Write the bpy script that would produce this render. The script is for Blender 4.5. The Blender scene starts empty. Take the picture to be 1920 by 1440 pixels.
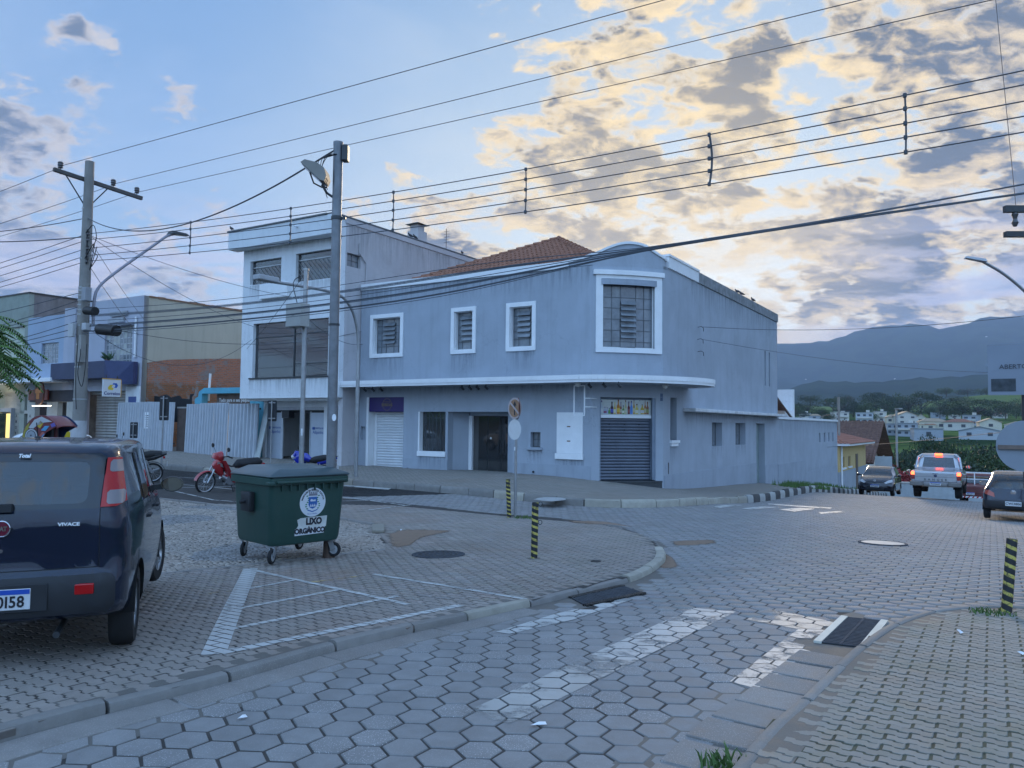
import bpy, bmesh, math, random
import numpy as np
from mathutils import Vector, Matrix, noise as mnoise
random.seed(7); np.random.seed(7)
# ------------------------------------------------------------------ camera geometry (photo is 1920x1440, focal 1442 px)
FPX=1442.0; EYE=1.60; PITCH=math.atan(74.5/1442); ROLL=0.0107
def _rx(a): c,s=math.cos(a),math.sin(a); return np.array([[1,0,0],[0,c,-s],[0,s,c]])
def _rz(a): c,s=math.cos(a),math.sin(a); return np.array([[c,-s,0],[s,c,0],[0,0,1]])
CAMR=_rx(math.pi/2+PITCH)@_rz(ROLL)
CAMP=np.array([0,0,EYE])
def ray(u,v):
    d=CAMR@np.array([(u-960)/FPX,-(v-720)/FPX,-1.0]); return d/d[1]
def at(u,v,D): return CAMP+ray(u,v)*D
def proj(p):
    q=CAMR.T@(np.array(p,float)-CAMP); return (960-q[0]/q[2]*FPX, 720+q[1]/q[2]*FPX)
# ground heights (world z=0 at the photographer's feet): smooth surface through surveyed spots
_TAc=(2.83,27.2)
def _t(s,t,z): return (_TAc[0]+.8486*s+.5290*t, _TAc[1]-.5290*s+.8486*t, z)
_G=np.array([(0,-8,.05),(0,0,0),(-9,0,.02),(9,0,-.10),(0,4,-.04),(-3,5.5,-.05),(3,4,-.05),(-3.1,9.9,-.26),(0,10.5,-.25),(0,16.4,-.42),(4.7,7.15,-.13),
 (-9,12,-.22),(-9,20,-.28),(7,14.4,-.46),(13.5,24.6,-1.10),(18,32,-1.30),(19.8,42,-2.08),(-18,10,-.05),(20,14,-.75),(22,24,-1.35),(16,5,-.35),(8,20,-.66),
 _t(-40,0,.15),_t(-28,0,.0),_t(-18,0,-.20),_t(-11,0,-.36),_t(-5,0,-.37),_t(0,0,-.47),_t(1.92,1.92,-.78),_t(1.92,10,-1.17),_t(1.92,18,-1.58),_t(1.92,29,-2.35),_t(1.92,40,-3.2),
 _t(10,30,-2.95),_t(10,40,-4.1),_t(-11,-6,-.36),_t(-18,-6,-.26),_t(-5,-6,-.42),_t(3.5,-6,-.55),_t(-30,-12,-.05),_t(14,20,-2.1),_t(16,40,-4.2),_t(-11,15,-.4),_t(-35,20,.1),_t(6,50,-4.2)],float)
def _phi(r): return np.sqrt(r*r+16.0)
def _fit():
    P=_G[:,:2]; n=len(P); r=np.linalg.norm(P[:,None]-P[None],axis=2)
    A=np.zeros((n+3,n+3)); A[:n,:n]=_phi(r); A[:n,n]=1; A[:n,n+1:]=P; A[n,:n]=1; A[n+1:,:n]=P.T
    return np.linalg.solve(A,np.concatenate([_G[:,2],np.zeros(3)]))
_W=_fit()
def gz(x,y):
    "height of the paved ground, vectorised"
    x=np.asarray(x,float); y=np.asarray(y,float); sh=x.shape
    q=np.stack([x.ravel(),y.ravel()],1); r=np.linalg.norm(q[:,None]-_G[None,:,:2],axis=2)
    z=_phi(r)@_W[:-3]+_W[-3]+q@_W[-2:]
    return z.reshape(sh)
def smooth(a,b,x):
    t=np.clip((np.asarray(x,float)-a)/(b-a),0,1); return t*t*(3-2*t)
def gnd(u,v,dz=0.0):
    d=ray(u,v); D=1.6/max(-d[2],.02)
    for _ in range(60):
        z=float(gz(d[0]*D,D))+dz; Dn=(EYE-z)/max(-d[2],1e-3); D=.5*D+.5*Dn
    return np.array([d[0]*D,D,float(gz(d[0]*D,D))+dz])
# town frame: s runs along the shop fronts to the right, t into the block
TA=math.atan2(.529,.849); E=np.array([math.cos(TA),-math.sin(TA)]); U=np.array([math.sin(TA),math.cos(TA)])
A0=np.array(_TAc)
def T2W(s,t,z=0.0): p=A0+E*s+U*t; return np.array([p[0],p[1],z])
def W2T(x,y): q=np.array([x,y])-A0; return float(q@E),float(q@U)
def LF(u,v,t=0.0):
    "pixel -> (s,z) on the plane t=const"
    d=ray(u,v); k=(t+A0@U)/(d[:2]@U); p=d*k; return float((p[:2]-A0)@E), float(EYE+p[2])
def LS(u,v,s=0.0):
    "pixel -> (t,z) on the plane s=const"
    d=ray(u,v); k=(s+A0@E)/(d[:2]@E); p=d*k; return float((p[:2]-A0)@U), float(EYE+p[2])
# ------------------------------------------------------------------ camera, sky, sun, exposure
scene=bpy.context.scene
COL=scene.collection
cam_d=bpy.data.cameras.new('camera'); cam=bpy.data.objects.new('camera',cam_d); COL.objects.link(cam)
cam_d.sensor_fit='HORIZONTAL'; cam_d.sensor_width=36; cam_d.lens=36*FPX/1920; cam_d.clip_start=.05; cam_d.clip_end=60000
M=Matrix([list(CAMR[i])+[float(CAMP[i])] for i in range(3)]+[[0,0,0,1]]); cam.matrix_world=M
scene.camera=cam
HAZE=0.9e-4
SUN_AZ=math.radians(14.0); SUN_EL=math.radians(11.0)
scene.view_settings.view_transform='Standard'; scene.view_settings.look='None'
scene.view_settings.gamma=1; scene.view_settings.use_curve_mapping=False
scene.view_settings.exposure=1.80
scene.cycles.volume_step_rate=1.0
scene.cycles.max_bounces=6; scene.cycles.volume_bounces=0; scene.cycles.transparent_max_bounces=12
try:
    scene.cycles.volume_max_steps=64
except Exception: pass
world=bpy.data.worlds.new("World"); scene.world=world; world.use_nodes=True
class NT:
    "small helper to wire shader nodes"
    def __init__(s,tree): s.t=tree; s.n=tree.nodes; s.l=tree.links
    def new(s,typ,**kw):
        n=s.n.new(typ)
        for k,v in kw.items(): setattr(n,k,v)
        return n
    def inp(s,node,i,v):
        sk=node.inputs[i]
        if hasattr(v,'is_linked') or isinstance(v,bpy.types.NodeSocket): s.l.new(v,sk)
        elif v is not None:
            if sk.type in('RGBA',) and len(v)==3: v=(*v,1)
            sk.default_value=v
    def math(s,op,a,b=None,c=None,clamp=False):
        n=s.new('ShaderNodeMath',operation=op); n.use_clamp=clamp
        s.inp(n,0,a)
        if b is not None: s.inp(n,1,b)
        if c is not None: s.inp(n,2,c)
        return n.outputs[0]
    def vmath(s,op,a,b=None,out=0,scale=None):
        n=s.new('ShaderNodeVectorMath',operation=op); s.inp(n,0,a)
        if b is not None: s.inp(n,1,b)
        if scale is not None: s.inp(n,3,scale)
        return n.outputs[out]
    def mix(s,f,a,b,blend='MIX'):
        n=s.new('ShaderNodeMix',data_type='RGBA',blend_type=blend); n.clamp_factor=True
        s.inp(n,0,f); s.inp(n,6,a); s.inp(n,7,b); return n.outputs[2]
    def ramp(s,f,stops,interp='LINEAR'):
        n=s.new('ShaderNodeValToRGB'); n.color_ramp.interpolation=interp; e=n.color_ramp.elements
        while len(e)<len(stops): e.new(0.5)
        for i,(p,c) in enumerate(stops):
            e[i].position=p; e[i].color=(c,c,c,1) if isinstance(c,(int,float)) else (*c,1)[:4]
        s.inp(n,0,f); return n.outputs[0]
    def noise(s,vec,scale,detail=4,rough=.55,dist=0,out=0,dim='3D'):
        n=s.new('ShaderNodeTexNoise'); n.noise_dimensions=dim
        if vec is not None: s.l.new(vec,n.inputs['Vector'])
        s.inp(n,'Scale',scale); s.inp(n,'Detail',detail); s.inp(n,'Roughness',rough); s.inp(n,'Distortion',dist); return n.outputs[out]
    def range(s,v,a,b,c=0.,d=1.,smoothstep=False):
        n=s.new('ShaderNodeMapRange'); n.clamp=True
        if smoothstep: n.interpolation_type='SMOOTHSTEP'
        s.inp(n,0,v); s.inp(n,1,a); s.inp(n,2,b); s.inp(n,3,c); s.inp(n,4,d); return n.outputs[0]
def dirv(u,v):
    r=ray(u,v); r=r/np.linalg.norm(r); return tuple(float(x) for x in r)
def build_sky():
    w=NT(world.node_tree); w.n.clear()
    out=w.new('ShaderNodeOutputWorld'); bg=w.new('ShaderNodeBackground'); w.l.new(bg.outputs[0],out.inputs[0])
    bg.inputs[1].default_value=0.1
    sky=w.new('ShaderNodeTexSky',sky_type='NISHITA'); sky.sun_disc=False; sky.sun_elevation=SUN_EL; sky.sun_rotation=SUN_AZ
    sky.altitude=800; sky.air_density=1.0; sky.dust_density=0.6; sky.ozone_density=2.5
    tc=w.new('ShaderNodeTexCoord'); D=tc.outputs['Generated']
    sep=w.new('ShaderNodeSeparateXYZ'); w.l.new(D,sep.inputs[0]); X,Y,Z=sep.outputs
    # clouds lie on a high flat layer: project the view direction on it
    zz=w.math('ADD',w.math('MAXIMUM',Z,0.0),0.34)
    cx=w.math('DIVIDE',X,zz); cy=w.math('DIVIDE',Y,zz)
    cmb=w.new('ShaderNodeCombineXYZ'); w.l.new(cx,cmb.inputs[0]); w.l.new(cy,cmb.inputs[1]); P=cmb.outputs[0]
    mp=w.new('ShaderNodeMapping'); w.l.new(P,mp.inputs[0]); mp.inputs['Rotation'].default_value=(0,0,math.radians(20)); mp.inputs['Scale'].default_value=(1.0,1.25,1); Pm=mp.outputs[0]
    big=w.noise(Pm,1.5,3,.5,.3)
    fine=w.noise(Pm,6.4,8,.58,.35); cell=w.noise(Pm,21.,6,.6,.5)
    # the same field sampled a little towards the sun tells which side of a cloud is lit
    sh=w.vmath('ADD',Pm,(0.01,0.04,0))
    fine2=w.noise(sh,6.4,6,.58,.35)
    def blob(u,v,r):   # soft patch round a direction
        d=w.vmath('DOT_PRODUCT',D,dirv(u,v),out=1)
        return w.range(d,math.cos(math.radians(r)),1.0,0,1,True)
    cover=w.math('ADD',w.math('MULTIPLY_ADD',big,.50,-.53),w.math('ADD',w.math('MULTIPLY',fine,1.0),w.math('MULTIPLY',cell,.58)))
    for (u,v,r,a) in SKY_BLOBS:
        cover=w.math('ADD',cover,w.math('MULTIPLY',blob(u,v,r),a))
    dens=w.range(cover,.535,.86,0,1)
    alpha=w.range(cover,.51,.66,0,1,True)
    lit=w.math('MULTIPLY_ADD',w.math('SUBTRACT',fine,fine2),4.2,.5,clamp=True)
    sund=w.vmath('DOT_PRODUCT',D,dirv(1270,455),out=1)
    glow=w.range(sund,.80,1.0,0,1,True); glow2=w.range(sund,.955,1.0,0,1,True)
    warm=w.mix(glow,(3.7,3.6,3.7),(6.4,5.0,2.8))
    dark=w.mix(glow,(1.0,1.35,2.0),(.95,1.1,1.3))
    shade=w.math('MULTIPLY',dens,w.math('SUBTRACT',1.35,w.math('MULTIPLY',lit,1.0)),clamp=True)
    shade=w.range(shade,.09,.62,0,1,True)
    opp=w.range(sund,.45,-.3,0,1,True)   # clouds facing the low sun are lit from the front
    ccol=w.mix(shade,w.mix(opp,warm,(5.0,7.0,9.8)),w.mix(opp,dark,(3.2,5.0,8.0)))
    ccol=w.mix(w.math('MULTIPLY',glow2,.30),ccol,(6.6,5.1,2.6))
    ccol=w.vmath('SCALE',ccol,scale=.56)
    # clear air: physical sky, evened in view towards the pale blue of the photograph
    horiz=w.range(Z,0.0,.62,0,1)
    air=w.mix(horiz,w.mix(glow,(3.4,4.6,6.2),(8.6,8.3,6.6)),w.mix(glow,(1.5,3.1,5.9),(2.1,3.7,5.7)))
    back=w.range(sund,.5,-.35,0,1,True)  # unseen sky behind the camera, brightened on purpose to light the facades
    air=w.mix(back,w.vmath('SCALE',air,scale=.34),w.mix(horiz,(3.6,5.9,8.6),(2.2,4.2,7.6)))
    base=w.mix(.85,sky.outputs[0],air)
    # thin veil
    veil=w.range(w.noise(Pm,1.4,5,.6,.5),.42,.75,0,.42)
    base=w.mix(veil,base,w.mix(glow,(2.0,2.4,3.2),(2.6,2.7,2.6)))
    base=w.mix(veil,base,base) if False else base
    col=w.mix(alpha,base,ccol)
    # low layer of grey-violet stratus along the horizon
    hb=w.noise(w.vmath('MULTIPLY',D,(2.2,2.2,13.)),1.6,6,.6,.4)
    hmask=w.math('MULTIPLY',w.range(Z,.03,.10,0,1,True),w.range(Z,.14,.30,1,0,True))
    ha=w.math('MULTIPLY',w.range(hb,.45,.56,0,1,True),hmask)
    col=w.mix(w.math('MULTIPLY',ha,.85),col,w.mix(glow2,w.mix(w.range(hb,.5,.7),(2.5,2.4,2.8),(1.15,1.5,2.35)),(3.6,2.9,1.8)))
    # below the horizon: what the ground would send back
    col=w.mix(w.range(Z,-.12,-.005,0,1),(1.2,1.3,1.5),col)
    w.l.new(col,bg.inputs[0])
SKY_BLOBS=[(420,150,19,-.24),(700,120,13,-.14),(330,190,2.6,.20),(170,100,3.4,.20),(60,240,5,.12),(90,30,3,.10),(1480,60,26,.05),(1850,100,8,.15),(1400,130,3,.12),(1150,230,9,.0),(1390,235,4,.10),(1600,350,4,-.10),(1740,330,7,-.07),(1330,30,5,-.08),(900,330,15,.05),(1150,400,9,.09),(1650,180,12,.05),(1200,120,10,.05),(100,450,13,.19),(560,480,14,.14),(1780,580,13,.15),(1650,430,7,.10),(1350,380,5,.04)]
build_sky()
sun_d=bpy.data.lights.new('sun','SUN'); sun_d.energy=1.7; sun_d.angle=math.radians(14); sun_d.color=(1.0,.80,.56)
sun=bpy.data.objects.new('sun',sun_d); COL.objects.link(sun)
_sd=Vector((math.sin(SUN_AZ)*math.cos(SUN_EL),math.cos(SUN_AZ)*math.cos(SUN_EL),math.sin(SUN_EL)))
sun.rotation_euler=_sd.to_track_quat('Z','Y').to_euler()
# ------------------------------------------------------------------ materials (all procedural, base colours are the things' own)
MATS={}
def mat(name,col,rough=.6,metal=0.,var=.12,scale=3.,bump=.0,bscale=40.,dirt=0.,dirtcol=(.08,.07,.06),coat=0.,spec=.5,emit=None,estr=1.,alpha=None,trans=0.,tone=False,streak=0.,ior=1.45,coords='Object'):
    if name in MATS: return MATS[name]
    m=bpy.data.materials.new(name); m.use_nodes=True; t=NT(m.node_tree); b=t.n['Principled BSDF']
    tc=t.new('ShaderNodeTexCoord'); P=tc.outputs['Object']
    if coords=='World': g=t.new('ShaderNodeNewGeometry'); P=g.outputs['Position']
    c=(*col,1)
    base=None
    if var>0:
        nz=t.noise(P,scale,5,.6,.2)
        f=t.range(nz,.3,.7,1-var,1+var)
        hs=t.new('ShaderNodeHueSaturation'); t.inp(hs,'Value',f); hs.inputs['Color'].default_value=c; base=hs.outputs[0]
    if tone:
        at_=t.new('ShaderNodeAttribute'); at_.attribute_name='tone'
        base=t.mix(1.0,base if base is not None else col,at_.outputs['Color'],'MULTIPLY')
    if dirt>0:
        n2=t.noise(P,scale*.35,7,.68,.6); f2=t.range(n2,.50,.78,0,dirt)
        base=t.mix(f2,base if base is not None else col,dirtcol)
    if streak>0:
        mp=t.new('ShaderNodeMapping'); t.l.new(P,mp.inputs[0]); mp.inputs['Scale'].default_value=(2.6,2.6,.22)
        n3=t.noise(mp.outputs[0],1.3,6,.65,.2); f3=t.range(n3,.50,.75,0,streak)
        base=t.mix(f3,base if base is not None else col,dirtcol)
    if base is not None: t.l.new(base,b.inputs['Base Color'])
    else: b.inputs['Base Color'].default_value=c
    b.inputs['Roughness'].default_value=rough; b.inputs['Metallic'].default_value=metal
    b.inputs['Specular IOR Level'].default_value=spec; b.inputs['Coat Weight'].default_value=coat; b.inputs['Coat Roughness'].default_value=.06
    b.inputs['IOR'].default_value=ior
    if trans: b.inputs['Transmission Weight'].default_value=trans
    if emit: b.inputs['Emission Color'].default_value=(*emit,1); b.inputs['Emission Strength'].default_value=estr
    if alpha is not None: b.inputs['Alpha'].default_value=alpha
    if bump>0:
        bn=t.new('ShaderNodeBump'); bn.inputs['Strength'].default_value=min(1,bump); bn.inputs['Distance'].default_value=.02
        t.l.new(t.noise(P,bscale,6,.65),bn.inputs['Height']); t.l.new(bn.outputs[0],b.inputs['Normal'])
    MATS[name]=m; return m
def concrete_mat(name,col,joint=None,speck=.35,rough=.85,dust=.25,dustcol=(.20,.12,.075),moss=0.,stain=.4):
    "weathered paving: own tone per stone, coarse aggregate, dust and stains that follow the place"
    if name in MATS: return MATS[name]
    m=bpy.data.materials.new(name); m.use_nodes=True; t=NT(m.node_tree); b=t.n['Principled BSDF']
    g=t.new('ShaderNodeNewGeometry'); P=g.outputs['Position']
    at_=t.new('ShaderNodeAttribute'); at_.attribute_name='tone'
    v=t.new('ShaderNodeTexVoronoi'); t.l.new(P,v.inputs['Vector']); v.inputs['Scale'].default_value=85
    chip=t.range(v.outputs['Distance'],.16,.30,1,0)
    # some stones are worn to the aggregate, others still have their skin
    sel=t.range(at_.outputs['Alpha'],.35,.8,.12,1)
    big=t.noise(P,.55,5,.6,.4); med=t.noise(P,5.,6,.65,.2)
    base=t.mix(t.range(med,.3,.7),tuple(x*.82 for x in col),tuple(x*1.14 for x in col))
    base=t.mix(1.0,base,at_.outputs['Color'],'MULTIPLY')
    base=t.mix(t.math('MULTIPLY',t.range(big,.42,.72),stain),base,tuple(x*.62 for x in col))
    base=t.mix(t.math('MULTIPLY',t.math('MULTIPLY',chip,sel),speck),base,tuple(min(.8,x*2.3) for x in col))
    dn=t.noise(P,.33,6,.62,.8); base=t.mix(t.math('MULTIPLY',t.range(dn,.50,.72),dust),base,dustcol)
    if moss>0:
        mn=t.noise(P,1.1,6,.7,.3); base=t.mix(t.math('MULTIPLY',t.range(mn,.5,.7),moss),base,(.09,.12,.045))
    t.l.new(base,b.inputs['Base Color'])
    b.inputs['Specular IOR Level'].default_value=.4
    t.l.new(t.range(med,.3,.7,rough-.16,rough+.08),b.inputs['Roughness'])
    bn=t.new('ShaderNodeBump'); bn.inputs['Strength'].default_value=.55; bn.inputs['Distance'].default_value=.006
    h=t.math('ADD',t.noise(P,60,5,.7),t.math('MULTIPLY',t.math('MULTIPLY',chip,sel),.5)); t.l.new(h,bn.inputs['Height']); t.l.new(bn.outputs[0],b.inputs['Normal'])
    MATS[name]=m; return m
def paint_mat(name,col,wear=.5,scale=7.,rough=.6):
    "worn road paint, bare where the noise has rubbed it off"
    if name in MATS: return MATS[name]
    m=bpy.data.materials.new(name); m.use_nodes=True; t=NT(m.node_tree); b=t.n['Principled BSDF']; out=t.n['Material Output']
    g=t.new('ShaderNodeNewGeometry'); P=g.outputs['Position']
    n1=t.noise(P,scale,8,.72,.3); n2=t.noise(P,1.3,3,.5)
    k=t.math('ADD',t.math('MULTIPLY',n1,.7),t.math('MULTIPLY',n2,.3))
    a=t.range(k,wear-.06,wear+.07,0,1,True)
    b.inputs['Base Color'].default_value=(*col,1); b.inputs['Roughness'].default_value=rough
    t.l.new(t.mix(t.range(t.noise(P,3,5),.3,.7),tuple(x*.8 for x in col),col),b.inputs['Base Color'])
    tr=t.new('ShaderNodeBsdfTransparent'); mx=t.new('ShaderNodeMixShader'); t.l.new(a,mx.inputs[0]); t.l.new(tr.outputs[0],mx.inputs[1]); t.l.new(b.outputs[0],mx.inputs[2]); t.l.new(mx.outputs[0],out.inputs[0])
    MATS[name]=m; return m
def glass_mat(name,tint=(.6,.65,.65),alpha=.45,rough=.03):
    "window pane: reflects by Fresnel, otherwise lets tinted light through"
    if name in MATS: return MATS[name]
    m=bpy.data.materials.new(name); m.use_nodes=True; t=NT(m.node_tree); out=t.n['Material Output']; t.n.remove(t.n['Principled BSDF'])
    fr=t.new('ShaderNodeFresnel'); fr.inputs[0].default_value=1.5
    gl=t.new('ShaderNodeBsdfGlossy'); gl.inputs['Roughness'].default_value=rough
    g=t.new('ShaderNodeNewGeometry'); bn=t.new('ShaderNodeBump'); bn.inputs['Strength'].default_value=.03; bn.inputs['Distance'].default_value=.02
    t.l.new(t.noise(g.outputs['Position'],1.2,2),bn.inputs['Height']); t.l.new(bn.outputs[0],gl.inputs['Normal'])
    tr=t.new('ShaderNodeBsdfTransparent'); tr.inputs[0].default_value=(*tint,1)
    df=t.new('ShaderNodeBsdfDiffuse'); df.inputs[0].default_value=(.12,.13,.14,1)
    m1=t.new('ShaderNodeMixShader'); m1.inputs[0].default_value=1-alpha; t.l.new(df.outputs[0],m1.inputs[1]); t.l.new(tr.outputs[0],m1.inputs[2])
    m2=t.new('ShaderNodeMixShader'); t.l.new(t.math('MULTIPLY_ADD',fr.outputs[0],1.6,.04,clamp=True),m2.inputs[0]); t.l.new(m1.outputs[0],m2.inputs[1]); t.l.new(gl.outputs[0],m2.inputs[2]); t.l.new(m2.outputs[0],out.inputs[0])
    MATS[name]=m; return m
# ------------------------------------------------------------------ mesh building helpers
def empty(name,loc,rz=0.,label=None,cat=None,group=None,kind=None,parent=None):
    o=bpy.data.objects.new(name,None); COL.objects.link(o); o.empty_display_size=.2
    o.location=Vector([float(x) for x in loc]); o.rotation_euler=(0,0,rz)
    if parent: o.parent=parent
    return tag(o,label,cat,group,kind)
def tag(o,label=None,cat=None,group=None,kind=None):
    if label: o['label']=label
    if cat: o['category']=cat
    if group: o['group']=group
    if kind: o['kind']=kind
    return o
def tempty(name,s,t,z=None,**kw):
    "empty in the town frame (x along the shop fronts, y into the block)"
    w=T2W(s,t)
    if z is None: z=float(gz(w[0],w[1]))
    o=empty(name,(w[0],w[1],z),-TA,**kw); o['_']=1; del o['_']
    o_frame[o.name]=(s,t,z); return o
o_frame={}
def localm(o):
    return Matrix.Translation(o.location)@o.rotation_euler.to_matrix().to_4x4()@Matrix.Diagonal((*o.scale,1))
def worldm(o):
    m=localm(o)
    while o.parent: o=o.parent; m=localm(o)@m
    return m
MT=Matrix(((E[0],U[0],0,A0[0]),(E[1],U[1],0,A0[1]),(0,0,1,0),(0,0,0,1)))
class MB:
    """collects shapes; mode 'L': already in the parent's frame, 'W': world, 'T': town coordinates"""
    def __init__(s,mode='L'): s.V=[]; s.F=[]; s.mode=mode; s.tones=None; s.x=None
    def add(s,V,F):
        k=len(s.V)
        if s.x is not None: V=[tuple(s.x@Vector(v)) for v in V]
        s.V+= [tuple(map(float,v)) for v in V]; s.F+=[[k+i for i in f] for f in F]; return s
    def box(s,x0,x1,y0,y1,z0,z1):
        if x0>x1:x0,x1=x1,x0
        if y0>y1:y0,y1=y1,y0
        if z0>z1:z0,z1=z1,z0
        return s.add([(x0,y0,z0),(x1,y0,z0),(x1,y1,z0),(x0,y1,z0),(x0,y0,z1),(x1,y0,z1),(x1,y1,z1),(x0,y1,z1)],
            [(3,2,1,0),(4,5,6,7),(0,1,5,4),(1,2,6,5),(2,3,7,6),(3,0,4,7)])
    def bar(s,a,b,w,h,up=(0,0,1)):
        "rectangular bar from a to b"
        a=Vector(a);b=Vector(b);d=(b-a).normalized();u=Vector(up); sx=d.cross(u)
        if sx.length<1e-3: sx=d.cross(Vector((1,0,0)))
        sx.normalize(); u=sx.cross(d); V=[]
        for p in(a,b):
            for i,j in((-1,-1),(1,-1),(1,1),(-1,1)): V.append(p+sx*(i*w/2)+u*(j*h/2))
        return s.add(V,[(3,2,1,0),(4,5,6,7),(0,1,5,4),(1,2,6,5),(2,3,7,6),(3,0,4,7)])
    def tube(s,pts,r,n=8,cap=True,r1=None,closed=False):
        pts=[Vector(p) for p in pts]; N=len(pts); V=[];F=[]; prev=None
        for i,p in enumerate(pts):
            if closed: d=pts[(i+1)%N]-pts[i-1]
            else: d=(pts[min(i+1,N-1)]-pts[max(i-1,0)])
            d.normalize()
            if prev is None:
                a=Vector((0,0,1)) if abs(d.z)<.9 else Vector((1,0,0)); x=d.cross(a).normalized()
            else:
                x=(prev-d*prev.dot(d)); x.normalize()
            prev=x; y=d.cross(x); rr=r if r1 is None else r+(r1-r)*i/max(1,N-1)
            if isinstance(r,(list,tuple)): rr=r[i]
            for k in range(n): a=2*math.pi*k/n; V.append(p+x*(math.cos(a)*rr)+y*(math.sin(a)*rr))
        M_=N if closed else N-1
        for i in range(M_):
            j=(i+1)%N
            for k in range(n): F.append((i*n+k,i*n+(k+1)%n,j*n+(k+1)%n,j*n+k))
        if cap and not closed: F.append(tuple(reversed(range(n)))); F.append(tuple((N-1)*n+k for k in range(n)))
        return s.add(V,F)
    def cyl(s,a,b,r,n=16,r1=None): return s.tube([a,b],r,n,True,r1)
    def lathe(s,prof,n=24,c=(0,0,0),axis='z'):
        V=[];F=[];m=len(prof)
        for k in range(n):
            a=2*math.pi*k/n
            for r,z in prof:
                if axis=='z': V.append((c[0]+r*math.cos(a),c[1]+r*math.sin(a),c[2]+z))
                elif axis=='y': V.append((c[0]+r*math.cos(a),c[1]+z,c[2]+r*math.sin(a)))
                else: V.append((c[0]+z,c[1]+r*math.cos(a),c[2]+r*math.sin(a)))
        for k in range(n):
            q=(k+1)%n
            for i in range(m-1): F.append((k*m+i,q*m+i,q*m+i+1,k*m+i+1) if axis!='y' else (k*m+i+1,q*m+i+1,q*m+i,k*m+i))
        return s.add(V,F)
    def prism(s,poly,h0,h1,axis='z'):
        n=len(poly)
        def m(p,h): return (p[0],p[1],h) if axis=='z' else ((p[0],h,p[1]) if axis=='y' else (h,p[0],p[1]))
        V=[m(p,h0) for p in poly]+[m(p,h1) for p in poly]
        F=[tuple(reversed(range(n))),tuple(range(n,2*n))]+[(i,(i+1)%n,n+(i+1)%n,n+i) for i in range(n)]
        if axis=='y': F=[tuple(reversed(f)) for f in F]
        return s.add(V,F)
    def face(s,pts): return s.add(pts,[tuple(range(len(pts)))])
    def grid(s,f,nu,nv,wrap=False):
        V=[f(i/(nu),j/(nv)) for i in range(nu+1) for j in range(nv+1)]
        return s.add(V,[(i*(nv+1)+j,(i+1)*(nv+1)+j,(i+1)*(nv+1)+j+1,i*(nv+1)+j+1) for i in range(nu) for j in range(nv)])
    def merge(s,o): k=len(s.V); s.V+=o.V; s.F+=[[k+i for i in f] for f in o.F]; return s
    def build(s,name,m,parent=None,smooth=False,bevel=0.,kind=None,label=None,cat=None,group=None,seg=2,fix=True,loc=None):
        me=bpy.data.meshes.new(name)
        V=s.V
        if parent is not None and s.mode!='L':
            X=worldm(parent).inverted()@(MT if s.mode=='T' else Matrix.Identity(4)); V=[tuple(X@Vector(v)) for v in V]
        elif s.mode=='T': V=[tuple(MT@Vector(v)) for v in V]
        org=None
        if parent is None and loc is None and V:
            a=np.array(V); org=(float((a[:,0].min()+a[:,0].max())/2),float((a[:,1].min()+a[:,1].max())/2),float(a[:,2].min())); V=[(v[0]-org[0],v[1]-org[1],v[2]-org[2]) for v in V]
        me.from_pydata(V,[],s.F); me.validate(clean_customdata=False)
        if bevel>0 or fix:
            bm=bmesh.new(); bm.from_mesh(me)
            if fix and len(s.F)<60000: bmesh.ops.recalc_face_normals(bm,faces=bm.faces)
            if bevel>0:
                bmesh.ops.remove_doubles(bm,verts=bm.verts,dist=1e-5)
                ed=[e for e in bm.edges if len(e.link_faces)==2 and e.calc_face_angle(0)>.5]
                bmesh.ops.bevel(bm,geom=ed,offset=bevel,segments=seg,affect='EDGES',profile=.5,clamp_overlap=True)
            bm.to_mesh(me); bm.free()
        if smooth: 
            me.shade_smooth()
            if smooth!='all': me.set_sharp_from_angle(angle=math.radians(38))
        o=bpy.data.objects.new(name,me); COL.objects.link(o)
        if m is not None: me.materials.append(m)
        if parent is not None: o.parent=parent
        if org: o.location=org
        if loc is not None: o.location=loc
        return tag(o,label,cat,group,kind)
def wall_mb(x0,x1,z0,z1,holes,y0,y1,mb,flip=False,axis='x'):
    "wall slab between y0 (face) and y1 (back) with rectangular holes (a,b,c,d)=(x0,x1,z0,z1); axis 'y' swaps x and y"
    xs=sorted({x0,x1,*[h[0] for h in holes],*[h[1] for h in holes]}); zs=sorted({z0,z1,*[h[2] for h in holes],*[h[3] for h in holes]})
    xs=[x for x in xs if x0<=x<=x1]; zs=[z for z in zs if z0<=z<=z1]
    def inh(x,z): return any(h[0]<x<h[1] and h[2]<z<h[3] for h in holes)
    nx,nz=len(xs)-1,len(zs)-1
    sol=[[not inh((xs[i]+xs[i+1])/2,(zs[j]+zs[j+1])/2) for j in range(nz)] for i in range(nx)]
    def q(a,b,c,d):
        P=[a,b,c,d]
        if axis=='y': P=[(p[1],p[0],p[2]) for p in P]
        mb.add(P,[(0,1,2,3)])
    for i in range(nx):
        for j in range(nz):
            if not sol[i][j]: continue
            a,b,c,d=xs[i],xs[i+1],zs[j],zs[j+1]
            q((a,y0,c),(b,y0,c),(b,y0,d),(a,y0,d)); q((a,y1,c),(a,y1,d),(b,y1,d),(b,y1,c))
            if i==0 or not sol[i-1][j]: q((a,y0,c),(a,y0,d),(a,y1,d),(a,y1,c))
            if i==nx-1 or not sol[i+1][j]: q((b,y0,c),(b,y1,c),(b,y1,d),(b,y0,d))
            if j==0 or not sol[i][j-1]: q((a,y0,c),(a,y1,c),(b,y1,c),(b,y0,c))
            if j==nz-1 or not sol[i][j+1]: q((a,y0,d),(b,y0,d),(b,y1,d),(a,y1,d))
    return mb
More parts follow.
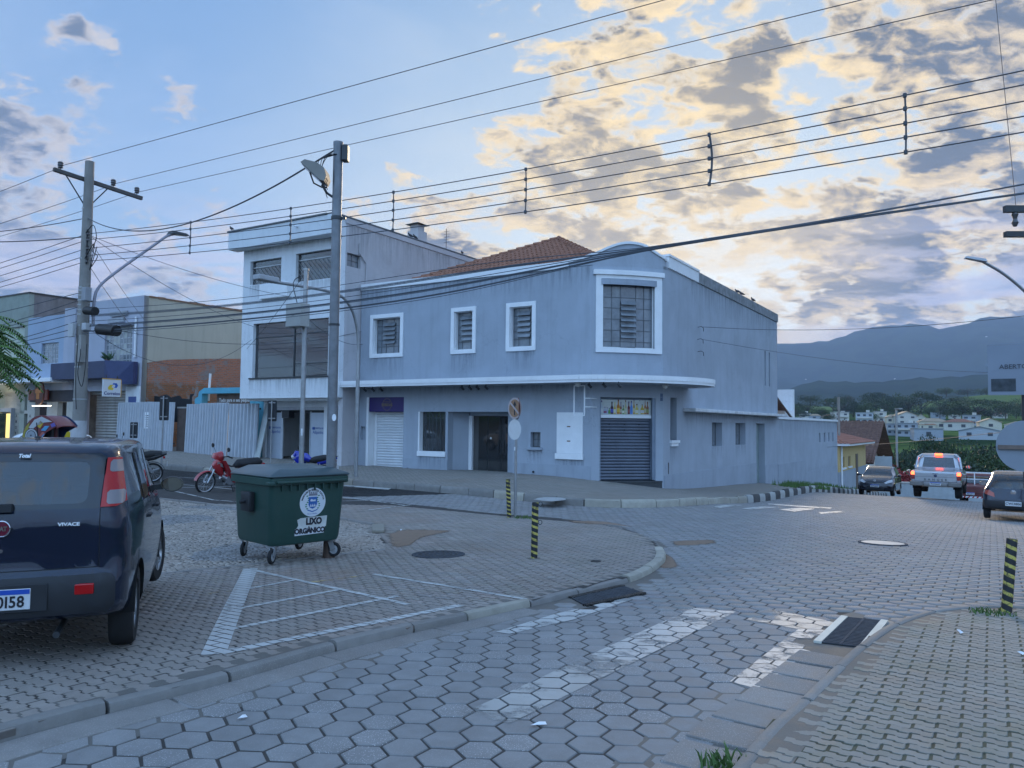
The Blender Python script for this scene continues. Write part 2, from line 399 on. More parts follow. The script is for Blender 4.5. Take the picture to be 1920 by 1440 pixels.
def text(name,body,size,m,parent,loc,rot=(math.pi/2,0,0),extrude=.002,align='CENTER',xs=1.,bold=0.,shear=0.,spacing=1.,tag_label=None):
    c=bpy.data.curves.new(name,'FONT'); c.body=body; c.size=size; c.extrude=extrude; c.align_x=align; c.align_y='CENTER'; c.offset=bold; c.shear=shear; c.space_character=spacing; c.resolution_u=3
    tmp=bpy.data.objects.new(name,c); COL.objects.link(tmp)
    me=bpy.data.meshes.new_from_object(tmp); COL.objects.unlink(tmp); bpy.data.objects.remove(tmp); 
    o=bpy.data.objects.new(name,me); COL.objects.link(o); me.materials.clear(); me.materials.append(m); o.parent=parent; o.location=loc; o.rotation_euler=rot; o.scale=(xs,1,1)
    return tag(o,tag_label)
def copy_tree(o,parent=None):
    c=o.copy(); COL.objects.link(c); c.parent=parent
    for ch in list(o.children): copy_tree(ch,c)
    return c
# ------------------------------------------------------------------ ground sheet, paving, kerbs
ROADZ=-.06; FARZ=.12
def g2t(u,v): g=gnd(u,v); return W2T(g[0],g[1])
def t2w_arr(P): P=np.asarray(P,float); return A0[None]+P[:,:1]*E[None]+P[:,1:2]*U[None]
def w2t_arr(P): q=np.asarray(P,float)-A0[None]; return np.stack([q@E,q@U],1)
def pip(P,poly):
    P=np.asarray(P); poly=np.asarray(poly); x,y=P[:,0],P[:,1]; ins=np.zeros(len(P),bool); n=len(poly)
    for i in range(n):
        x0,y0=poly[i]; x1,y1=poly[(i+1)%n]
        if y0==y1: continue
        c=((y0>y)!=(y1>y))&(x<(x1-x0)*(y-y0)/(y1-y0)+x0); ins^=c
    return ins
def catmull(P,step):
    P=[np.array(p,float) for p in P]; P=[2*P[0]-P[1]]+P+[2*P[-1]-P[-2]]; out=[]
    for i in range(1,len(P)-2):
        n=max(2,int(np.linalg.norm(P[i+1]-P[i])/step)+1)
        for k in range(n):
            t=k/n; out.append(.5*((2*P[i])+(-P[i-1]+P[i+1])*t+(2*P[i-1]-5*P[i]+4*P[i+1]-P[i+2])*t*t+(-P[i-1]+3*P[i]-3*P[i+1]+P[i+2])*t**3))
    out.append(P[-2]); return np.array(out)
def resample(P,step):
    d=np.r_[0,np.cumsum(np.linalg.norm(np.diff(P,axis=0),axis=1))]; n=max(2,int(round(d[-1]/step))+1); q=np.linspace(0,d[-1],n)
    return np.stack([np.interp(q,d,P[:,k]) for k in range(P.shape[1])],1)
KL=resample(catmull([(7.60,-30),(7.60,-24)]+[g2t(*p) for p in [(0,1365),(380,1270),(600,1210),(750,1175),(870,1150),(985,1125),(1090,1100),(1180,1078),(1222,1058),(1238,1042),(1232,1022),(1205,1003),(1150,987),(1100,978),(1040,971)]]+[(2.2,-9.75),(0,-9.6),(-3,-9.7),(-9.5,-10.2),(-30,-10.6)],.15),.1)
KR=resample(catmull([(11.0,-30),(10.97,-24)]+[g2t(*p) for p in [(1400,1425),(1520,1305),(1606,1222),(1662,1180),(1705,1160),(1770,1143),(1850,1138),(1920,1140)]]+[(14.2,-15.2),(24,-15.0)],.15),.1)
KF=resample(catmull([(-42,-5.75),(-20,-5.8),(-6,-5.8),(-2,-6.0),(2.0,-6.0),(3.5,-5.3),(4.45,-3.4),(4.72,-.5),(4.8,4),(4.85,12),(4.9,45)],.2),.15)
ISL=np.vstack([KL,[(-30,-30)]])
RSW=np.vstack([KR,[(24,-30)]])
FSW=np.vstack([KF,[(-42,45)]])
def kz(P,dz): P=np.asarray(P); return gz(P[:,0],P[:,1])+dz
# ---- one ground sheet out to the horizon
_FR=[0,58,90,120,160,250,350,450,600,900,1300,2000,3500,6000,12000,40000]; _FZ=[-4,-4.5,-8,-12,-16,-17,-12,-5,4,14,22,40,110,200,260,300]
def farz(x,y):
    r=np.hypot(x,y); z=np.interp(r,_FR,_FZ); k=np.clip((r-200)/1500,0,1)
    return z+k*(6*np.sin(x*.004+1.3)+5*np.sin(y*.006+x*.002)+np.clip(r/2500,0,3)*12*np.sin(x*.0017+.4)*np.sin(y*.0013))
def terrain(x,y):
    x=np.asarray(x,float); y=np.asarray(y,float); r=np.hypot(x,y); k=np.minimum(1,66/np.maximum(r,1e-6)); near=gz(x*k,y*k)
    near=near-np.clip(r-66,0,30)*.03
    b=smooth(64,100,r); return near*(1-b)+farz(x,y)*b
def np_mesh(name,V,F,m,parent=None,tone=None,kind=None,loc=None,smoothf=False,cat=None,label=None,group=None):
    "fast mesh from arrays; F is (n,k) of one polygon size or a list of such arrays"
    if not isinstance(F,list): F=[F]
    me=bpy.data.meshes.new(name); V=np.asarray(V,np.float32)
    me.vertices.add(len(V)); me.vertices.foreach_set('co',V.ravel())
    L=np.concatenate([f.ravel() for f in F]).astype(np.int32); st=[];k=0
    for f in F: st.append(k+np.arange(len(f))*f.shape[1]); k+=f.size
    st=np.concatenate(st).astype(np.int32)
    me.loops.add(len(L)); me.loops.foreach_set('vertex_index',L); me.polygons.add(len(st)); me.polygons.foreach_set('loop_start',st)
    me.update(calc_edges=True); me.validate(clean_customdata=False)
    if tone is not None:
        a=me.color_attributes.new('tone','FLOAT_COLOR','POINT'); a.data.foreach_set('color',np.asarray(tone,np.float32).ravel())
    if smoothf: me.shade_smooth()
    o=bpy.data.objects.new(name,me); COL.objects.link(o); me.materials.append(m)
    if parent: o.parent=parent
    if loc is not None: o.location=loc
    return tag(o,label,cat,group,kind)
def ground_sheet():
    nr,na=150,288; R=np.r_[0.3,np.geomspace(1.5,9000,nr-1)]; A=np.linspace(0,2*math.pi,na,endpoint=False)
    X=(R[:,None]*np.sin(A)[None]).ravel(); Y=(R[:,None]*np.cos(A)[None]).ravel(); Z=terrain(X,Y)-.14
    i=np.arange(nr-1)[:,None]*na; j=np.arange(na)[None]; a=(i+j); b=(i+(j+1)%na)
    F=np.stack([a,b,b+na,a+na],-1).reshape(-1,4)
    m=bpy.data.materials.new('ground_cover'); m.use_nodes=True; t=NT(m.node_tree); bs=t.n['Principled BSDF']; g=t.new('ShaderNodeNewGeometry'); P=g.outputs['Position']
    n1=t.noise(P,.012,6,.62,.4); n2=t.noise(P,.09,6,.7,.3); n3=t.noise(P,6,5,.7)
    grass=t.mix(t.range(n2,.35,.65),(.045,.085,.022),(.12,.17,.055)); grass=t.mix(t.range(n1,.47,.56),grass,(.022,.045,.018))
    near=t.mix(t.range(n3,.35,.65),(.07,.055,.04),(.13,.10,.07))
    ln=t.vmath('LENGTH',P,out=1); t.l.new(t.mix(t.range(ln,45,75),near,grass),bs.inputs['Base Color']); bs.inputs['Roughness'].default_value=.95; bs.inputs['Specular IOR Level'].default_value=0
    np_mesh('ground',np.stack([X,Y,Z],1),F,m,kind='structure',smoothf=True)
ground_sheet()
def region_sheet(name,test,bounds,dz,m,step=.25,label=None):
    "flat sheet following the ground where test(town xy) holds"
    s0,s1,t0,t1=bounds; S=np.arange(s0,s1+step,step); T=np.arange(t0,t1+step,step); SS,TT=np.meshgrid(S,T,indexing='ij')
    W=t2w_arr(np.stack([SS.ravel(),TT.ravel()],1)); Z=np.concatenate([gz(W[k:k+40000,0],W[k:k+40000,1]) for k in range(0,len(W),40000)])+dz
    ns,nt=len(S),len(T); i=np.arange(ns-1)[:,None]*nt+np.arange(nt-1)[None]; i=i.ravel(); C=np.stack([SS.ravel()[i]+step/2,TT.ravel()[i]+step/2],1)
    keep=test(C); i=i[keep]; F=np.stack([i,i+nt,i+nt+1,i+1],1)
    used=np.unique(F); mp=np.full(len(W),-1); mp[used]=np.arange(len(used)); V=np.column_stack([W[used],Z[used]])
    return np_mesh(name,V,mp[F],m,kind='structure',smoothf=True)
joint_m=mat('joint_dirt',(.055,.050,.046),.95,var=.3,scale=6,coords='World'); jointg_m=mat('mossy_joint',(.07,.072,.045),.95,var=.4,scale=5,coords='World',dirt=.6,dirtcol=(.03,.026,.022))
hex_m=concrete_mat('hex_paver',(.255,.25,.245),speck=.8,dust=.10,dustcol=(.22,.15,.10))
brick_m=concrete_mat('brick_paver',(.305,.27,.24),speck=.15,dust=.40,dustcol=(.25,.14,.085),moss=.10)
brick2_m=concrete_mat('brick_paver_mossy',(.265,.25,.22),speck=.12,dust=.12,moss=.35)
kerb_m=concrete_mat('kerb_concrete',(.23,.22,.205),speck=.4,dust=.2)
kerb_pale=concrete_mat('kerb_limewashed',(.37,.345,.29),speck=.1,dust=.25)
gut_m=concrete_mat('gutter_concrete',(.26,.245,.23),speck=.5,dust=.2)
mos_m=concrete_mat('mosaic_stone',(.36,.325,.29),speck=.0,dust=.35,dustcol=(.27,.17,.11))
# street surfaces
def far_paving_mat(name,col,rowcol,scale,dust=.3):
    m=bpy.data.materials.new(name); m.use_nodes=True; t=NT(m.node_tree); b=t.n['Principled BSDF']; g=t.new('ShaderNodeNewGeometry'); P=g.outputs['Position']
    mp=t.new('ShaderNodeMapping'); t.l.new(P,mp.inputs[0]); mp.inputs['Rotation'].default_value=(0,0,TA)
    br=t.new('ShaderNodeTexBrick'); t.l.new(mp.outputs[0],br.inputs['Vector']); br.inputs['Scale'].default_value=1; br.inputs['Brick Width'].default_value=.22; br.inputs['Row Height'].default_value=.11; br.inputs['Mortar Size'].default_value=.008
    br.inputs['Color1'].default_value=(*col,1); br.inputs['Color2'].default_value=(*[c*.78 for c in col],1); br.inputs['Mortar'].default_value=(*rowcol,1)
    n=t.noise(P,.6,7,.68,.5); base=t.mix(t.range(n,.42,.7,0,.55),br.outputs[0],tuple(c*.6 for c in col)); n2=t.noise(P,.27,6,.62,.7)
    base=t.mix(t.range(n2,.5,.7,0,dust),base,(.22,.14,.09)); base=t.mix(t.range(t.noise(P,1.5,6,.7),.56,.7,0,.35),base,(.10,.12,.05)); t.l.new(base,b.inputs['Base Color']); b.inputs['Roughness'].default_value=.85
    bn=t.new('ShaderNodeBump'); bn.inputs['Strength'].default_value=.5; bn.inputs['Distance'].default_value=.01; t.l.new(t.math('ADD',t.math('MULTIPLY',br.outputs['Fac'],-1.),t.noise(P,20,5,.7)),bn.inputs['Height']); t.l.new(bn.outputs[0],b.inputs['Normal']); return m
asph_m=concrete_mat('asphalt',(.15,.15,.15),speck=.35,dust=.15,stain=.3)
fsw_m=far_paving_mat('sidewalk_paving',(.31,.285,.25),(.06,.055,.045),1)
isw_m=far_paving_mat('bay_paving',(.38,.345,.30),(.09,.08,.065),1,.4)
inI=lambda C:pip(C,ISL); inR=lambda C:pip(C,RSW); inF=lambda C:pip(C,FSW)
def is_asph(C): return (C[:,0]< -2.6+.55*(C[:,1]+7.8))&(C[:,1]<-5.6)&(C[:,1]>-10.9)
road=region_sheet('road',lambda C:~inF(C)&(C[:,0]>-40),(-40,24,-30,44),ROADZ-.005,joint_m,.25)
asph=region_sheet('asphalt_street',lambda C:is_asph(C)&~inF(C),(-42,4,-11,-5.6),ROADZ+.004,asph_m,.2)
pav=region_sheet('plaza_pavement',lambda C:inI(C),(-30,9,-30,-9),-.0035,joint_m,.1)
rpv=region_sheet('corner_pavement',lambda C:inR(C),(10,24,-30,-14),-.0035,jointg_m,.1)
fpv=region_sheet('far_sidewalk',lambda C:inF(C),(-42,5,-6.4,45),FARZ,fsw_m,.15)
MOS=[g2t(*p) for p in [(290,1076),(440,1061),(560,1048),(650,1038),(722,1030),(712,1005),(700,985),(640,974),(560,965),(440,953),(300,936)]]+[(-12,-13.4),(-12,-30),(2.5,-30),(3.3,-22)]
inM=lambda C:pip(C,MOS)
# ---- individual stones
def hex_outline(r,nz): 
    return np.array([(r*math.sin(math.pi/3*k),r*math.cos(math.pi/3*k)) for k in range(6)])[::-1]
def stones(name,parent,centers,outline,m,dz,thick,chamf,yaw=0.,tonef=None,nind=300,jit=.004,tilt=.002,label=None,seed=1,piece='paving_stone'):
    rng=np.random.RandomState(seed); C=np.asarray(centers); N=len(C); W=t2w_arr(C); k=len(outline)
    out=np.asarray(outline); inn=out*(1-chamf/np.abs(out).max())
    ang=rng.normal(0,math.radians(.9),N)-TA+yaw; ca,sa=np.cos(ang),np.sin(ang)
    tv=rng.normal(0,1,(N,3)); z0=np.clip(rng.normal(0,tilt*.6,N),-.0018,.0022)
    tone=np.clip(1+rng.normal(0,.045,N),.8,1.2); col=np.stack([tone*(1+rng.normal(0,.018,N)),tone,tone*(1+rng.normal(0,.018,N)),rng.rand(N)],1)
    if tonef is not None: col[:,:3]*=tonef(C)[:,None] if tonef(C).ndim==1 else tonef(C)
    d=np.hypot(W[:,0],W[:,1]); px=np.array([(W[:,0]/W[:,1])*FPX+960,794+FPX*(EYE-gz(W[:,0],W[:,1]))/np.maximum(W[:,1],.1)]).T
    vis=(W[:,1]>.5)&(px[:,0]>-40)&(px[:,0]<1960)&(px[:,1]<1480)
    order=np.argsort(np.where(vis,d,1e9)); ind=order[:min(nind,int(vis.sum()))]; rest=np.setdiff1d(np.arange(N),ind)
    # individuals share a dozen meshes
    var=[]
    for q in range(12):
        tq=.93+.14*q/11; sh=inn*(1-rng.rand()*.01)
        V=np.vstack([np.column_stack([sh+rng.normal(0,.0006,sh.shape),np.zeros(k)]),np.column_stack([out,np.full(k,-chamf)]),np.column_stack([out,np.full(k,-thick)])])
        me=bpy.data.meshes.new(piece); F=[tuple(range(k))]+[(i+k,(i+1)%k+k,(i+1)%k,i) for i in range(k)]+[(i+2*k,(i+1)%k+2*k,(i+1)%k+k,i+k) for i in range(k)]
        me.from_pydata([tuple(v) for v in V],[],F); a=me.color_attributes.new('tone','FLOAT_COLOR','POINT'); a.data.foreach_set('color',np.tile([tq,tq,tq,rng.rand()],(3*k,1)).astype(np.float32).ravel()*np.r_[np.ones(4*k),np.tile([.45,.45,.45,1],2*k)]); me.materials.append(m); var.append(me)
    e=.15
    zc=gz(W[ind,0],W[ind,1]); zx=gz(W[ind,0]+e,W[ind,1]); zy=gz(W[ind,0],W[ind,1]+e)
    for n,i in enumerate(ind):
        o=bpy.data.objects.new(piece,var[rng.randint(12)]); COL.objects.link(o); o.parent=parent
        nx=Vector((e,0,zx[n]-zc[n])); ny=Vector((0,e,zy[n]-zc[n])); nn=nx.cross(ny).normalized(); nn=(nn+Vector((tv[i,0]*.006,tv[i,1]*.006,0))).normalized()
        q=Vector((0,0,1)).rotation_difference(nn)@Matrix.Rotation(float(ang[i]),3,'Z').to_quaternion()
        o.rotation_mode='QUATERNION'; o.rotation_quaternion=q; o.location=(W[i,0],W[i,1],zc[n]+dz+z0[i])
    r=rest
    if len(r):
        def ring(o2,zoff):
            x=W[r,0][:,None]+ca[r][:,None]*o2[None,:,0]-sa[r][:,None]*o2[None,:,1]; y=W[r,1][:,None]+sa[r][:,None]*o2[None,:,0]+ca[r][:,None]*o2[None,:,1]
            xf,yf=x.ravel(),y.ravel(); z=np.concatenate([gz(xf[a:a+40000],yf[a:a+40000]) for a in range(0,len(xf),40000)]).reshape(x.shape)
            return np.stack([x,y,z+dz+zoff+z0[r][:,None]],-1)
        top=ring(inn,0); ed=ring(out,-chamf); V=np.concatenate([top,ed],1); b=ed.copy(); b[...,2]-=(thick-chamf); V=np.concatenate([V,b],1)
        nr=len(r); base=(np.arange(nr)*3*k)[:,None]; i=np.arange(k); j=(i+1)%k
        F1=base+i[None]; Q=np.stack([i+k,j+k,j,i],1); Q2=np.stack([i+2*k,j+2*k,j+k,i+k],1)
        F2=(base[:,:,None]+np.vstack([Q,Q2])[None]).reshape(-1,4)
        np_mesh(piece+'s',V.reshape(-1,3),[F1,F2],m,parent,tone=(np.repeat(col[r],3*k,0).reshape(len(r),3,k,4)*np.array([[1,1,1,1],[.45,.45,.45,1],[.45,.45,.45,1]])[None,:,None,:]).reshape(-1,4),kind='stuff')
def grid_centers(s0,s1,t0,t1,dx,dy,shift): 
    out=[]
    rows=int((t1-t0)/dy)
    for j in range(rows):
        s=np.arange(s0+(dx*shift if j%2 else 0),s1,dx); out.append(np.stack([s,np.full(len(s),t0+j*dy)],1))
    return np.vstack(out)
HR=.124   # hexagon: flat sides parallel to the street
GUTL=resample(KL,.1)
def near_line(C,L,d):
    L=np.asarray(L)[::2]; m=np.full(len(C),False)
    for a in range(0,len(C),4000):
        D=np.min(np.linalg.norm(C[a:a+4000,None]-L[None],axis=2),axis=1); m[a:a+4000]=D<d
    return m
KLn=KL[KL[:,1]<-10.2]; KLg=KL[(KL[:,0]>7)&(KL[:,1]<-15.2)]; KRn=KR[KR[:,1]<-17.9]
C=grid_centers(-4,15,-27,30,math.sqrt(3)*(HR+.0055),1.5*(HR+.0055),.5); C=C[(t2w_arr(C)[:,1]<43)]
W=t2w_arr(C); dd=np.hypot(W[:,0],W[:,1])
keep=~inI(C)&~inR(C)&~inF(C)&~is_asph(C)&(dd<40)&(W[:,1]>1.2)&(W[:,0]/np.maximum(W[:,1],1)>-.75)&(W[:,0]/np.maximum(W[:,1],1)<.95)
C=C[keep]; C=C[~near_line(C,KLg,.24)&~near_line(C,KLn,.10)&~near_line(C,KRn,.34)&~near_line(C,KF,.08)&~near_line(C,KR,.05)]
DR=[[(1528,1196),(1585,1142),(1668,1150),(1612,1206)],[(1085,1127),(1215,1102),(1172,1087),(1062,1112)]]
for d_ in DR: C=C[~pip(C,[g2t(*p) for p in d_])&~near_line(C,np.repeat(np.array([g2t(*p) for p in d_]),2,0),.10)]
stones('road',road,C,hex_outline(HR,0),hex_m,ROADZ,.045,.008,seed=3,tilt=.0028)
def wavy(L,Wd,a=.009):
    xs=[-.5,-.30,-.25,-.05,0,.20,.25,.45]; f=[a,a,-a,-a,a,a,-a,-a]; l=L
    bot=[(x*l,-Wd/2+y) for x,y in zip(xs,f)]+[(l/2,-Wd/2+a)]; top=[(x*l,Wd/2+y) for x,y in zip(xs,f)]+[(l/2,Wd/2+a)]
    return np.array(bot+top[::-1])
BL,BW=.215,.086
GX,GY=.012,.014
def bricks(parent,poly,m,bounds,seed,dmax,yaw_piece,BW=BW):
    C=grid_centers(*bounds,BL+GX,BW+GY,.5); W=t2w_arr(C); d=np.hypot(W[:,0],W[:,1]); r=W[:,0]/np.maximum(W[:,1],.3)
    k=poly(C)&(W[:,1]>1.2)&(r>-.78)&(r<.80)&(d<dmax); C=C[k]; d=d[k]
    C=C[~near_line(C,KLn,.09)&~near_line(C,KR,.11)]; W=t2w_arr(C); d=np.hypot(W[:,0],W[:,1])
    a=C[d<12.5]; b=C[d>=12.5]
    stones('x',parent,a,wavy(BL,BW),m,0,.04,.005,seed=seed,tilt=.0018,piece='paving_brick')
    if len(b):
        stones('x',parent,b,np.array([(-BL/2,-BW/2),(BL/2,-BW/2),(BL/2,BW/2),(-BL/2,BW/2)]),m,0,.03,.006,seed=seed+1,nind=0,piece='paving_brick')
bricks(pav,lambda C:inI(C)&~inM(C)&(C[:,1]<-10.2),brick_m,(-6,9,-27,-9.9),11,19,0)
bricks(rpv,inR,brick2_m,(10.9,16,-27,-14.5),13,12,0,.070)
region_sheet('bay_pavement',lambda C:inI(C)&~inM(C)&(t2w_arr(C)[:,1]>18.4),(-30,3,-14,-9.5),-.004,isw_m,.2)
# mosaic of small hand-cut stones laid in waves
def mosaic():
    rng=np.random.RandomState(5); st=.066
    S=np.arange(-9,4.6,st); T=np.arange(-23,-13,st); SS,TT=np.meshgrid(S,T); C=np.stack([SS.ravel(),TT.ravel()],1)
    C[:,1]+=.10*np.sin(C[:,0]*5.2)+.04*np.sin(C[:,0]*13); C[:,0]+=.05*np.sin(C[:,1]*6.); C+=rng.uniform(-.009,.009,C.shape)
    W=t2w_arr(C); r=W[:,0]/W[:,1]; k=inM(C)&(r>-.72)&(np.hypot(W[:,0],W[:,1])<21); C=C[k]; N=len(C)
    W=t2w_arr(C); ang=rng.uniform(-.5,.5,N)-TA; sz=rng.uniform(.023,.030,N); z=gz(W[:,0],W[:,1])+rng.normal(0,.0035,N)
    q=np.array([(-1,-1),(1,-1),(1,1),(-1,1)]); V=[]
    def ring(s,dz):
        a=q[None]*(sz*s)[:,None,None]*rng.uniform(.82,1.12,(N,4,1)); x=W[:,0,None]+np.cos(ang)[:,None]*a[...,0]-np.sin(ang)[:,None]*a[...,1]; y=W[:,1,None]+np.sin(ang)[:,None]*a[...,0]+np.cos(ang)[:,None]*a[...,1]
        return np.stack([x,y,np.repeat((z+dz)[:,None],4,1)],-1)
    V=np.concatenate([ring(.82,.004),ring(1.05,-.012)],1).reshape(-1,3); b=(np.arange(N)*8)[:,None]
    F1=b+np.arange(4)[None]; F2=(b[:,:,None]+np.array([(4,5,1,0),(5,6,2,1),(6,7,3,2),(7,4,0,3)])[None]).reshape(-1,4)
    band=np.sin(C[:,0]*1.7+.9*np.sin(C[:,1]*1.1))*np.sin(C[:,1]*1.25+1.2*np.sin(C[:,0]*.8)); dk=np.where(band>.38,.80,1.)
    t=dk*np.clip(1+rng.normal(0,.13,N),.6,1.35); col=np.stack([t*np.where(band>.38,.92,1.03),t,t*np.where(band>.38,1.10,.97),rng.rand(N)],1)
    np_mesh('mosaic_stones',V,np.vstack([F1,F2]),mos_m,mosaic_base,tone=np.repeat(col,8,0),kind='stuff')
mosaic_base=region_sheet('mosaic_pavement',lambda C:inM(C),(-12,5,-30,-13),-.008,mat('mosaic_bed',(.11,.085,.065),.95,var=.35,scale=2.5,dirt=.6,dirtcol=(.19,.11,.07)),.1)
mosaic()
# ---- kerbs: one rounded stone after another
def kerb(name,L,step,w,h,base,m,alt=None,taper=True,gap=.012,piece='kerb_stone',lo=0,altf=None):
    Lr=resample(np.asarray(L),step); W=t2w_arr(Lr); par=empty(name,(W[len(W)//2,0],W[len(W)//2,1],float(gz(W[len(W)//2,0],W[len(W)//2,1]))),kind='structure')
    fine=resample(t2w_arr(np.asarray(L)),.08); d=np.r_[0,np.cumsum(np.linalg.norm(np.diff(fine,axis=0),axis=1))]; n=max(1,int(d[-1]/step)); cuts=np.linspace(0,d[-1],n+1); rng=np.random.RandomState(9)
    cuts[1:-1]+=rng.uniform(-.12,.12,n-1)*step
    prof=[(-.5,-.35),(-.5,.55),(-.40,.88),(-.2,1.0),(.2,1.0),(.40,.88),(.5,.55),(.5,-.35)]
    for i in range(n):
        a,b=cuts[i]+gap,cuts[i+1]-gap; q=np.linspace(a,b,max(2,int((b-a)/.16)+1)); x=np.interp(q,d,fine[:,0]); y=np.interp(q,d,fine[:,1]); z=gz(x,y)+base
        dx=np.gradient(x);dy=np.gradient(y);l=np.hypot(dx,dy);nx,ny=-dy/l,dx/l; V=[];k=len(prof); hj=h*(1+rng.uniform(-.12,.12)); off=rng.uniform(-.006,.006)
        for p in range(len(q)):
            for (pw,ph) in prof: V.append((x[p]+nx[p]*(pw*w+off),y[p]+ny[p]*(pw*w+off),z[p]+ph*hj-(.4*h if ph<0 else 0)))
        F=[(p*k+j,(p+1)*k+j,(p+1)*k+j+1,p*k+j+1) for p in range(len(q)-1) for j in range(k-1)]+[tuple(range(k)),tuple((len(q)-1)*k+j for j in reversed(range(k)))]
        mb=MB('W'); mb.add(V,F); mm=m
        mid=W2T(float(np.interp((a+b)/2,d,fine[:,0])),float(np.interp((a+b)/2,d,fine[:,1])))
        if altf: mm=altf(mid,i) or m
        o=mb.build(piece,mm,par,smooth=True)
        ta=o.data.color_attributes.new('tone','FLOAT_COLOR','POINT'); tq=.88+.24*rng.rand(); ta.data.foreach_set('color',np.tile([tq,tq,tq,rng.rand()],(len(o.data.vertices),1)).astype(np.float32).ravel())
    return par
def fl(mid,i):
    if mid[1]>-18.6 and mid[0]>6.8: return kerb_pale
white_k=concrete_mat('kerb_white',(.42,.42,.40),speck=.0,dust=.35,dustcol=(.2,.17,.13)); black_k=concrete_mat('kerb_black',(.07,.07,.07),speck=.0,dust=.35,dustcol=(.2,.17,.13))
kerb('plaza_kerb',KL[(KL[:,1]<-17.9)&(KL[:,0]>6.5)],.78,.115,.083,ROADZ-.01,kerb_m,altf=fl)
kerb('rounded_kerb',KL[(KL[:,1]>-16.1)&(KL[:,1]<-13.0)&(KL[:,0]>6)],.42,.15,.085,ROADZ-.01,kerb_pale)
kerb('drain_kerb',KL[(KL[:,1]>-18.0)&(KL[:,1]<-16.0)&(KL[:,0]>6)],.9,.12,.068,ROADZ-.01,gut_m)
kerb('flush_kerb',KL[(KL[:,1]>-13.0)&(KL[:,0]>1.5)],.9,.10,.055,ROADZ,kerb_m)
kerb('corner_kerb',KR[KR[:,1]<-14.9],.85,.085,.07,ROADZ,kerb_m)
kerb('far_kerb',KF[(KF[:,1]<2.2)&(KF[:,0]>-30)],.95,.16,.215,ROADZ-.01,kerb_m,altf=lambda m_,i: kerb_pale if (m_[0]>3.0 or i%7==3) else None)
kerb('black_and_white_kerb',KF[KF[:,1]>2.2],.75,.16,.30,ROADZ-.01,white_k,altf=lambda m_,i:(black_k if i%2 else white_k),gap=.003)
# gutters
def strip(name,L,off0,off1,step,dz,m,piece,gap=.01,thick=.05,parent=road,jit=0.):
    rng=np.random.RandomState(4)
    fine=resample(t2w_arr(np.asarray(L)),.06); d=np.r_[0,np.cumsum(np.linalg.norm(np.diff(fine,axis=0),axis=1))]; n=max(1,int(d[-1]/step)); cuts=np.linspace(0,d[-1],n+1)
    for i in range(n):
        a,b=cuts[i]+gap,cuts[i+1]-gap; q=np.linspace(a,b,max(2,int((b-a)/.2)+1)); x=np.interp(q,d,fine[:,0]); y=np.interp(q,d,fine[:,1])
        dx=np.gradient(x);dy=np.gradient(y);l=np.hypot(dx,dy);nx,ny=dy/l,-dx/l; V=[];F=[]; zj=rng.uniform(-jit,jit); sk=rng.uniform(-jit,jit)*2
        for p in range(len(q)):
            for o_,zz in ((off0,0),(off1+sk,0),(off1+sk,-thick),(off0,-thick)):
                X,Y=x[p]+nx[p]*o_,y[p]+ny[p]*o_; V.append((X,Y,float(gz(X,Y))+dz+zz+zj))
        for p in range(len(q)-1):
            for k in range(4): F.append((p*4+k,p*4+(k+1)%4,p*4+4+(k+1)%4,p*4+4+k))
        F+= [(3,2,1,0),tuple((len(q)-1)*4+k for k in range(4))]
        mb=MB('W'); mb.add(V,F); o=mb.build(piece,m,parent,bevel=.006)
        ta=o.data.color_attributes.new('tone','FLOAT_COLOR','POINT'); tq=.85+.25*rng.rand(); ta.data.foreach_set('color',np.tile([tq,tq,tq,.5+.5*rng.rand()],(len(o.data.vertices),1)).astype(np.float32).ravel())
strip('g',KLg[KLg[:,1]<-17.95],.06,.31,1.1,ROADZ+.006,gut_m,'gutter_slab')
strip('g',KR[KR[:,1]<-18.15],-.41,-.055,.36,ROADZ+.008,gut_m,'gutter_slab',gap=.016,jit=.006)
# ---- painted lines: clipped from sheets lying a few mm above the stones
white_p=paint_mat('white_road_paint',(.50,.50,.48),.43,scale=3.5); stall_p=paint_mat('white_bay_paint',(.56,.56,.54),.36,scale=5.); faded_p=paint_mat('faded_road_paint',(.42,.42,.40),.455,scale=2.2); yellow_p=paint_mat('faded_yellow_paint',(.50,.36,.15),.52,scale=5)
def poly_clip(sub,clip):
    out=list(sub)
    for i in range(len(clip)):
        a,b=clip[i],clip[(i+1)%len(clip)]; inp=out; out=[]
        if not inp: break
        f=lambda p:(b[0]-a[0])*(p[1]-a[1])-(b[1]-a[1])*(p[0]-a[0])
        for k in range(len(inp)):
            p,q=inp[k-1],inp[k]; fp,fq=f(p),f(q)
            if fq>=0:
                if fp<0: s_=fp/(fp-fq); out.append((p[0]+(q[0]-p[0])*s_,p[1]+(q[1]-p[1])*s_))
                out.append(q)
            elif fp>=0: s_=fp/(fp-fq); out.append((p[0]+(q[0]-p[0])*s_,p[1]+(q[1]-p[1])*s_))
    return out
hexC=C
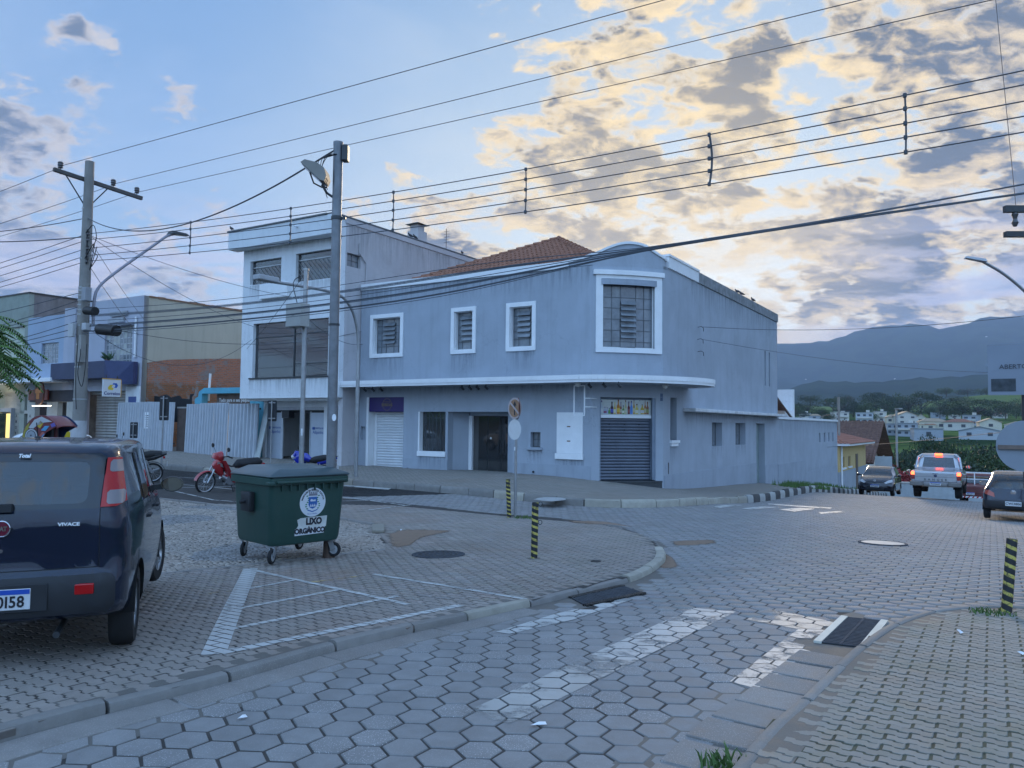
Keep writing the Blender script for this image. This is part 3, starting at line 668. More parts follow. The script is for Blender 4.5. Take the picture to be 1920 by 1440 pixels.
def painted(parent,poly,m,dz,cells=None,name='painted_line',label=None):
    "poly in town coordinates; cells: stone outlines it is cut to, else one sheet"
    ar=sum(poly[i-1][0]*poly[i][1]-poly[i][0]*poly[i-1][1] for i in range(len(poly)))
    if ar<0: poly=poly[::-1]
    P=np.array(poly); lo=P.min(0)-.2; hi=P.max(0)+.2; mb=MB('W'); polys=[]
    if cells=='hex': 
        c=hexC[(hexC[:,0]>lo[0])&(hexC[:,0]<hi[0])&(hexC[:,1]>lo[1])&(hexC[:,1]<hi[1])]; o=hex_outline(HR-.004,0); cl=[[tuple(q+p) for p in o] for q in c]
    elif cells=='brick':
        X0,Y0=-6,-27; cl=[]; dx,dy=BL+GX,BW+GY
        for j in range(int((lo[1]-Y0)/dy),int((hi[1]-Y0)/dy)+1):
            sh=dx*.5 if j%2 else 0
            for i in range(int((lo[0]-X0-sh)/dx)-1,int((hi[0]-X0-sh)/dx)+2):
                cx,cy=X0+sh+i*dx,Y0+j*dy; cl.append([(cx-BL/2,cy-BW/2),(cx+BL/2,cy-BW/2),(cx+BL/2,cy+BW/2),(cx-BL/2,cy+BW/2)])
    else:
        n=max(1,int((hi-lo).max()/.5)); cl=[[(lo[0]+i*.5,lo[1]+j*.5),(lo[0]+i*.5+.5,lo[1]+j*.5),(lo[0]+i*.5+.5,lo[1]+j*.5+.5),(lo[0]+i*.5,lo[1]+j*.5+.5)] for i in range(int((hi[0]-lo[0])/.5)+1) for j in range(int((hi[1]-lo[1])/.5)+1)]
    for q in cl:
        r=poly_clip(q,poly)
        if len(r)>=3:
            w=t2w_arr(r); z=gz(w[:,0],w[:,1])+dz; mb.face([(w[i,0],w[i,1],z[i]) for i in range(len(w))])
    if mb.V: 
        o=mb.build(name,m,parent,fix=False); o['kind']='structure'
        if label: o['label']=label
def pline(parent,p,q,w,m,dz,cells,**k):
    a,b=np.array(g2t(*p)),np.array(g2t(*q)); d=(b-a)/np.linalg.norm(b-a); n=np.array([-d[1],d[0]])*w/2
    painted(parent,[tuple(a-n),tuple(b-n),tuple(b+n),tuple(a+n)],m,dz,cells,**k)
for poly in ([(930,1172),(985,1180),(1075,1150),(1205,1122),(1200,1112),(1130,1120),(1040,1140)],[(1108,1213),(1190,1226),(1380,1136),(1300,1129)],[(1368,1262),(1420,1275),(1590,1160),(1500,1165)]):
    painted(road,[g2t(*p) for p in poly],white_p,ROADZ+.0045,'hex',label='worn white crossing stripe on the hexagonal stones')
painted(road,[g2t(*p) for p in [(870,1318),(955,1338),(1190,1226),(1108,1213)]],faded_p,ROADZ+.0045,'hex'); painted(road,[g2t(*p) for p in [(1440,1130),(1590,1160),(1500,1168),(1400,1150)]],faded_p,ROADZ+.0047,'hex')
for p,q,w,m in [((470,1066),(400,1228),.17,white_p),((470,1068),(765,1134),.07,white_p),((700,1077),(985,1124),.07,white_p),((408,1226),(865,1135),.10,white_p),((432,1180),(745,1118),.075,white_p),((445,1142),(640,1105),.07,white_p),((455,1106),(560,1087),.06,white_p),((290,1128),(455,1105),.07,yellow_p),((585,1092),(700,1077),.06,yellow_p)]:
    pline(pav,p,q,w,stall_p if m is white_p else m,.0045,'brick')
for p,q,w in [((262,908),(400,938),.08),((400,938),(640,955),.08),((300,905),(436,918),.06),((330,895),(500,903),.06),((640,932),(760,948),.07),((690,957),(770,947),.07),((640,940),(720,938),.06),((300,916),(450,912),.07)]:
    pline(pav,p,q,w,white_p,.009,None)
for poly in ([(640,905),(700,908),(735,912),(728,915),(640,908)],[(1460,952),(1500,949),(1530,951),(1490,956)],[(1390,950),(1440,946),(1465,948),(1410,952)],[(1534,957),(1575,955),(1582,957),(1540,960)],[(1325,948),(1370,943),(1395,944),(1350,949)],[(1440,941),(1560,949),(1556,951),(1440,943)]):
    painted(asph if poly[0][0]<800 else road,[g2t(*p) for p in poly],white_p,ROADZ+.009,None)
# ------------------------------------------------------------------ buildings along the far street (town frame)
grey_w=mat('grey_blue_paint',(.36,.40,.455),.8,var=.07,scale=.8,bump=.25,bscale=14,dirt=.16,dirtcol=(.17,.19,.21),streak=.22)
grey_l=mat('grey_blue_paint_low',(.335,.375,.43),.8,var=.08,scale=1.2,bump=.3,bscale=14,dirt=.25,dirtcol=(.15,.16,.17),streak=.25)
white_t=mat('white_trim_paint',(.80,.81,.82),.6,var=.05,scale=2,dirt=.12,dirtcol=(.35,.34,.31))
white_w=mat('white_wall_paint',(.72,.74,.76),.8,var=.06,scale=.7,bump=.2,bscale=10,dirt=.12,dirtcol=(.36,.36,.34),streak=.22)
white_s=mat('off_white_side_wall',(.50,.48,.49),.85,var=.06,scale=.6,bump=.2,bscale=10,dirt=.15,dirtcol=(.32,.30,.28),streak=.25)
shut_w=mat('white_rolling_shutter',(.66,.68,.70),.45,var=.05,scale=2)
shut_g=mat('grey_rolling_shutter',(.12,.135,.17),.4,metal=.3,var=.10,scale=2,streak=.2)
shut_b=mat('galvanised_shutter',(.34,.33,.31),.4,metal=.5,var=.12,scale=2,streak=.35)
dark_in=mat('dark_interior',(.02,.022,.026),.9,var=.2)
room_in=mat('room_interior',(.10,.10,.10),.9,var=.2,scale=1.)
steel_f=mat('steel_window_frame',(.10,.11,.12),.5,metal=.4,var=.1)
steel_l=mat('pale_steel_frame',(.42,.43,.44),.5,var=.1)
glass_w=glass_mat('window_glass',(.45,.50,.52),.35)
glass_d=glass_mat('dark_window_glass',(.10,.11,.13),.25)
glass_f=mat('frosted_glass',(.16,.185,.21),.12,var=.25,scale=2.5,spec=1.)
glass_f2=mat('frosted_glass_pale',(.19,.21,.23),.18,var=.25,scale=2.5,spec=1.)
tile_m=mat('clay_roof_tile',(.30,.14,.09),.85,var=.25,scale=5,dirt=.3,dirtcol=(.12,.07,.05),tone=False)
black_m=mat('black_paint',(.02,.02,.022),.5,var=.1)
metal_g=mat('galvanised_metal',(.36,.37,.38),.42,metal=.75,var=.15,scale=5,bump=.05,bscale=20)
metal_d=mat('dark_metal',(.06,.065,.07),.45,metal=.5,var=.1)
conc_m=mat('pole_concrete',(.27,.255,.235),.9,var=.12,scale=3,bump=.4,bscale=30,streak=.25)
def weather(m,c,zoff,courses=True):
    t=NT(m.node_tree); b=t.n['Principled BSDF']; g=t.new('ShaderNodeNewGeometry'); P=g.outputs['Position']; sp=t.new('ShaderNodeSeparateXYZ'); t.l.new(P,sp.inputs[0])
    src=b.inputs['Base Color'].links[0].from_socket
    patch=t.range(t.noise(P,.55,4,.5,.6),.52,.60); src=t.mix(t.math('MULTIPLY',patch,.16),src,tuple(x*1.35 for x in c))
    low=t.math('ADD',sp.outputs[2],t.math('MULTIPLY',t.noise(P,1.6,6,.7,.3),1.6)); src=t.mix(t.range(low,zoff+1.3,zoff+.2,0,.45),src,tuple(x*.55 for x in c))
    cr=t.new('ShaderNodeTexVoronoi',feature='DISTANCE_TO_EDGE'); t.l.new(t.vmath('ADD',P,t.vmath('SCALE',t.noise(P,2.5,4,.6,out=1),scale=.6)),cr.inputs['Vector']); cr.inputs['Scale'].default_value=.33; ln=t.range(cr.outputs[0],.0,.004,1,0)
    if courses:
        fz=t.math('FRACT',t.math('MULTIPLY',t.math('ADD',sp.outputs[2],20.),2.6)); ln=t.math('MAXIMUM',ln,t.math('MULTIPLY',t.range(fz,0,.035,1,0),t.range(t.noise(P,.9,3,.5),.48,.62,0,.6)))
    src=t.mix(t.math('MULTIPLY',ln,.30),src,tuple(x*.45 for x in c)); t.l.new(src,b.inputs['Base Color'])
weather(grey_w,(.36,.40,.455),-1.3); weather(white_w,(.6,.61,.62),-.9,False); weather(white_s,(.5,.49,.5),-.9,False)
def Tobj(parent,name,m,fn,**k):
    mb=MB('T'); fn(mb); return mb.build(name,m,parent,**k)
def LC(u,v):
    d=ray(u,v); n=(E-U); k=(A0@n)/(d[:2]@n); p=d*k; q=p[:2]-A0; return float(q@(E+U)/math.sqrt(2)),float(EYE+p[2])
S2=1.92; CL=S2*math.sqrt(2)
def CP(c,z,out=0.,bow=0.):
    "point on the chamfered corner: c along it, out towards the street"
    b=out+bow*(1-(2*c/CL-1)**2)*.13; r=1/math.sqrt(2); return (c*r+b*r,c*r-b*r,z)
class CB(MB):
    "boxes in chamfer coordinates (c,out,z)"
    def cbox(s,c0,c1,o0,o1,z0,z1,bow=0.,n=1):
        n=8 if bow else 1
        for i in range(n):
            a=c0+(c1-c0)*i/n; b=c0+(c1-c0)*(i+1)/n
            P=[CP(c,z,o,bow) for z in(z0,z1) for c,o in((a,o1),(b,o1),(b,o0),(a,o0))]
            F=[(3,2,1,0),(4,5,6,7),(0,1,5,4),(2,3,7,6)]
            if i==n-1: F.append((1,2,6,5))
            if i==0: F.append((3,0,4,7))
            s.add(P,F)
        return s
def slats(mb,x0,x1,z0,z1,y,p=.095,d=.028,axis='x'):
    "rolling shutter curtain: one rounded slat above another"
    n=int(round((z1-z0)/p)); p=(z1-z0)/n; V=[];F=[];pr=[(0,0),(.18,.62),(.45,1),(.75,.72),(.93,.15),(1,0)]
    prof=[(z0+i*p+a*p,y-b*d) for i in range(n) for a,b in pr[:-1]]+[(z1,y)]
    for z,yy in prof:
        for x in(x0,x1): V.append((x,yy,z) if axis=='x' else (yy,x,z))
    for i in range(len(prof)-1): F.append((2*i,2*i+1,2*i+3,2*i+2))
    return mb.add(V,F)
def each_slat(parent,name,m,x0,x1,z0,z1,y,p=.095,d=.028,x=None):
    n=int(round((z1-z0)/p)); p=(z1-z0)/n
    for i in range(n):
        mb=MB('T'); 
        V=[(xx,y-b*d,z0+i*p+a*p) for a,b in ((.02,0),(.18,.62),(.45,1),(.75,.72),(.93,.15),(.98,0)) for xx in(x0,x1)]+[(x0,y+.012,z0+i*p+.02*p),(x1,y+.012,z0+i*p+.02*p)]
        F=[(2*k,2*k+1,2*k+3,2*k+2) for k in range(5)]+[(10,11,13,12)]
        if x: V=[x(v) for v in V]
        mb.add(V,F); mb.build(name,m,parent,smooth=True)
def frame_ring(mb,x0,x1,z0,z1,w,y0,y1,sill=None):
    "picture-frame of four butted pieces"
    mb.box(x0,x1,y0,y1,z1-w,z1); mb.box(x0,x1,y0,y1,z0,z0+w); mb.box(x0,x0+w,y0,y1,z0+w,z1-w); mb.box(x1-w,x1,y0,y1,z0+w,z1-w); return mb
def steel_window(parent,x0,x1,z0,z1,y,cols,rows,vent=None,bars=.022,mg=None,mf=None,glass='pane',xf=None,label=None):
    "steel casement: frame with bars, panes behind them, optional louvre in the middle (c0,c1,z0,z1,n)"
    mg=mg or glass_f; mf=mf or steel_f; T=xf or (lambda p:p)
    fr=MB('T'); xs=[x0+(x1-x0)*c for c in cols]; zs=[z0+(z1-z0)*r for r in rows]
    def bx(mb,a,b,c,d,e,f):
        V=[T(v) for v in[(a,c,e),(b,c,e),(b,d,e),(a,d,e),(a,c,f),(b,c,f),(b,d,f),(a,d,f)]]; mb.add(V,[(3,2,1,0),(4,5,6,7),(0,1,5,4),(1,2,6,5),(2,3,7,6),(3,0,4,7)])
    for x in xs: bx(fr,x-bars/2,x+bars/2,y-.018,y+.018,z0,z1)
    for i in range(len(xs)-1):
        for z in zs:
            if vent and vent[0]-1e-3<=xs[i] and xs[i+1]<=vent[1]+1e-3 and vent[2]+1e-3<z<vent[3]-1e-3: continue
            bx(fr,xs[i]+bars/2,xs[i+1]-bars/2,y-.016,y+.016,z-bars/2,z+bars/2)
    w=fr.build('window_frame',mf,parent)
    if label: w['label']=label
    for i in range(len(xs)-1):
        for j in range(len(zs)-1):
            a,b,c,d=xs[i],xs[i+1],zs[j],zs[j+1]
            if vent and vent[0]-1e-3<=a and b<=vent[1]+1e-3 and c>=vent[2]-1e-3 and d<=vent[3]+1e-3: continue
            p=MB('T'); bx(p,a+bars/2,b-bars/2,y-.004+random.uniform(-.002,.002),y+.002,c+bars/2,d-bars/2); p.build(glass,mg if not isinstance(mg,list) else random.choice(mg),w)
    if vent:
        a,b,c,d,n=vent
        for k in range(n):
            z=c+(d-c)*(k+.5)/n; h=(d-c)/n; p=MB('T'); V=[T(v) for v in[(a+.02,y-.09,z-h*.42),(b-.02,y-.09,z-h*.42),(b-.02,y+.01,z+h*.42),(a+.02,y+.01,z+h*.42),(a+.02,y-.082,z-h*.42-.004),(b-.02,y-.082,z-h*.42-.004),(b-.02,y+.018,z+h*.42-.004),(a+.02,y+.018,z+h*.42-.004)]]
            p.add(V,[(0,1,2,3),(7,6,5,4),(0,4,5,1),(1,5,6,2),(2,6,7,3),(3,7,4,0)]); p.build('louvre',glass_f2,w)
    return w
def clay_roof(name,parent,peak,ridge_end,eaves,m,col=.21,row=.36,faces=None):
    "faces: list of planar polygons (T coords) given as (origin eave point, eave direction end, list of polygon points)"
    for P in faces:
        o=Vector(P[0]); ex=(Vector(P[1])-o); L=ex.length; ex.normalize(); nrm=None
        top=Vector(P[2]); up=(top-o)-ex*((top-o).dot(ex)); H=up.length; up.normalize(); nrm=ex.cross(up).normalized()
        if nrm.z<0: nrm=-nrm
        poly=[((Vector(p)-o).dot(ex),(Vector(p)-o).dot(up)) for p in P]; mb=MB('T'); 
        C=[];nc=int(L/col)+1; nr=int(H/row)+1
        for i in range(nc):
            for j in range(nr):
                cx,cy=(i+.5)*col,(j+.5)*row
                if not pip(np.array([[cx,cy]]),poly)[0]: continue
                for (px_,hh) in ((0,1),):
                    V=[];jj=random.uniform(-.006,.006)
                    for (yy,lift) in ((cy-row*.55,.035),(cy+row*.5,.0)):
                        for a in (0,.25,.5,.75,1.): V.append(o+ex*(cx-col*.36+a*col*.72+jj)+up*yy+nrm*(lift+.062*math.sin(math.pi*a)))
                    mb.add(V,[(k,k+1,k+6,k+5) for k in range(4)]+[(4,3,2,1,0)])
        mb.face([tuple(o+ex*p[0]+up*p[1]) for p in poly]) if True else None
        mb.build(name,m,parent,kind='stuff')
# ================= grey corner building
gb=tempty('corner_building',0,0,label='grey-blue painted two-storey corner building with white window frames and rounded corner',cat='building')
ZT=7.28; Z0=-1.6
front_holes=[(-10.62,-8.58,-1.5,2.66),(-7.80,-6.43,.44,2.05),(-6.31,-3.27,-1.5,2.05),(-2.50,-2.08,.74,1.30),(-10.95,-10.68,.86,1.41),(-10.34,-8.82,4.48,6.02),(-6.06,-5.16,4.48,6.02),(-3.46,-2.46,4.48,6.02)]
Tobj(gb,'front_wall',grey_w,lambda m:wall_mb(-11.05,0,Z0,ZT,front_holes,0,.35,m))
def chamf(m):
    c=CB('T'); c.cbox(0,.30,-.35,0,Z0,3.0); c.cbox(2.42,CL,-.35,0,Z0,3.0); c.cbox(.30,2.42,-.35,0,2.58,3.0)
    c.cbox(0,CL,-.35,0,3.0,4.25,1); c.cbox(0,.36,-.35,0,4.25,6.72,1) if False else None
    # upper part with the big window opening, following the bow
    def seg(c0,c1,z0,z1):
        n=6
        for i in range(n):
            a=c0+(c1-c0)*i/n;b=c0+(c1-c0)*(i+1)/n; P=[CP(cc,z,o,1) for z in(z0,z1) for cc,o in((a,-.35),(b,-.35),(b,0),(a,0))]
            c.add(P,[(0,1,2,3),(7,6,5,4),(3,2,6,7),(1,0,4,5),(0,3,7,4),(2,1,5,6)])
    seg(0,.34,4.25,6.72); seg(2.36,CL,4.25,6.72); seg(0,CL,6.72,7.30)
    m.merge(c)
Tobj(gb,'corner_wall',grey_w,chamf)
side_holes=[(2.66,3.34,1.05,2.64),(7.65,9.10,.73,1.75),(11.18,12.9,.72,1.75),(14.9,16.6,-2.8,1.75),(16.65,16.95,3.75,5.57),(17.55,17.85,3.75,5.57)]
Tobj(gb,'side_wall',grey_w,lambda m:wall_mb(S2,19.5,-3,7.42,side_holes,S2,S2-.4,m,axis='y'))
Tobj(gb,'rear_wall',grey_w,lambda m:(m.box(-11.05,S2-.4,19.2,19.5,-3,7.3),m.box(-11.05,-10.8,.35,19.2,-1.5,7.3)))
Tobj(gb,'flat_roof',mat('roof_membrane',(.16,.15,.14),.9),lambda m:m.add([(-10.8,.35,6.8),(-.2,.35,6.8),(S2-.41,2.2,6.8),(S2-.41,19.2,6.8),(-10.8,19.2,6.8)],[(0,1,2,3,4)]))
Tobj(gb,'room_floor',room_in,lambda m:(m.add([(-10.8,.36,3.2),(-.15,.36,3.2),(S2-.41,2.2,3.2),(S2-.41,19.2,3.2),(-10.8,19.2,3.2)],[(0,1,2,3,4)]),m.box(-10.7,1.4,2.8,2.9,-1.4,6.8)))
# cornices
Tobj(gb,'front_cornice',white_t,lambda m:(m.box(-11.05,-.95,-.07,.30,ZT,7.53)))
def arch(m):
    cv=catmull([(-1.25,7.53),(-.6,7.60),(0,7.72),(.55,7.98),(1.05,8.15),(1.5,8.19),(1.95,8.12),(2.35,7.93),(2.75,7.75),(3.05,7.70)],.12)
    def P(c,z,o): 
        if c<0: return (c,-o,z)
        if c>CL: r=1/math.sqrt(2); return (S2+o,S2+(c-CL),z)
        b=min(1,c/.25,(CL-c)/.25); return CP(c,z,o,1)
    for i in range(len(cv)-1):
        (a,za),(b,zb)=cv[i],cv[i+1]
        V=[P(a,7.30,-.3),P(b,7.30,-.3),P(b,zb-.09,-.3),P(a,za-.09,-.3),P(a,7.30,0),P(b,7.30,0),P(b,zb-.09,0),P(a,za-.09,0)]
        m.add(V,[(0,1,2,3),(7,6,5,4),(0,4,5,1),(3,2,6,7)]+([(0,3,7,4)] if i==0 else [])+([(1,5,6,2)] if i==len(cv)-2 else []))
    return cv,P
_cv=[]
Tobj(gb,'arched_parapet',grey_w,lambda m:_cv.append(arch(m)))
def arch_cap(m):
    cv,P=_cv[0]
    for i in range(len(cv)-1):
        (a,za),(b,zb)=cv[i],cv[i+1]
        V=[P(a,za-.09,-.34),P(b,zb-.09,-.34),P(b,zb,-.34),P(a,za,-.34),P(a,za-.09,.06),P(b,zb-.09,.06),P(b,zb,.06),P(a,za,.06)]
        m.add(V,[(0,1,2,3),(7,6,5,4),(0,4,5,1),(3,2,6,7)]+([(0,3,7,4)] if i==0 else [])+([(1,5,6,2)] if i==len(cv)-2 else []))
Tobj(gb,'parapet_coping',white_t,arch_cap)
Tobj(gb,'side_coping',mat('weathered_coping',(.24,.25,.26),.9,var=.3,dirt=.5,dirtcol=(.05,.05,.05)),lambda m:m.box(S2-.45,S2+.05,5.75,19.55,7.42,7.86))
Tobj(gb,'side_cornice',white_t,lambda m:(m.box(S2-.42,S2+.07,CL*0+2.35,5.74,7.42,7.84),m.box(S2-.43,S2+.11,2.30,5.74,7.84,7.92)))
# plinth: a few mm proud
Tobj(gb,'plinth',grey_l,lambda m:(m.box(-8.57,-6.33,-.02,-.001,Z0,.14),)); Tobj(gb,'plinth',grey_l,lambda m:m.box(-3.25,-.02,-.02,-.001,Z0,.14)); Tobj(gb,'plinth',grey_l,lambda m:(m.box(S2+.001,S2+.02,2.0,14.88,-2.6,-.22),)); Tobj(gb,'plinth',grey_l,lambda m:m.box(S2+.001,S2+.02,16.62,19.4,-3,-.42))
# upper windows
def upper_window(x0,x1,z0,z1,cols,ventc):
    f=Tobj(gb,'window_surround',white_t,lambda m:frame_ring(m,x0-.15,x1+.15,z0-.15,z1+.15,.16,-.05,.05),bevel=.006)
    Tobj(f,'reveal',white_t,lambda m:(m.box(x0-.002,x0+.03,.055,.30,z0,z1),m.box(x1-.03,x1+.002,.055,.30,z0,z1),m.box(x0+.03,x1-.03,.055,.30,z1-.03,z1),m.box(x0+.03,x1-.03,.055,.30,z0,z0+.03)))
    steel_window(gb,x0+.03,x1-.03,z0+.03,z1-.03,.24,cols,[0,.2,.4,.6,.8,1],vent=ventc,mg=[glass_f,glass_f2])
upper_window(-10.34,-8.82,4.48,6.02,[0,.18,.36,.64,.82,1],None)
for k in range(5):
    pass
def louvres(x0,x1,z0,z1,n,y,parent=gb):
    for k in range(n):
        z=z0+(z1-z0)*(k+.5)/n; h=(z1-z0)/n
        Tobj(parent,'louvre',glass_f2,lambda m:m.add([(x0,y-.10,z-h*.40),(x1,y-.10,z-h*.40),(x1,y-.02,z+h*.35),(x0,y-.02,z+h*.35),(x0,y-.10,z-h*.40-.012),(x1,y-.10,z-h*.40-.012),(x1,y-.01,z+h*.35-.01),(x0,y-.01,z+h*.35-.01)],[(0,1,2,3),(7,6,5,4),(0,4,5,1),(1,5,6,2),(2,6,7,3),(3,7,4,0)]))
upper_window(-6.06,-5.16,4.48,6.02,[0,.25,.75,1],None)
upper_window(-3.46,-2.46,4.48,6.02,[0,.25,.75,1],None)
louvres(-9.92,-9.28,4.92,5.86,5,.23); louvres(-5.86,-5.30,4.86,5.90,5,.23); louvres(-3.22,-2.66,4.86,5.90,5,.23)
# big corner window
def cx(p): return CP(p[0],p[2],-p[1],1)
def ring_c(m):
    c=CB('T'); c.cbox(.12,.36,-.02,.06,4.17,6.95,1); c.cbox(2.34,2.64,-.02,.06,4.17,6.95,1); c.cbox(.36,2.34,-.02,.06,4.17,4.34,1); c.cbox(.36,2.34,-.02,.06,6.82,6.95,1); c.cbox(.03,2.72,-.02,.13,6.952,7.12,1); m.merge(c)
Tobj(gb,'corner_window_surround',white_t,ring_c)
Tobj(gb,'blind_box',grey_l,lambda m:m.merge(CB('T').cbox(.30,2.40,.061,.10,6.60,6.81,1)))
Tobj(gb,'corner_window_reveal',white_t,lambda m:m.merge(CB('T').cbox(.36,.40,-.33,-.021,4.35,6.6).cbox(2.30,2.34,-.33,-.021,4.35,6.6).cbox(.40,2.30,-.33,-.021,4.35,4.38)))
steel_window(gb,.40,2.30,4.38,6.62,.16,[0,.18,.35,.66,.83,1],[0,.09,.27,.45,.63,.80,1],mg=[glass_f,glass_f2,glass_f],xf=cx)
for k in range(7):
    z=4.72+k*.2
    Tobj(gb,'louvre',glass_f2,lambda m:m.add([cx(p) for p in[(1.07,.04,z),(1.64,.04,z),(1.64,.14,z+.14),(1.07,.14,z+.14),(1.07,.045,z-.012),(1.64,.045,z-.012),(1.64,.15,z+.13),(1.07,.15,z+.13)]],[(0,1,2,3),(7,6,5,4),(0,4,5,1),(1,5,6,2),(2,6,7,3),(3,7,4,0)]))
Tobj(gb,'interior_curtain',mat('pale_curtain',(.40,.38,.34),.9,var=.1),lambda m:(m.merge(CB('T').cbox(.4,1.0,-.62,-.6,4.4,6.6)),m.box(-10.3,-9.3,.9,.92,4.4,6.0)))
# canopy round the corner
can=[(-11.45,0),(-11.45,-1.08),(.05,-1.08),(.9,-.82),(1.9,-.05),(2.6,.85),(3.15,1.9),(3.35,2.9),(3.25,3.7),(2.9,4.25),(2.3,4.55),(S2,4.6),(S2,S2),(0,0)]
cc=catmull(can[2:11],.25); canp=[can[0],can[1]]+[tuple(p) for p in cc]+[can[11],can[12],can[13]]
Tobj(gb,'canopy_slab',mat('canopy_render',(.33,.36,.40),.8,var=.1,streak=.3),lambda m:m.prism([(a*.998,b*.998) for a,b in canp],3.06,3.22))
def rim(m):
    ln=[can[0],can[1]]+[tuple(p) for p in cc]+[can[11]]
    for i in range(len(ln)-1):
        a,b=Vector((*ln[i],0)),Vector((*ln[i+1],0)); d=(b-a).normalized(); n=Vector((d.y,-d.x,0)); 
        for z0,z1,o in((3.14,3.30,.035),(3.05,3.139,.012)):
            V=[(a+n*o),(b+n*o),(b-n*.10),(a-n*.10)]; V=[(v.x,v.y,z) for z in(z0,z1) for v in V]; m.add(V,[(3,2,1,0),(4,5,6,7),(0,1,5,4),(2,3,7,6)]+([(3,0,4,7)] if i==0 else [])+([(1,2,6,5)] if i==len(ln)-2 else []))
Tobj(gb,'canopy_edge',white_t,rim)
Tobj(gb,'side_canopy',mat('canopy_white',(.62,.63,.64),.7,var=.15,dirt=.35,dirtcol=(.2,.18,.17)),lambda m:m.box(S2,S2+.52,4.0,19.38,2.14,2.27),bevel=.02)
# little spotlights under the canopy
for s_ in (-10.2,-9.75,-9.3,-5.2,-4.85,-4.5,-4.1,.2,.75,1.3):
    Tobj(gb,'spotlight',metal_d,lambda m:(m.cyl((s_,-.62,3.06),(s_,-.62,2.98),.02,8),m.cyl((s_-.02,-.66,3.0),(s_+.05,-.56,2.88),.045,10)))
for s_,t_ in ((-.2,-.7),(2.2,1.4)):
    Tobj(gb,'globe_lamp',mat('opal_lamp_glass',(.6,.6,.58),.4),lambda m:m.lathe([(.001,-.16),(.06,-.14),(.10,-.08),(.11,-.03),(.08,0)],16,(s_,t_,3.06)),smooth='all')
# shop front 1: white shutter under purple sign
sh=Tobj(gb,'shutter_surround',white_t,lambda m:(m.box(-10.62,-10.50,-.015,.42,-.9,2.66),m.box(-8.60,-8.56,.0,.40,-.5,2.0) if False else None,m.box(-10.5,-8.585,.30,.44,1.96,2.03)))
each_slat(sh,'shutter_slat',shut_w,-10.34,-8.60,-.33,1.95,.40,.114,.03)
Tobj(sh,'side_panel',white_t,lambda m:m.box(-10.49,-10.345,.36,.42,-.5,1.95))
Tobj(sh,'threshold',mat('door_step',(.12,.08,.07),.8),lambda m:m.box(-10.5,-8.58,.05,.42,-.62,-.335))
sg=Tobj(gb,'shop_sign',mat('purple_sign',(.035,.02,.13),.4,var=.05),lambda m:m.box(-10.52,-8.585,.02,.10,2.05,2.655))
gold=mat('gold_print',(.22,.17,.10),.5)
Tobj(sg,'sign_emblem',gold,lambda m:m.lathe([(.235,0),(.25,0),(.25,-.006),(.235,-.006)],32,(-9.50,.014,2.35),'y'))
PG=worldm(gb).inverted()
def tl(s,t,z,par): return PG@MT@Vector((s,t,z)) if par is gb else (worldm(par).inverted()@MT@Vector((s,t,z)))
text('sign_text','BEBIDAS',.16,gold,sg,tl(-9.50,.008,2.33,sg),bold=.004)
text('sign_text','A CASA DAS',.06,gold,sg,tl(-9.50,.008,2.46,sg))
Tobj(gb,'wall_niche',grey_l,lambda m:m.box(-10.95,-10.68,.12,.14,.86,1.41))
# low window
lw=Tobj(gb,'low_window_jamb',white_t,lambda m:(m.box(-7.80,-7.72,-.02,.30,.44,2.05),m.box(-7.82,-6.40,-.05,.30,.26,.46)))
steel_window(gb,-7.72,-6.45,.46,2.04,.22,[0,.10,.25,.4,.55,.7,.85,1],[0,.85,1],mg=glass_w)
Tobj(gb,'window_display',mat('display_cloth',(.30,.31,.34),.9,var=.3,scale=2),lambda m:(m.box(-7.6,-6.6,.75,.78,.46,.95),m.box(-7.6,-6.6,1.1,1.12,.46,1.95)))
# recessed entrance
Tobj(gb,'recess_wall',grey_w,lambda m:(m.add([(-6.31,.352,-1.2),(-5.86,.85,-1.2),(-5.86,.85,2.05),(-6.31,.352,2.05)],[(0,1,2,3)]),m.add([(-6.31,-.0,2.052),(-3.27,-.0,2.052),(-3.27,.9,2.052),(-6.31,.9,2.052)],[(0,1,2,3)]),m.box(-3.72,-3.27,.36,.95,-1.2,2.05),m.box(-5.84,-3.72,.86,.98,1.90,2.05)))
dj=Tobj(gb,'door_jamb',white_t,lambda m:m.box(-5.86,-5.70,.80,.92,-.4,1.90))
Tobj(gb,'entrance_step',mat('terracotta_step',(.16,.075,.06),.7,var=.2,scale=4),lambda m:(m.box(-6.25,-3.30,.02,.95,-.9,-.30),m.box(-6.2,-3.25,-.22,.02,-.9,-.33)),bevel=.01)
for a,b in((-5.0,-4.37),(-4.35,-3.73)):
    d_=Tobj(gb,'glass_door',glass_d,lambda m:m.box(a,b,.90,.91,-.29,1.88))
    x=b-.10 if a<-4.6 else a+.10
    Tobj(d_,'door_handle',metal_d,lambda m:(m.cyl((x,.84,.45),(x,.84,.95),.014,8),m.cyl((x,.84,.5),(x,.90,.5),.01,6),m.cyl((x,.84,.9),(x,.90,.9),.01,6)))
    Tobj(d_,'door_edge',metal_d,lambda m:(m.box(a,a+.02,.89,.92,-.29,1.88),m.box(a+.021,b,.89,.92,1.86,1.89)))
Tobj(gb,'fixed_pane',glass_d,lambda m:m.box(-5.44,-5.02,.90,.91,-.29,1.88)); Tobj(gb,'side_wall_panel',room_in,lambda m:m.box(-5.7,-5.46,.93,1.9,-.3,1.9))
Tobj(gb,'door_sticker',white_t,lambda m:m.lathe([(.001,0),(.045,0)],12,(-4.85,.888,1.02),'y'))
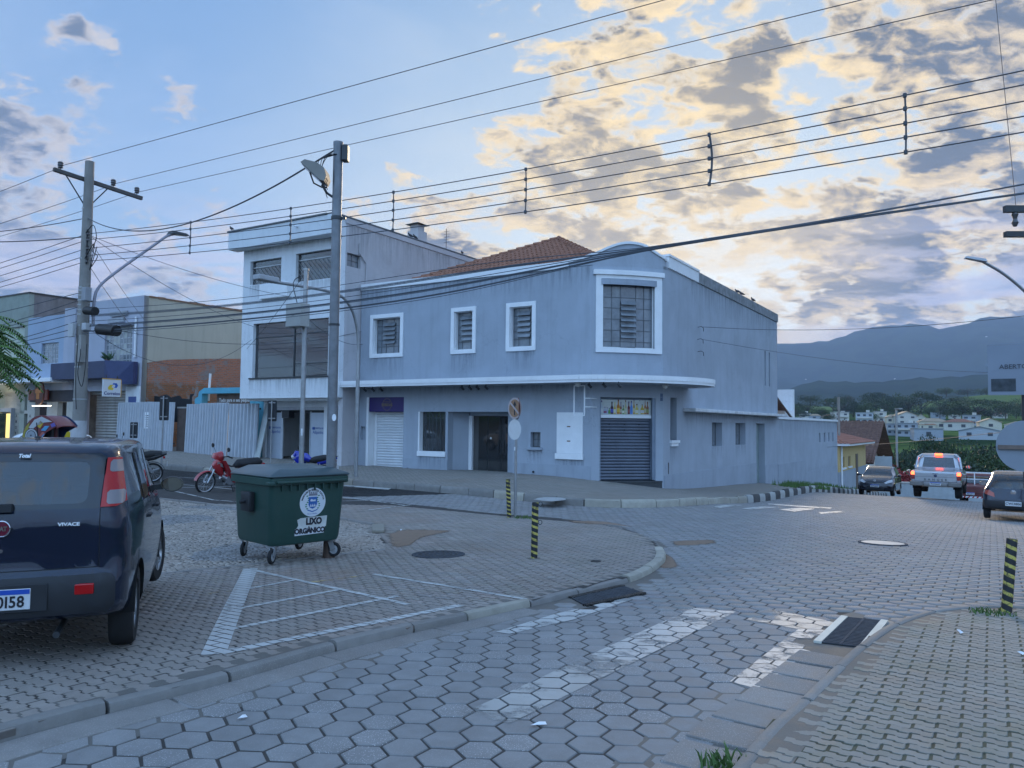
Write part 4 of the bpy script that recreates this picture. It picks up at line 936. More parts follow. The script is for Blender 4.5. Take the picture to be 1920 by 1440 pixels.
# small window, white panel
Tobj(gb,'small_window_sill',grey_l,lambda m:m.box(-2.62,-1.98,-.09,.05,.64,.74),bevel=.015)
steel_window(gb,-2.49,-2.09,.76,1.30,.2,[0,.5,1],[0,.5,1],mg=glass_f2)
wp=Tobj(gb,'boarded_window',white_t,lambda m:m.box(-1.39,-.34,-.03,-.002,.56,2.03))
Tobj(gb,'boarded_window_sill',white_t,lambda m:m.box(-1.44,-.32,-.07,-.002,.35,.555))
for z in(1.0,1.52): Tobj(wp,'rust_mark',mat('rust_mark',(.22,.12,.07),.9),lambda m:m.box(-.97,-.83,-.033,-.031,z-.02,z+.02))
Tobj(gb,'sign_bracket',white_t,lambda m:(frame_ring(m,-.46,-.02,1.90,2.97,.035,-.52,-.485),m.box(-.02,.15,-.51,-.49,2.5,2.53),m.box(-.02,.15,-.51,-.49,2.2,2.23),m.box(.13,.15,-.49,0.12,2.2,2.23),m.box(.13,.15,-.49,0.12,2.5,2.53)))
for s_,z in((-2.35,-.16),(-1.75,-.36),(-8.3,-.28)): Tobj(gb,'drain_pipe',black_m,lambda m:m.cyl((s_,-.06,z),(s_,.01,z),.04,12))
# corner shutter with the bottle picture above it
cs=Tobj(gb,'corner_shutter_frame',mat('shutter_rail',(.20,.24,.30),.5,metal=.3),lambda m:m.merge(CB('T').cbox(.30,.345,-.345,-.02,-.36,2.578).cbox(2.30,2.42,-.34,-.02,-.36,2.578).cbox(.345,2.30,-.32,-.24,2.50,2.578)))
Tobj(gb,'corner_step',mat('granite_step',(.05,.055,.06),.5,var=.3,scale=30),lambda m:m.merge(CB('T').cbox(.301,2.67,-.34,.02,-1.5,-.45).cbox(.301,2.67,-.36,.05,-.449,-.39)))
each_slat(cs,'shutter_slat',shut_g,.345,2.30,-.38,1.84,.22,.111,.03,x=lambda v:CP(v[0],v[2],-v[1]))
for z in(1.62,1.42):
    for c in(.72,1.30,1.86): Tobj(cs,'shutter_rivet',black_m,lambda m:m.tube([CP(c,z,-.17),CP(c,z,-.20)],.022,8))
bp=Tobj(gb,'picture_panel',mat('painted_brick_print',(.55,.58,.55),.5,var=.1,scale=6),lambda m:m.merge(CB('T').cbox(.345,2.30,-.20,-.15,1.95,2.50)))
Tobj(gb,'panel_rail',white_t,lambda m:m.merge(CB('T').cbox(.33,2.33,-.20,-.12,1.845,1.95)))
def bottle(c,h,w,col,cap,lab,z0=1.99):
    o=-.147; r=w/2
    k='bottle_print_'+str([int(x*100) for x in col]); mm=mat(k,col,.5,var=.05); P=[(-r,0),(r,0),(r,.55),(r*.35,.72),(r*.35,.95),(-r*.35,.95),(-r*.35,.72),(-r,.55)]
    b_=Tobj(bp,'bottle_print',mm,lambda m:m.face([CP(c+x,z0+y*h,o) for x,y in P]),fix=False)
    Tobj(bp,'cap_print',mat('cap_print_'+str(int(cap[0]*100)),cap,.5),lambda m:m.face([CP(c+x*r,z0+y*h,o+.002) for x,y in[(-.4,.9),(.4,.9),(.4,1.04),(-.4,1.04)]]),fix=False)
    if lab: Tobj(bp,'label_print',mat('label_print_'+str(int(lab[0]*100)+int(lab[1]*10)),lab,.5),lambda m:m.face([CP(c+x*r,z0+y*h,o+.003) for x,y in[(-.92,.12),(.92,.12),(.92,.42),(-.92,.42)]]),fix=False)
for a in [(.42,.46,.09,(.50,.55,.58),(.1,.05,.2),(.6,.6,.62)),(.52,.24,.055,(.35,.40,.55),(.1,.05,.2),(.25,.05,.12)),(.58,.24,.055,(.35,.40,.55),(.1,.05,.2),(.25,.05,.12)),(.64,.22,.055,(.35,.40,.55),(.1,.05,.2),None),(.71,.20,.08,(.12,.32,.08),(.1,.3,.1),None),(.81,.42,.11,(.08,.04,.05),(.05,.02,.02),(.1,.12,.5)),(.92,.40,.075,(.60,.45,.08),(.7,.6,.1),(.7,.7,.6)),(1.05,.50,.12,(.55,.22,.03),(.25,.05,.02),(.75,.5,.08)),(1.15,.42,.06,(.25,.05,.02),(.1,.02,.02),(.5,.45,.3)),(1.24,.30,.08,(.15,.30,.06),(.1,.2,.05),(.7,.7,.6)),(1.33,.48,.09,(.50,.48,.28),(.15,.05,.02),(.55,.6,.45)),(1.45,.44,.09,(.14,.02,.02),(.1,.02,.02),(.3,.1,.08)),(1.55,.46,.10,(.10,.25,.62),(.1,.2,.5),None),(1.65,.52,.07,(.50,.30,.05),(.1,.3,.1),(.6,.55,.3)),(1.76,.36,.12,(.60,.50,.12),(.15,.1,.05),(.66,.66,.56)),(1.87,.52,.07,(.55,.6,.55),(.3,.3,.3),None),(1.97,.36,.14,(.55,.38,.04),(.3,.15,.02),(.6,.62,.3)),(2.08,.50,.07,(.40,.16,.04),(.3,.1,.02),(.5,.5,.3)),(2.17,.44,.10,(.28,.12,.06),(.2,.05,.02),(.3,.32,.12))]: bottle(*a)
for r in range(4):
    Tobj(bp,'print_line',mat('print_grey',(.38,.42,.42),.6),lambda m:m.face([CP(c,z,-.1485) for c,z in[(.36,2.1+r*.1),(2.28,2.1+r*.1),(2.28,2.104+r*.1),(.36,2.104+r*.1)]]),fix=False)
# corner details
Tobj(gb,'number_plate',mat('blue_enamel_plate',(.10,.14,.22),.5),lambda m:(m.merge(CB('T').cbox(2.60,2.70,.0,.012,2.48,2.61).cbox(2.60,2.70,.0,.012,2.62,2.75))))
Tobj(gb,'socket_box',grey_l,lambda m:(m.box(S2+.001,S2+.015,2.15,2.33,-.0,.2)))
Tobj(gb,'pipe_slot',black_m,lambda m:m.box(S2+.001,S2+.004,2.42,2.50,-.18,.24))
# side wall windows
sw=Tobj(gb,'side_window_sill',white_t,lambda m:(m.box(S2-.3,S2+.10,2.58,3.44,.95,1.05),m.box(S2+.001,S2+.06,2.66,3.36,.83,.94)))
def sy(p): return (S2-p[1],p[0],p[2])
steel_window(gb,2.68,3.32,1.06,2.62,.25,[0,.55,1],[0,.13,.33,.55,.7,.85,1],mg=[glass_w,glass_f],xf=sy)
steel_window(gb,7.66,9.09,.74,1.74,.3,[0,.33,.66,1],[0,.5,1],mg=[glass_f2],xf=sy); steel_window(gb,11.19,12.89,.73,1.74,.3,[0,.33,.66,1],[0,.5,1],mg=[glass_f2],xf=sy)
Tobj(gb,'side_door',mat('green_grey_door',(.22,.28,.28),.5),lambda m:m.box(S2-.34,S2-.30,14.92,16.58,-2.6,1.74))
Tobj(gb,'slot_back',dark_in,lambda m:(m.box(S2-.34,S2-.30,16.66,16.94,3.76,5.56),m.box(S2-.34,S2-.30,17.56,17.84,3.76,5.56)))
for z,t in((5.6,5.8),(5.1,5.75),(4.6,5.8)): Tobj(gb,'wall_hook',metal_d,lambda m:m.tube([(S2,t,z),(S2+.15,t,z+.02),(S2+.2,t+.12,z-.03),(S2+.16,t+.25,z-.15)],.012,6))
# rain streaks and grime below sills, ledges and the canopy
def stain_mat():
    m=bpy.data.materials.new('rain_stain'); m.use_nodes=True; t=NT(m.node_tree); b=t.n['Principled BSDF']; out=t.n['Material Output']; g=t.new('ShaderNodeNewGeometry'); mp=t.new('ShaderNodeMapping'); t.l.new(g.outputs['Position'],mp.inputs[0]); mp.inputs['Scale'].default_value=(5,5,.35); a=t.new('ShaderNodeAttribute'); a.attribute_name='tone'
    b.inputs['Base Color'].default_value=(.10,.11,.12,1); b.inputs['Roughness'].default_value=.9; k=t.math('MULTIPLY',t.range(t.noise(mp.outputs[0],1.6,6,.7,.2),.42,.70,0,.42),a.outputs['Alpha'])
    tr=t.new('ShaderNodeBsdfTransparent'); mx=t.new('ShaderNodeMixShader'); t.l.new(k,mx.inputs[0]); t.l.new(tr.outputs[0],mx.inputs[1]); t.l.new(b.outputs[0],mx.inputs[2]); t.l.new(mx.outputs[0],out.inputs[0]); return m
stain_m=stain_mat()
def stain(par,s0,s1,z1,z0,t=-.004,axis='x'):
    mb=MB('T'); V=[(s0,t,z1),(s1,t,z1),(s1,t,z0),(s0,t,z0)]; V=V if axis=='x' else [(t,v[0],v[2]) for v in V]; mb.add(V,[(0,1,2,3)]); o=mb.build('rain_stain',stain_m,par,fix=False); ta=o.data.color_attributes.new('tone','FLOAT_COLOR','POINT'); ta.data.foreach_set('color',np.array([1,1,1,1]*2+[1,1,1,0]*2,np.float32))
for a in((-10.5,-8.65,4.32,3.4),(-6.2,-5.0,4.32,3.5),(-3.6,-2.3,4.32,3.45),(-11.0,-.1,7.27,6.4),(-11.,-.1,3.04,2.7),(-7.8,-6.4,.25,-.3),(-2.6,-2.0,.63,.1),(-1.45,-.3,.34,-.3)): stain(gb,*a,t=-.024 if a[2]<.3 else -.004)
for a in((2.6,3.4,.83,.1),(5.0,19.4,7.41,6.3),(4.2,19.2,2.13,1.5),(7.6,9.1,.72,.1),(11.1,12.9,.71,.1)): stain(gb,*a,t=S2+.004,axis='y')
stain(gb,20,39,2.01,1.1,t=S2-.015,axis='y')
# clay tiled hip roof
clay_roof('roof_tiles',gb,None,None,None,tile_m,faces=[[(-9.6,.40,7.42),(.25,.40,7.42),(-4.3,5.35,9.86)],[(.25,.40,7.42),(.25,12,7.42),(-4.3,12,9.86),(-4.3,5.35,9.86)]])
def ridge(m):
    for a,b in(((-9.3,.7,7.58),(-4.3,5.35,9.9)),((-.1,.8,7.6),(-4.3,5.35,9.9)),((-4.3,5.35,9.9),(-4.3,12,9.9))):
        a=Vector(a);b=Vector(b); n=int((b-a).length/.38)
        for i in range(n): p=a+(b-a)*i/n; q=a+(b-a)*(i+1.08)/n; m.tube([p+Vector((0,0,.03)),q],[.10,.075],8,True)
Tobj(gb,'ridge_tiles',tile_m,ridge,kind='stuff')
Tobj(gb,'roof_underside',tile_m,lambda m:m.add([(-9.6,.37,7.38),(-9.6,12,7.38),(-4.3,12,9.80),(-4.3,5.35,9.80)],[(0,1,2,3)]))
# ================= low grey yard wall down the street
lwall=tempty('yard_wall',S2,19.5,label='low grey-blue yard wall with white coping and four slots running down the side street',cat='wall')
slh=[(31.6,32.2,.55,1.2),(33.4,34.0,.55,1.2),(35.1,35.7,.55,1.2),(36.8,37.4,.55,1.2)]
Tobj(lwall,'wall',grey_w,lambda m:wall_mb(19.52,39.0,-5,2.02,slh,S2-.02,S2-.3,m,axis='y'))
Tobj(lwall,'slot_back',dark_in,lambda m:m.box(S2-.34,S2-.31,31,38,.4,1.3))
Tobj(lwall,'coping',white_t,lambda m:m.box(S2-.36,S2+.05,19.52,39.05,2.02,2.16))
Tobj(lwall,'plinth',grey_l,lambda m:(m.box(S2-.019,S2+.0,19.6,27,-4,-.5),m.box(S2-.019,S2+.0,27.001,38.9,-5,-1.3)))
# shed roof and white chimney wall behind the yard wall
sh2=tempty('shed',-1,22,z=0,label='shed with rusty sloping roof and tall white gable wall behind the yard wall',cat='shed')
Tobj(sh2,'gable_wall',white_w,lambda m:(m.box(-.6,1.2,27.0,27.3,0,4.0),m.box(-.6,1.2,24.6,26.99,0,2.6)))
Tobj(sh2,'roof',mat('rusty_roof_sheet',(.12,.08,.07),.8,var=.3,streak=.5),lambda m:m.add([(-3,20,4.2),(1.3,20,4.0),(1.3,26.9,2.0),(-3,26.9,2.2),(-3,20,4.1),(1.3,20,3.9),(1.3,26.9,1.9),(-3,26.9,2.1)],[(0,1,2,3),(7,6,5,4),(0,4,5,1),(1,5,6,2),(2,6,7,3),(3,7,4,0)]))
# ================= white three-storey building
wb=tempty('white_building',-17.3,0,label='white three-storey building with dark picture window between the metal fence and the grey corner building',cat='building')
TF=-1.2
wh=[(-16.84,-14.78,7.82,8.92),(-13.85,-11.72,7.70,8.96),(-16.52,-11.76,3.55,6.02)]
Tobj(wb,'front_wall',white_w,lambda m:wall_mb(-17.32,-11.12,2.62,9.6,wh,TF,TF+.25,m))
Tobj(wb,'fascia',white_w,lambda m:m.box(-17.75,-11.08,-1.75,TF-.001,9.45,10.26),bevel=.01)
Tobj(wb,'soffit',white_w,lambda m:m.box(-17.32,-11.12,TF,0,9.6,10.2))
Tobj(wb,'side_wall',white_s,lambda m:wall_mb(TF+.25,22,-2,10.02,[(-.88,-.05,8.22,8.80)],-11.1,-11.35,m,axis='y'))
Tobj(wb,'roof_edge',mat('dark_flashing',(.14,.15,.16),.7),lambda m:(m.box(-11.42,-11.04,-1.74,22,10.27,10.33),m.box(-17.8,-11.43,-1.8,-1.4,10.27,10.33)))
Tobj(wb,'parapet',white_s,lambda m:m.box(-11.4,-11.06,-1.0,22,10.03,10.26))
Tobj(wb,'left_wall',white_w,lambda m:(m.box(-17.32,-17.1,TF+.25,14,2.62,10.0),m.box(-17.32,-17.1,.2,14,-1,2.619))); Tobj(wb,'rear_wall',white_w,lambda m:m.box(-17.1,-11.36,13.8,14,-1,10.0))
Tobj(wb,'overhang_underside',white_w,lambda m:m.box(-17.1,-11.36,TF+.26,5,2.52,2.62)); Tobj(wb,'room_floor',room_in,lambda m:(m.box(-17.1,-11.36,TF+.26,5,6.6,6.8),m.box(-17.1,-11.36,4.9,5,2.7,10)))
bw=Tobj(wb,'picture_window',glass_d,lambda m:m.box(-16.52,-11.76,TF+.16,TF+.18,3.57,6.02))
Tobj(bw,'mullion',metal_d,lambda m:(m.box(-14.0,-13.93,TF+.13,TF+.155,3.57,6.02),m.box(-16.5,-14.01,TF+.135,TF+.155,5.35,5.40),m.box(-13.92,-11.77,TF+.135,TF+.155,5.42,5.47),m.box(-13.92,-11.77,TF+.135,TF+.155,4.1,4.14)))
Tobj(wb,'window_sill',metal_d,lambda m:m.box(-16.7,-11.7,TF-.06,TF+.12,3.49,3.55))
for x0,x1,z0,z1 in wh[:2]:
    w_=Tobj(wb,'upper_window',glass_d,lambda m:m.box(x0,x1,TF+.16,TF+.18,z0,z1))
    Tobj(w_,'transom',metal_g,lambda m:m.box(x0,x1,TF+.12,TF+.15,z1-.32,z1-.27))
    def lat(m):
        h=z1-.32-z0
        for k in range(-3,14):
            xa=x0+k*.24
            for sgn in(1,):
                a0=max(x0,xa); a1=min(x1,xa+h)
                if a1>a0: m.bar((a0,TF+.13,z1-.32-(a0-xa)),(a1,TF+.13,z1-.32-(a1-xa)),.014,.014,(0,1,0))
    Tobj(w_,'lattice_grille',mat('grille_paint',(.28,.29,.30),.5),lat)
sx=lambda p:(-11.1-p[1],p[0],p[2])
steel_window(wb,-.86,-.07,8.24,8.78,.16,[0,.5,1],[0,.5,1],mg=glass_f2,xf=sx)
Tobj(wb,'signboard',white_t,lambda m:m.box(-16.5,-13.0,-2.0,-1.94,7.12,7.72)) if False else Tobj(wb,'roof_spout',white_t,lambda m:m.cyl((-13.2,-1.95,9.95),(-13.2,-1.75,9.98),.04,8))
Tobj(wb,'side_pipe',white_s,lambda m:m.tube([(-11.04,-.2,9.3),(-11.04,-.2,8.9),(-11.04,.25,8.5),(-11.04,.25,7.0)],.035,8))
Tobj(wb,'blank_panel',white_t,lambda m:m.box(-16.0,-14.2,TF-.16,TF-.001,7.10,7.75),bevel=.01)
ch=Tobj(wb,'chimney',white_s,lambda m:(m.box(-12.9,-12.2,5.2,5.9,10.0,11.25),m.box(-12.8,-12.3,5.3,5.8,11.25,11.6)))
Tobj(ch,'chimney_cap',metal_d,lambda m:m.add([(-13.0,5.1,11.6),(-12.1,5.1,11.6),(-12.1,6.0,11.6),(-13.0,6.0,11.6),(-12.55,5.55,11.78)],[(3,2,1,0),(0,1,4),(1,2,4),(2,3,4),(3,0,4)]))
for a in((-16.7,-11.7,3.48,2.7),(-16.84,-14.78,7.8,7.0),(-13.85,-11.72,7.68,6.9),(-17.3,-11.2,9.58,9.1)): stain(wb,*a,t=TF-.004)
stain(wb,-.8,13,10.0,8.6,t=-11.095,axis='y')
# ground floor
Tobj(wb,'shop_wall',white_w,lambda m:wall_mb(-17.1,-11.4,-1.2,2.52,[(-16.9,-13.15,-1,2.25),(-12.35,-11.5,-1,2.3)],.0,.2,m))
Tobj(wb,'shop_back_wall',mat('shop_back_wall',(.40,.40,.39),.9,var=.1),lambda m:(m.box(-17,-11.4,2.9,3.0,-1,2.5),m.box(-17,-11.4,.2,3,-.5,-.38)))
def gdoor(a,b,txt=None):
    d_=Tobj(wb,'sliding_panel',mat('white_glazed_panel',(.42,.46,.52),.3,var=.05),lambda m:m.box(a,b,.05,.08,-.38,2.0))
    if txt:
        bl=mat('sign_blue_text',(.03,.08,.28),.5); text('panel_text',txt,.21,bl,d_,tl((a+b)/2+.08,.045,1.12,d_)); text('panel_text','ODONTOLOGIA',.11,bl,d_,tl((a+b)/2+.10,.045,1.30,d_),bold=.002)
        Tobj(d_,'panel_logo',bl,lambda m:m.box(a+.12,a+.26,.042,.045,1.24,1.36))
gdoor(-16.85,-15.95,'Alipinho'); gdoor(-14.0,-13.2,'Alipinho')
Tobj(wb,'door_frame',mat('shop_door_frame',(.45,.47,.50),.5),lambda m:(m.box(-15.93,-15.80,.03,.10,-.38,2.05),m.box(-14.05,-14.01,.03,.10,-.38,2.05),m.box(-16.9,-13.15,.02,.12,2.12,2.25)))
Tobj(wb,'door_header',black_m,lambda m:m.box(-16.9,-13.15,.125,.2,2.0,2.115))
Tobj(wb,'interior_counter',mat('dark_counter',(.04,.05,.07),.4),lambda m:m.box(-15.1,-13.9,1.9,2.6,.25,1.25))
Tobj(wb,'side_entrance_door',mat('dark_entrance_door',(.07,.08,.09),.4),lambda m:(m.box(-12.33,-11.52,.14,.18,-.35,1.9)))
Tobj(wb,'mail_slot',mat('teal_band',(.03,.09,.12),.4),lambda m:m.box(-12.2,-11.55,.12,.139,.62,1.0))
Tobj(wb,'stair_block',grey_w,lambda m:(m.box(-11.4,-11.12,-.02,.3,-1,2.5)))
Tobj(wb,'wall_lamp',black_m,lambda m:(m.box(-15.45,-15.0,-.35,-.02,1.75,2.1),))
for (s_,t_) in ((-11.12,1.9),(-11.12,2.3),(-11.12,8.6),(-17.6,-1.7)):
    pass
# ================= left row: ruin behind the metal fence, post office, blue house, shops
cream_w=mat('cream_wall_paint',(.46,.44,.36),.9,var=.06,scale=.5,dirt=.15,dirtcol=(.30,.28,.23),streak=.3)
blue_w=mat('pale_blue_wall_paint',(.34,.40,.50),.85,var=.08,scale=.6,dirt=.25,dirtcol=(.22,.42,.55),streak=.15)
lil_w=mat('lilac_white_wall_paint',(.43,.44,.50),.85,var=.07,scale=.6,dirt=.15,dirtcol=(.3,.3,.34),streak=.25)
navy_m=mat('navy_fascia',(.04,.05,.10),.5,var=.15,scale=1,dirt=.2,dirtcol=(.09,.10,.16))
def brick_wall_mat(name,axis):
    m=bpy.data.materials.new(name); m.use_nodes=True; t=NT(m.node_tree); b=t.n['Principled BSDF']; g=t.new('ShaderNodeTexCoord'); P=g.outputs['Object']
    sp=t.new('ShaderNodeSeparateXYZ'); t.l.new(P,sp.inputs[0]); cm=t.new('ShaderNodeCombineXYZ'); t.l.new(sp.outputs[axis],cm.inputs[0]); t.l.new(sp.outputs[2],cm.inputs[1])
    wob=t.noise(P,1.2,3,.5); wv=t.vmath('ADD',cm.outputs[0],t.vmath('SCALE',t.noise(P,1.5,3,.5,out=1),scale=.10))
    br=t.new('ShaderNodeTexBrick'); t.l.new(wv,br.inputs['Vector']); br.inputs['Scale'].default_value=1; br.inputs['Brick Width'].default_value=.26; br.inputs['Row Height'].default_value=.105; br.inputs['Mortar Size'].default_value=.012
    br.inputs['Color1'].default_value=(.50,.20,.11,1); br.inputs['Color2'].default_value=(.36,.16,.10,1); br.inputs['Mortar'].default_value=(.30,.25,.22,1)
    up=t.mix(t.range(sp.outputs[2],3.5,3.7),t.mix(1.,br.outputs[0],(.72,.70,.55),'MULTIPLY'),br.outputs[0])
    n=t.noise(P,.9,6,.7,.5); base=t.mix(t.range(n,.52,.60,0,.85),up,(.27,.26,.25)); n2=t.noise(P,3,6,.7); base=t.mix(t.range(n2,.55,.75,0,.5),base,(.14,.10,.08))
    t.l.new(base,b.inputs['Base Color']); b.inputs['Roughness'].default_value=.95; bn=t.new('ShaderNodeBump'); bn.inputs['Strength'].default_value=1; bn.inputs['Distance'].default_value=.03
    t.l.new(t.math('ADD',t.math('MULTIPLY',br.outputs['Fac'],-.8),n2),bn.inputs['Height']); t.l.new(bn.outputs[0],b.inputs['Normal']); return m
po=tempty('post_office_building',-30,0,label='pale two-storey post office with tall gridded window above a torn navy fascia',cat='building')
PS=-26.9
Tobj(po,'front_wall',lil_w,lambda m:wall_mb(-33.45,PS,-1,8.35,[(-30.5,-27.85,4.6,6.75),(-32.3,-28.3,-1,3.2)],0,.3,m))
Tobj(po,'party_wall',cream_w,lambda m:m.add([(PS,0.01,-1),(PS,26,-1),(PS,26,8.2),(PS,0.01,8.35),(PS-.25,.01,-1),(PS-.25,26,-1),(PS-.25,26,8.2),(PS-.25,.01,8.35)],[(0,1,2,3),(7,6,5,4),(3,2,6,7),(0,3,7,4)]))
Tobj(po,'wall_coping',mat('clay_coping',(.25,.15,.10),.9,var=.3),lambda m:[m.box(PS-.32,PS+.06,.3+k*.5,.3+k*.5+.46,8.28,8.36+random.uniform(0,.04)) for k in range(50)],kind='stuff')
Tobj(po,'bare_brick_wall',brick_wall_mat('worn_brickwork',1),lambda m:m.add([(PS+.12,.3,-1),(PS+.12,24,-1),(PS+.12,24,5.9),(PS+.12,15,5.75),(PS+.12,13,6.05),(PS+.12,10.5,5.7),(PS+.12,8,5.5),(PS+.12,4,5.2),(PS+.12,1.5,4.95),(PS+.12,.3,4.7),(PS+.01,.3,-1),(PS+.01,24,-1),(PS+.01,24,5.9),(PS+.01,15,5.75),(PS+.01,13,6.05),(PS+.01,10.5,5.7),(PS+.01,8,5.5),(PS+.01,4,5.2),(PS+.01,1.5,4.95),(PS+.01,.3,4.7)],[tuple(range(10)),tuple(range(19,9,-1))]+[(i,i+1,i+11,i+10) for i in range(9)]+[(9,0,10,19)]))
steel_window(po,-30.48,-27.87,4.62,6.73,.12,[0,.125,.25,.375,.5,.625,.75,.875,1],[0,.14,.28,.42,.56,.71,.86,1],mg=[glass_f2,glass_f,mat('curtained_pane',(.42,.43,.40),.4)],mf=steel_l,bars=.045)
Tobj(po,'window_hood',lil_w,lambda m:m.box(-30.8,-27.7,-.25,-.002,6.78,6.9))
Tobj(po,'letter_board',mat('worn_board',(.35,.36,.38),.7,dirt=.5,dirtcol=(.12,.12,.13)),lambda m:(m.box(-29.9,-28.3,-.12,-.002,7.35,7.6),m.box(-30.1,-28.6,-.12,-.002,7.0,7.25)))
nf=Tobj(po,'fascia',navy_m,lambda m:(m.box(-34.2,-28.7,-1.0,-.002,3.85,4.78)),bevel=.01)
Tobj(po,'torn_fascia',mat('navy_fascia_dark',(.03,.04,.11),.5,var=.15),lambda m:m.add([(-28.69,-1.02,3.7),(-28.1,-1.0,3.5),(-27.1,-.35,3.5),(-27.1,-.35,4.72),(-28.69,-1.02,4.80),(-28.69,-.1,3.8),(-27.1,-.1,3.5),(-27.1,-.1,4.72),(-28.69,-.1,4.8)],[(0,1,2,3,4),(5,8,7,6),(4,3,7,8),(2,6,7,3),(0,4,8,5)]))
each_slat(po,'shutter_slat',shut_b,-31.9,-28.4,-.1,3.0,.5,.16,.045)
Tobj(po,'shutter_box',shut_b,lambda m:m.box(-32.2,-28.35,.3,.62,3.02,3.45))
Tobj(po,'tiled_pillar',far_paving_mat('wall_tiles',(.40,.40,.42),(.25,.25,.27),1,0),lambda m:m.box(-32.9,-32.0,-.10,-.002,-1,3.3))
Tobj(po,'tiled_pillar',MATS.get('white_wall_paint'),lambda m:m.box(-28.2,PS,-.06,-.002,-1,3.4))
Tobj(po,'notice_plate',mat('blue_notice',(.05,.09,.25),.5),lambda m:m.box(-27.9,-27.2,-.08,-.062,2.5,2.85))
Tobj(po,'downpipe',white_t,lambda m:m.cyl((-27.45,-.08,5),(-27.45,-.08,7.2),.06,8)); 
ps=tempty('post_office_sign',-27.0,-1.6,z=2.95,label='square white Correios sign with yellow and blue arrows hanging under navy fascia',cat='sign')
Tobj(ps,'sign_box',mat('sign_white',(.62,.64,.66),.4,var=.03),lambda m:m.box(-27.05,-26.95,-2.05,-1.1,2.78,3.68),bevel=.01)
Tobj(ps,'sign_edge',mat('sign_orange',(.55,.30,.06),.5),lambda m:(m.box(-27.06,-26.94,-2.06,-1.1,3.682,3.73),m.box(-27.05,-26.95,-1.098,-1.06,2.78,3.68)))
yl=mat('logo_yellow',(.65,.48,.04),.4); bl2=mat('logo_blue',(.03,.12,.45),.4)
Tobj(ps,'yellow_arrow',yl,lambda m:m.prism([(-1.78,3.15),(-1.55,3.12),(-1.48,3.25),(-1.60,3.25),(-1.58,3.33),(-1.5,3.40),(-1.68,3.40),(-1.80,3.27)],-26.949,-26.944,'x'))
Tobj(ps,'blue_arrow',bl2,lambda m:m.prism([(-1.52,3.50),(-1.33,3.50),(-1.25,3.38),(-1.33,3.25),(-1.46,3.25),(-1.40,3.36),(-1.44,3.42),(-1.56,3.42)],-26.949,-26.944,'x'))
def text_side(name,body,size,m,par,s,t,z,**k):
    "text on a plane s=const facing +s"
    return text(name,body,size,m,par,tl(s,t,z,par),rot=(math.pi/2,0,math.pi/2),**k)
text_side('sign_text','Correios',.235,mat('sign_navy',(.01,.03,.16),.5),ps,-26.945,-1.57,2.95,bold=.004)
Tobj(ps,'hanger',metal_d,lambda m:(m.box(-27.02,-26.98,-1.9,-1.86,3.73,3.9),m.box(-27.02,-26.98,-1.3,-1.26,3.73,3.9)))
# blue house
bh=tempty('blue_house',-36.5,0,label='two-storey building in patchy pale blue paint with one small steel window',cat='building')
Tobj(bh,'front_wall',blue_w,lambda m:wall_mb(-39.0,-34.65,3.3,7.85,[(-37.30,-35.35,4.95,6.2)],0,.3,m))
Tobj(bh,'pilaster',lil_w,lambda m:m.box(-34.648,-33.5,-.08,.3,3.3,8.15))
steel_window(bh,-37.28,-35.37,4.97,6.18,.12,[0,.3,.55,.72,1],[0,.2,.4,.6,.8,1],mg=[glass_f,glass_f2],mf=steel_l)
Tobj(bh,'canopy',white_t,lambda m:m.box(-41.5,-34.0,-1.1,-.002,3.75,3.98),bevel=.02)
Tobj(bh,'ground_floor_wall',mat('cream_shop_wall',(.45,.44,.40),.8,var=.08,dirt=.2,dirtcol=(.25,.24,.22)),lambda m:wall_mb(-41.5,-33.46,-1,3.3,[(-37.8,-36.4,-1,2.6),(-39.6,-38.6,-1,1.9),(-39.5,-38.7,2.1,3.1),(-35.2,-34.2,-1,2.6)],0,.3,m))
Tobj(bh,'upper_band',mat('shop_band',(.05,.055,.07),.7),lambda m:m.box(-38.4,-33.5,-.03,-.002,2.62,3.3))
Tobj(bh,'shop_interior',mat('warm_shop_interior',(.16,.14,.12),.8,var=.4,scale=2),lambda m:(m.box(-41,-33.6,1.6,1.7,-1,3.3)))
Tobj(bh,'number_column',black_m,lambda m:None) if False else None
for i,c in enumerate('AMOR'):
    for s_ in(-39.95,-38.3): text('shop_letter',c,.26,mat('black_letter',(.02,.02,.03),.5),bh,tl(s_,-.006,1.75-i*.36,bh),bold=.004)
rs=tempty('red_shop_sign',-37.0,-.2,z=2.7,label='dull red horizontal shop sign under the white canopy',cat='sign')
Tobj(rs,'sign_board',mat('dull_red_sign',(.16,.035,.03),.5,var=.1),lambda m:m.box(-38.1,-35.9,-.25,-.15,2.72,3.35)); text('sign_text','CORRENTE',.2,mat('pale_red_print',(.35,.16,.14),.5),rs,tl(-36.9,-.258,3.0,rs))
ros=tempty('oval_hanging_sign',-35.6,-.9,z=2.6,label='oval brown hanging sign with orange emblem beside the red sign',cat='sign')
Tobj(ros,'sign_disc',mat('brown_sign',(.09,.03,.02),.5),lambda m:m.prism([(-35.5+.5*math.cos(a/16*math.pi),3.1+.68*math.sin(a/16*math.pi)) for a in range(32)],-.95,-.85,'y'))
Tobj(ros,'emblem',mat('orange_emblem',(.42,.14,.03),.5),lambda m:(m.box(-35.85,-35.15,-.965,-.952,3.1,3.35),m.box(-35.75,-35.4,-.965,-.952,2.75,3.09),m.box(-35.6,-35.3,-.965,-.952,3.36,3.5)))
Tobj(ros,'light_bar',mat('lit_tube',(.7,.7,.6),.4,emit=(1,.9,.7),estr=1.2),lambda m:m.box(-36.3,-34.3,-.9,-.82,2.33,2.38))
ls=tempty('tall_green_building',-41,0,label='tall greenish brick-faced building with dark side wall behind the blue house',cat='building')
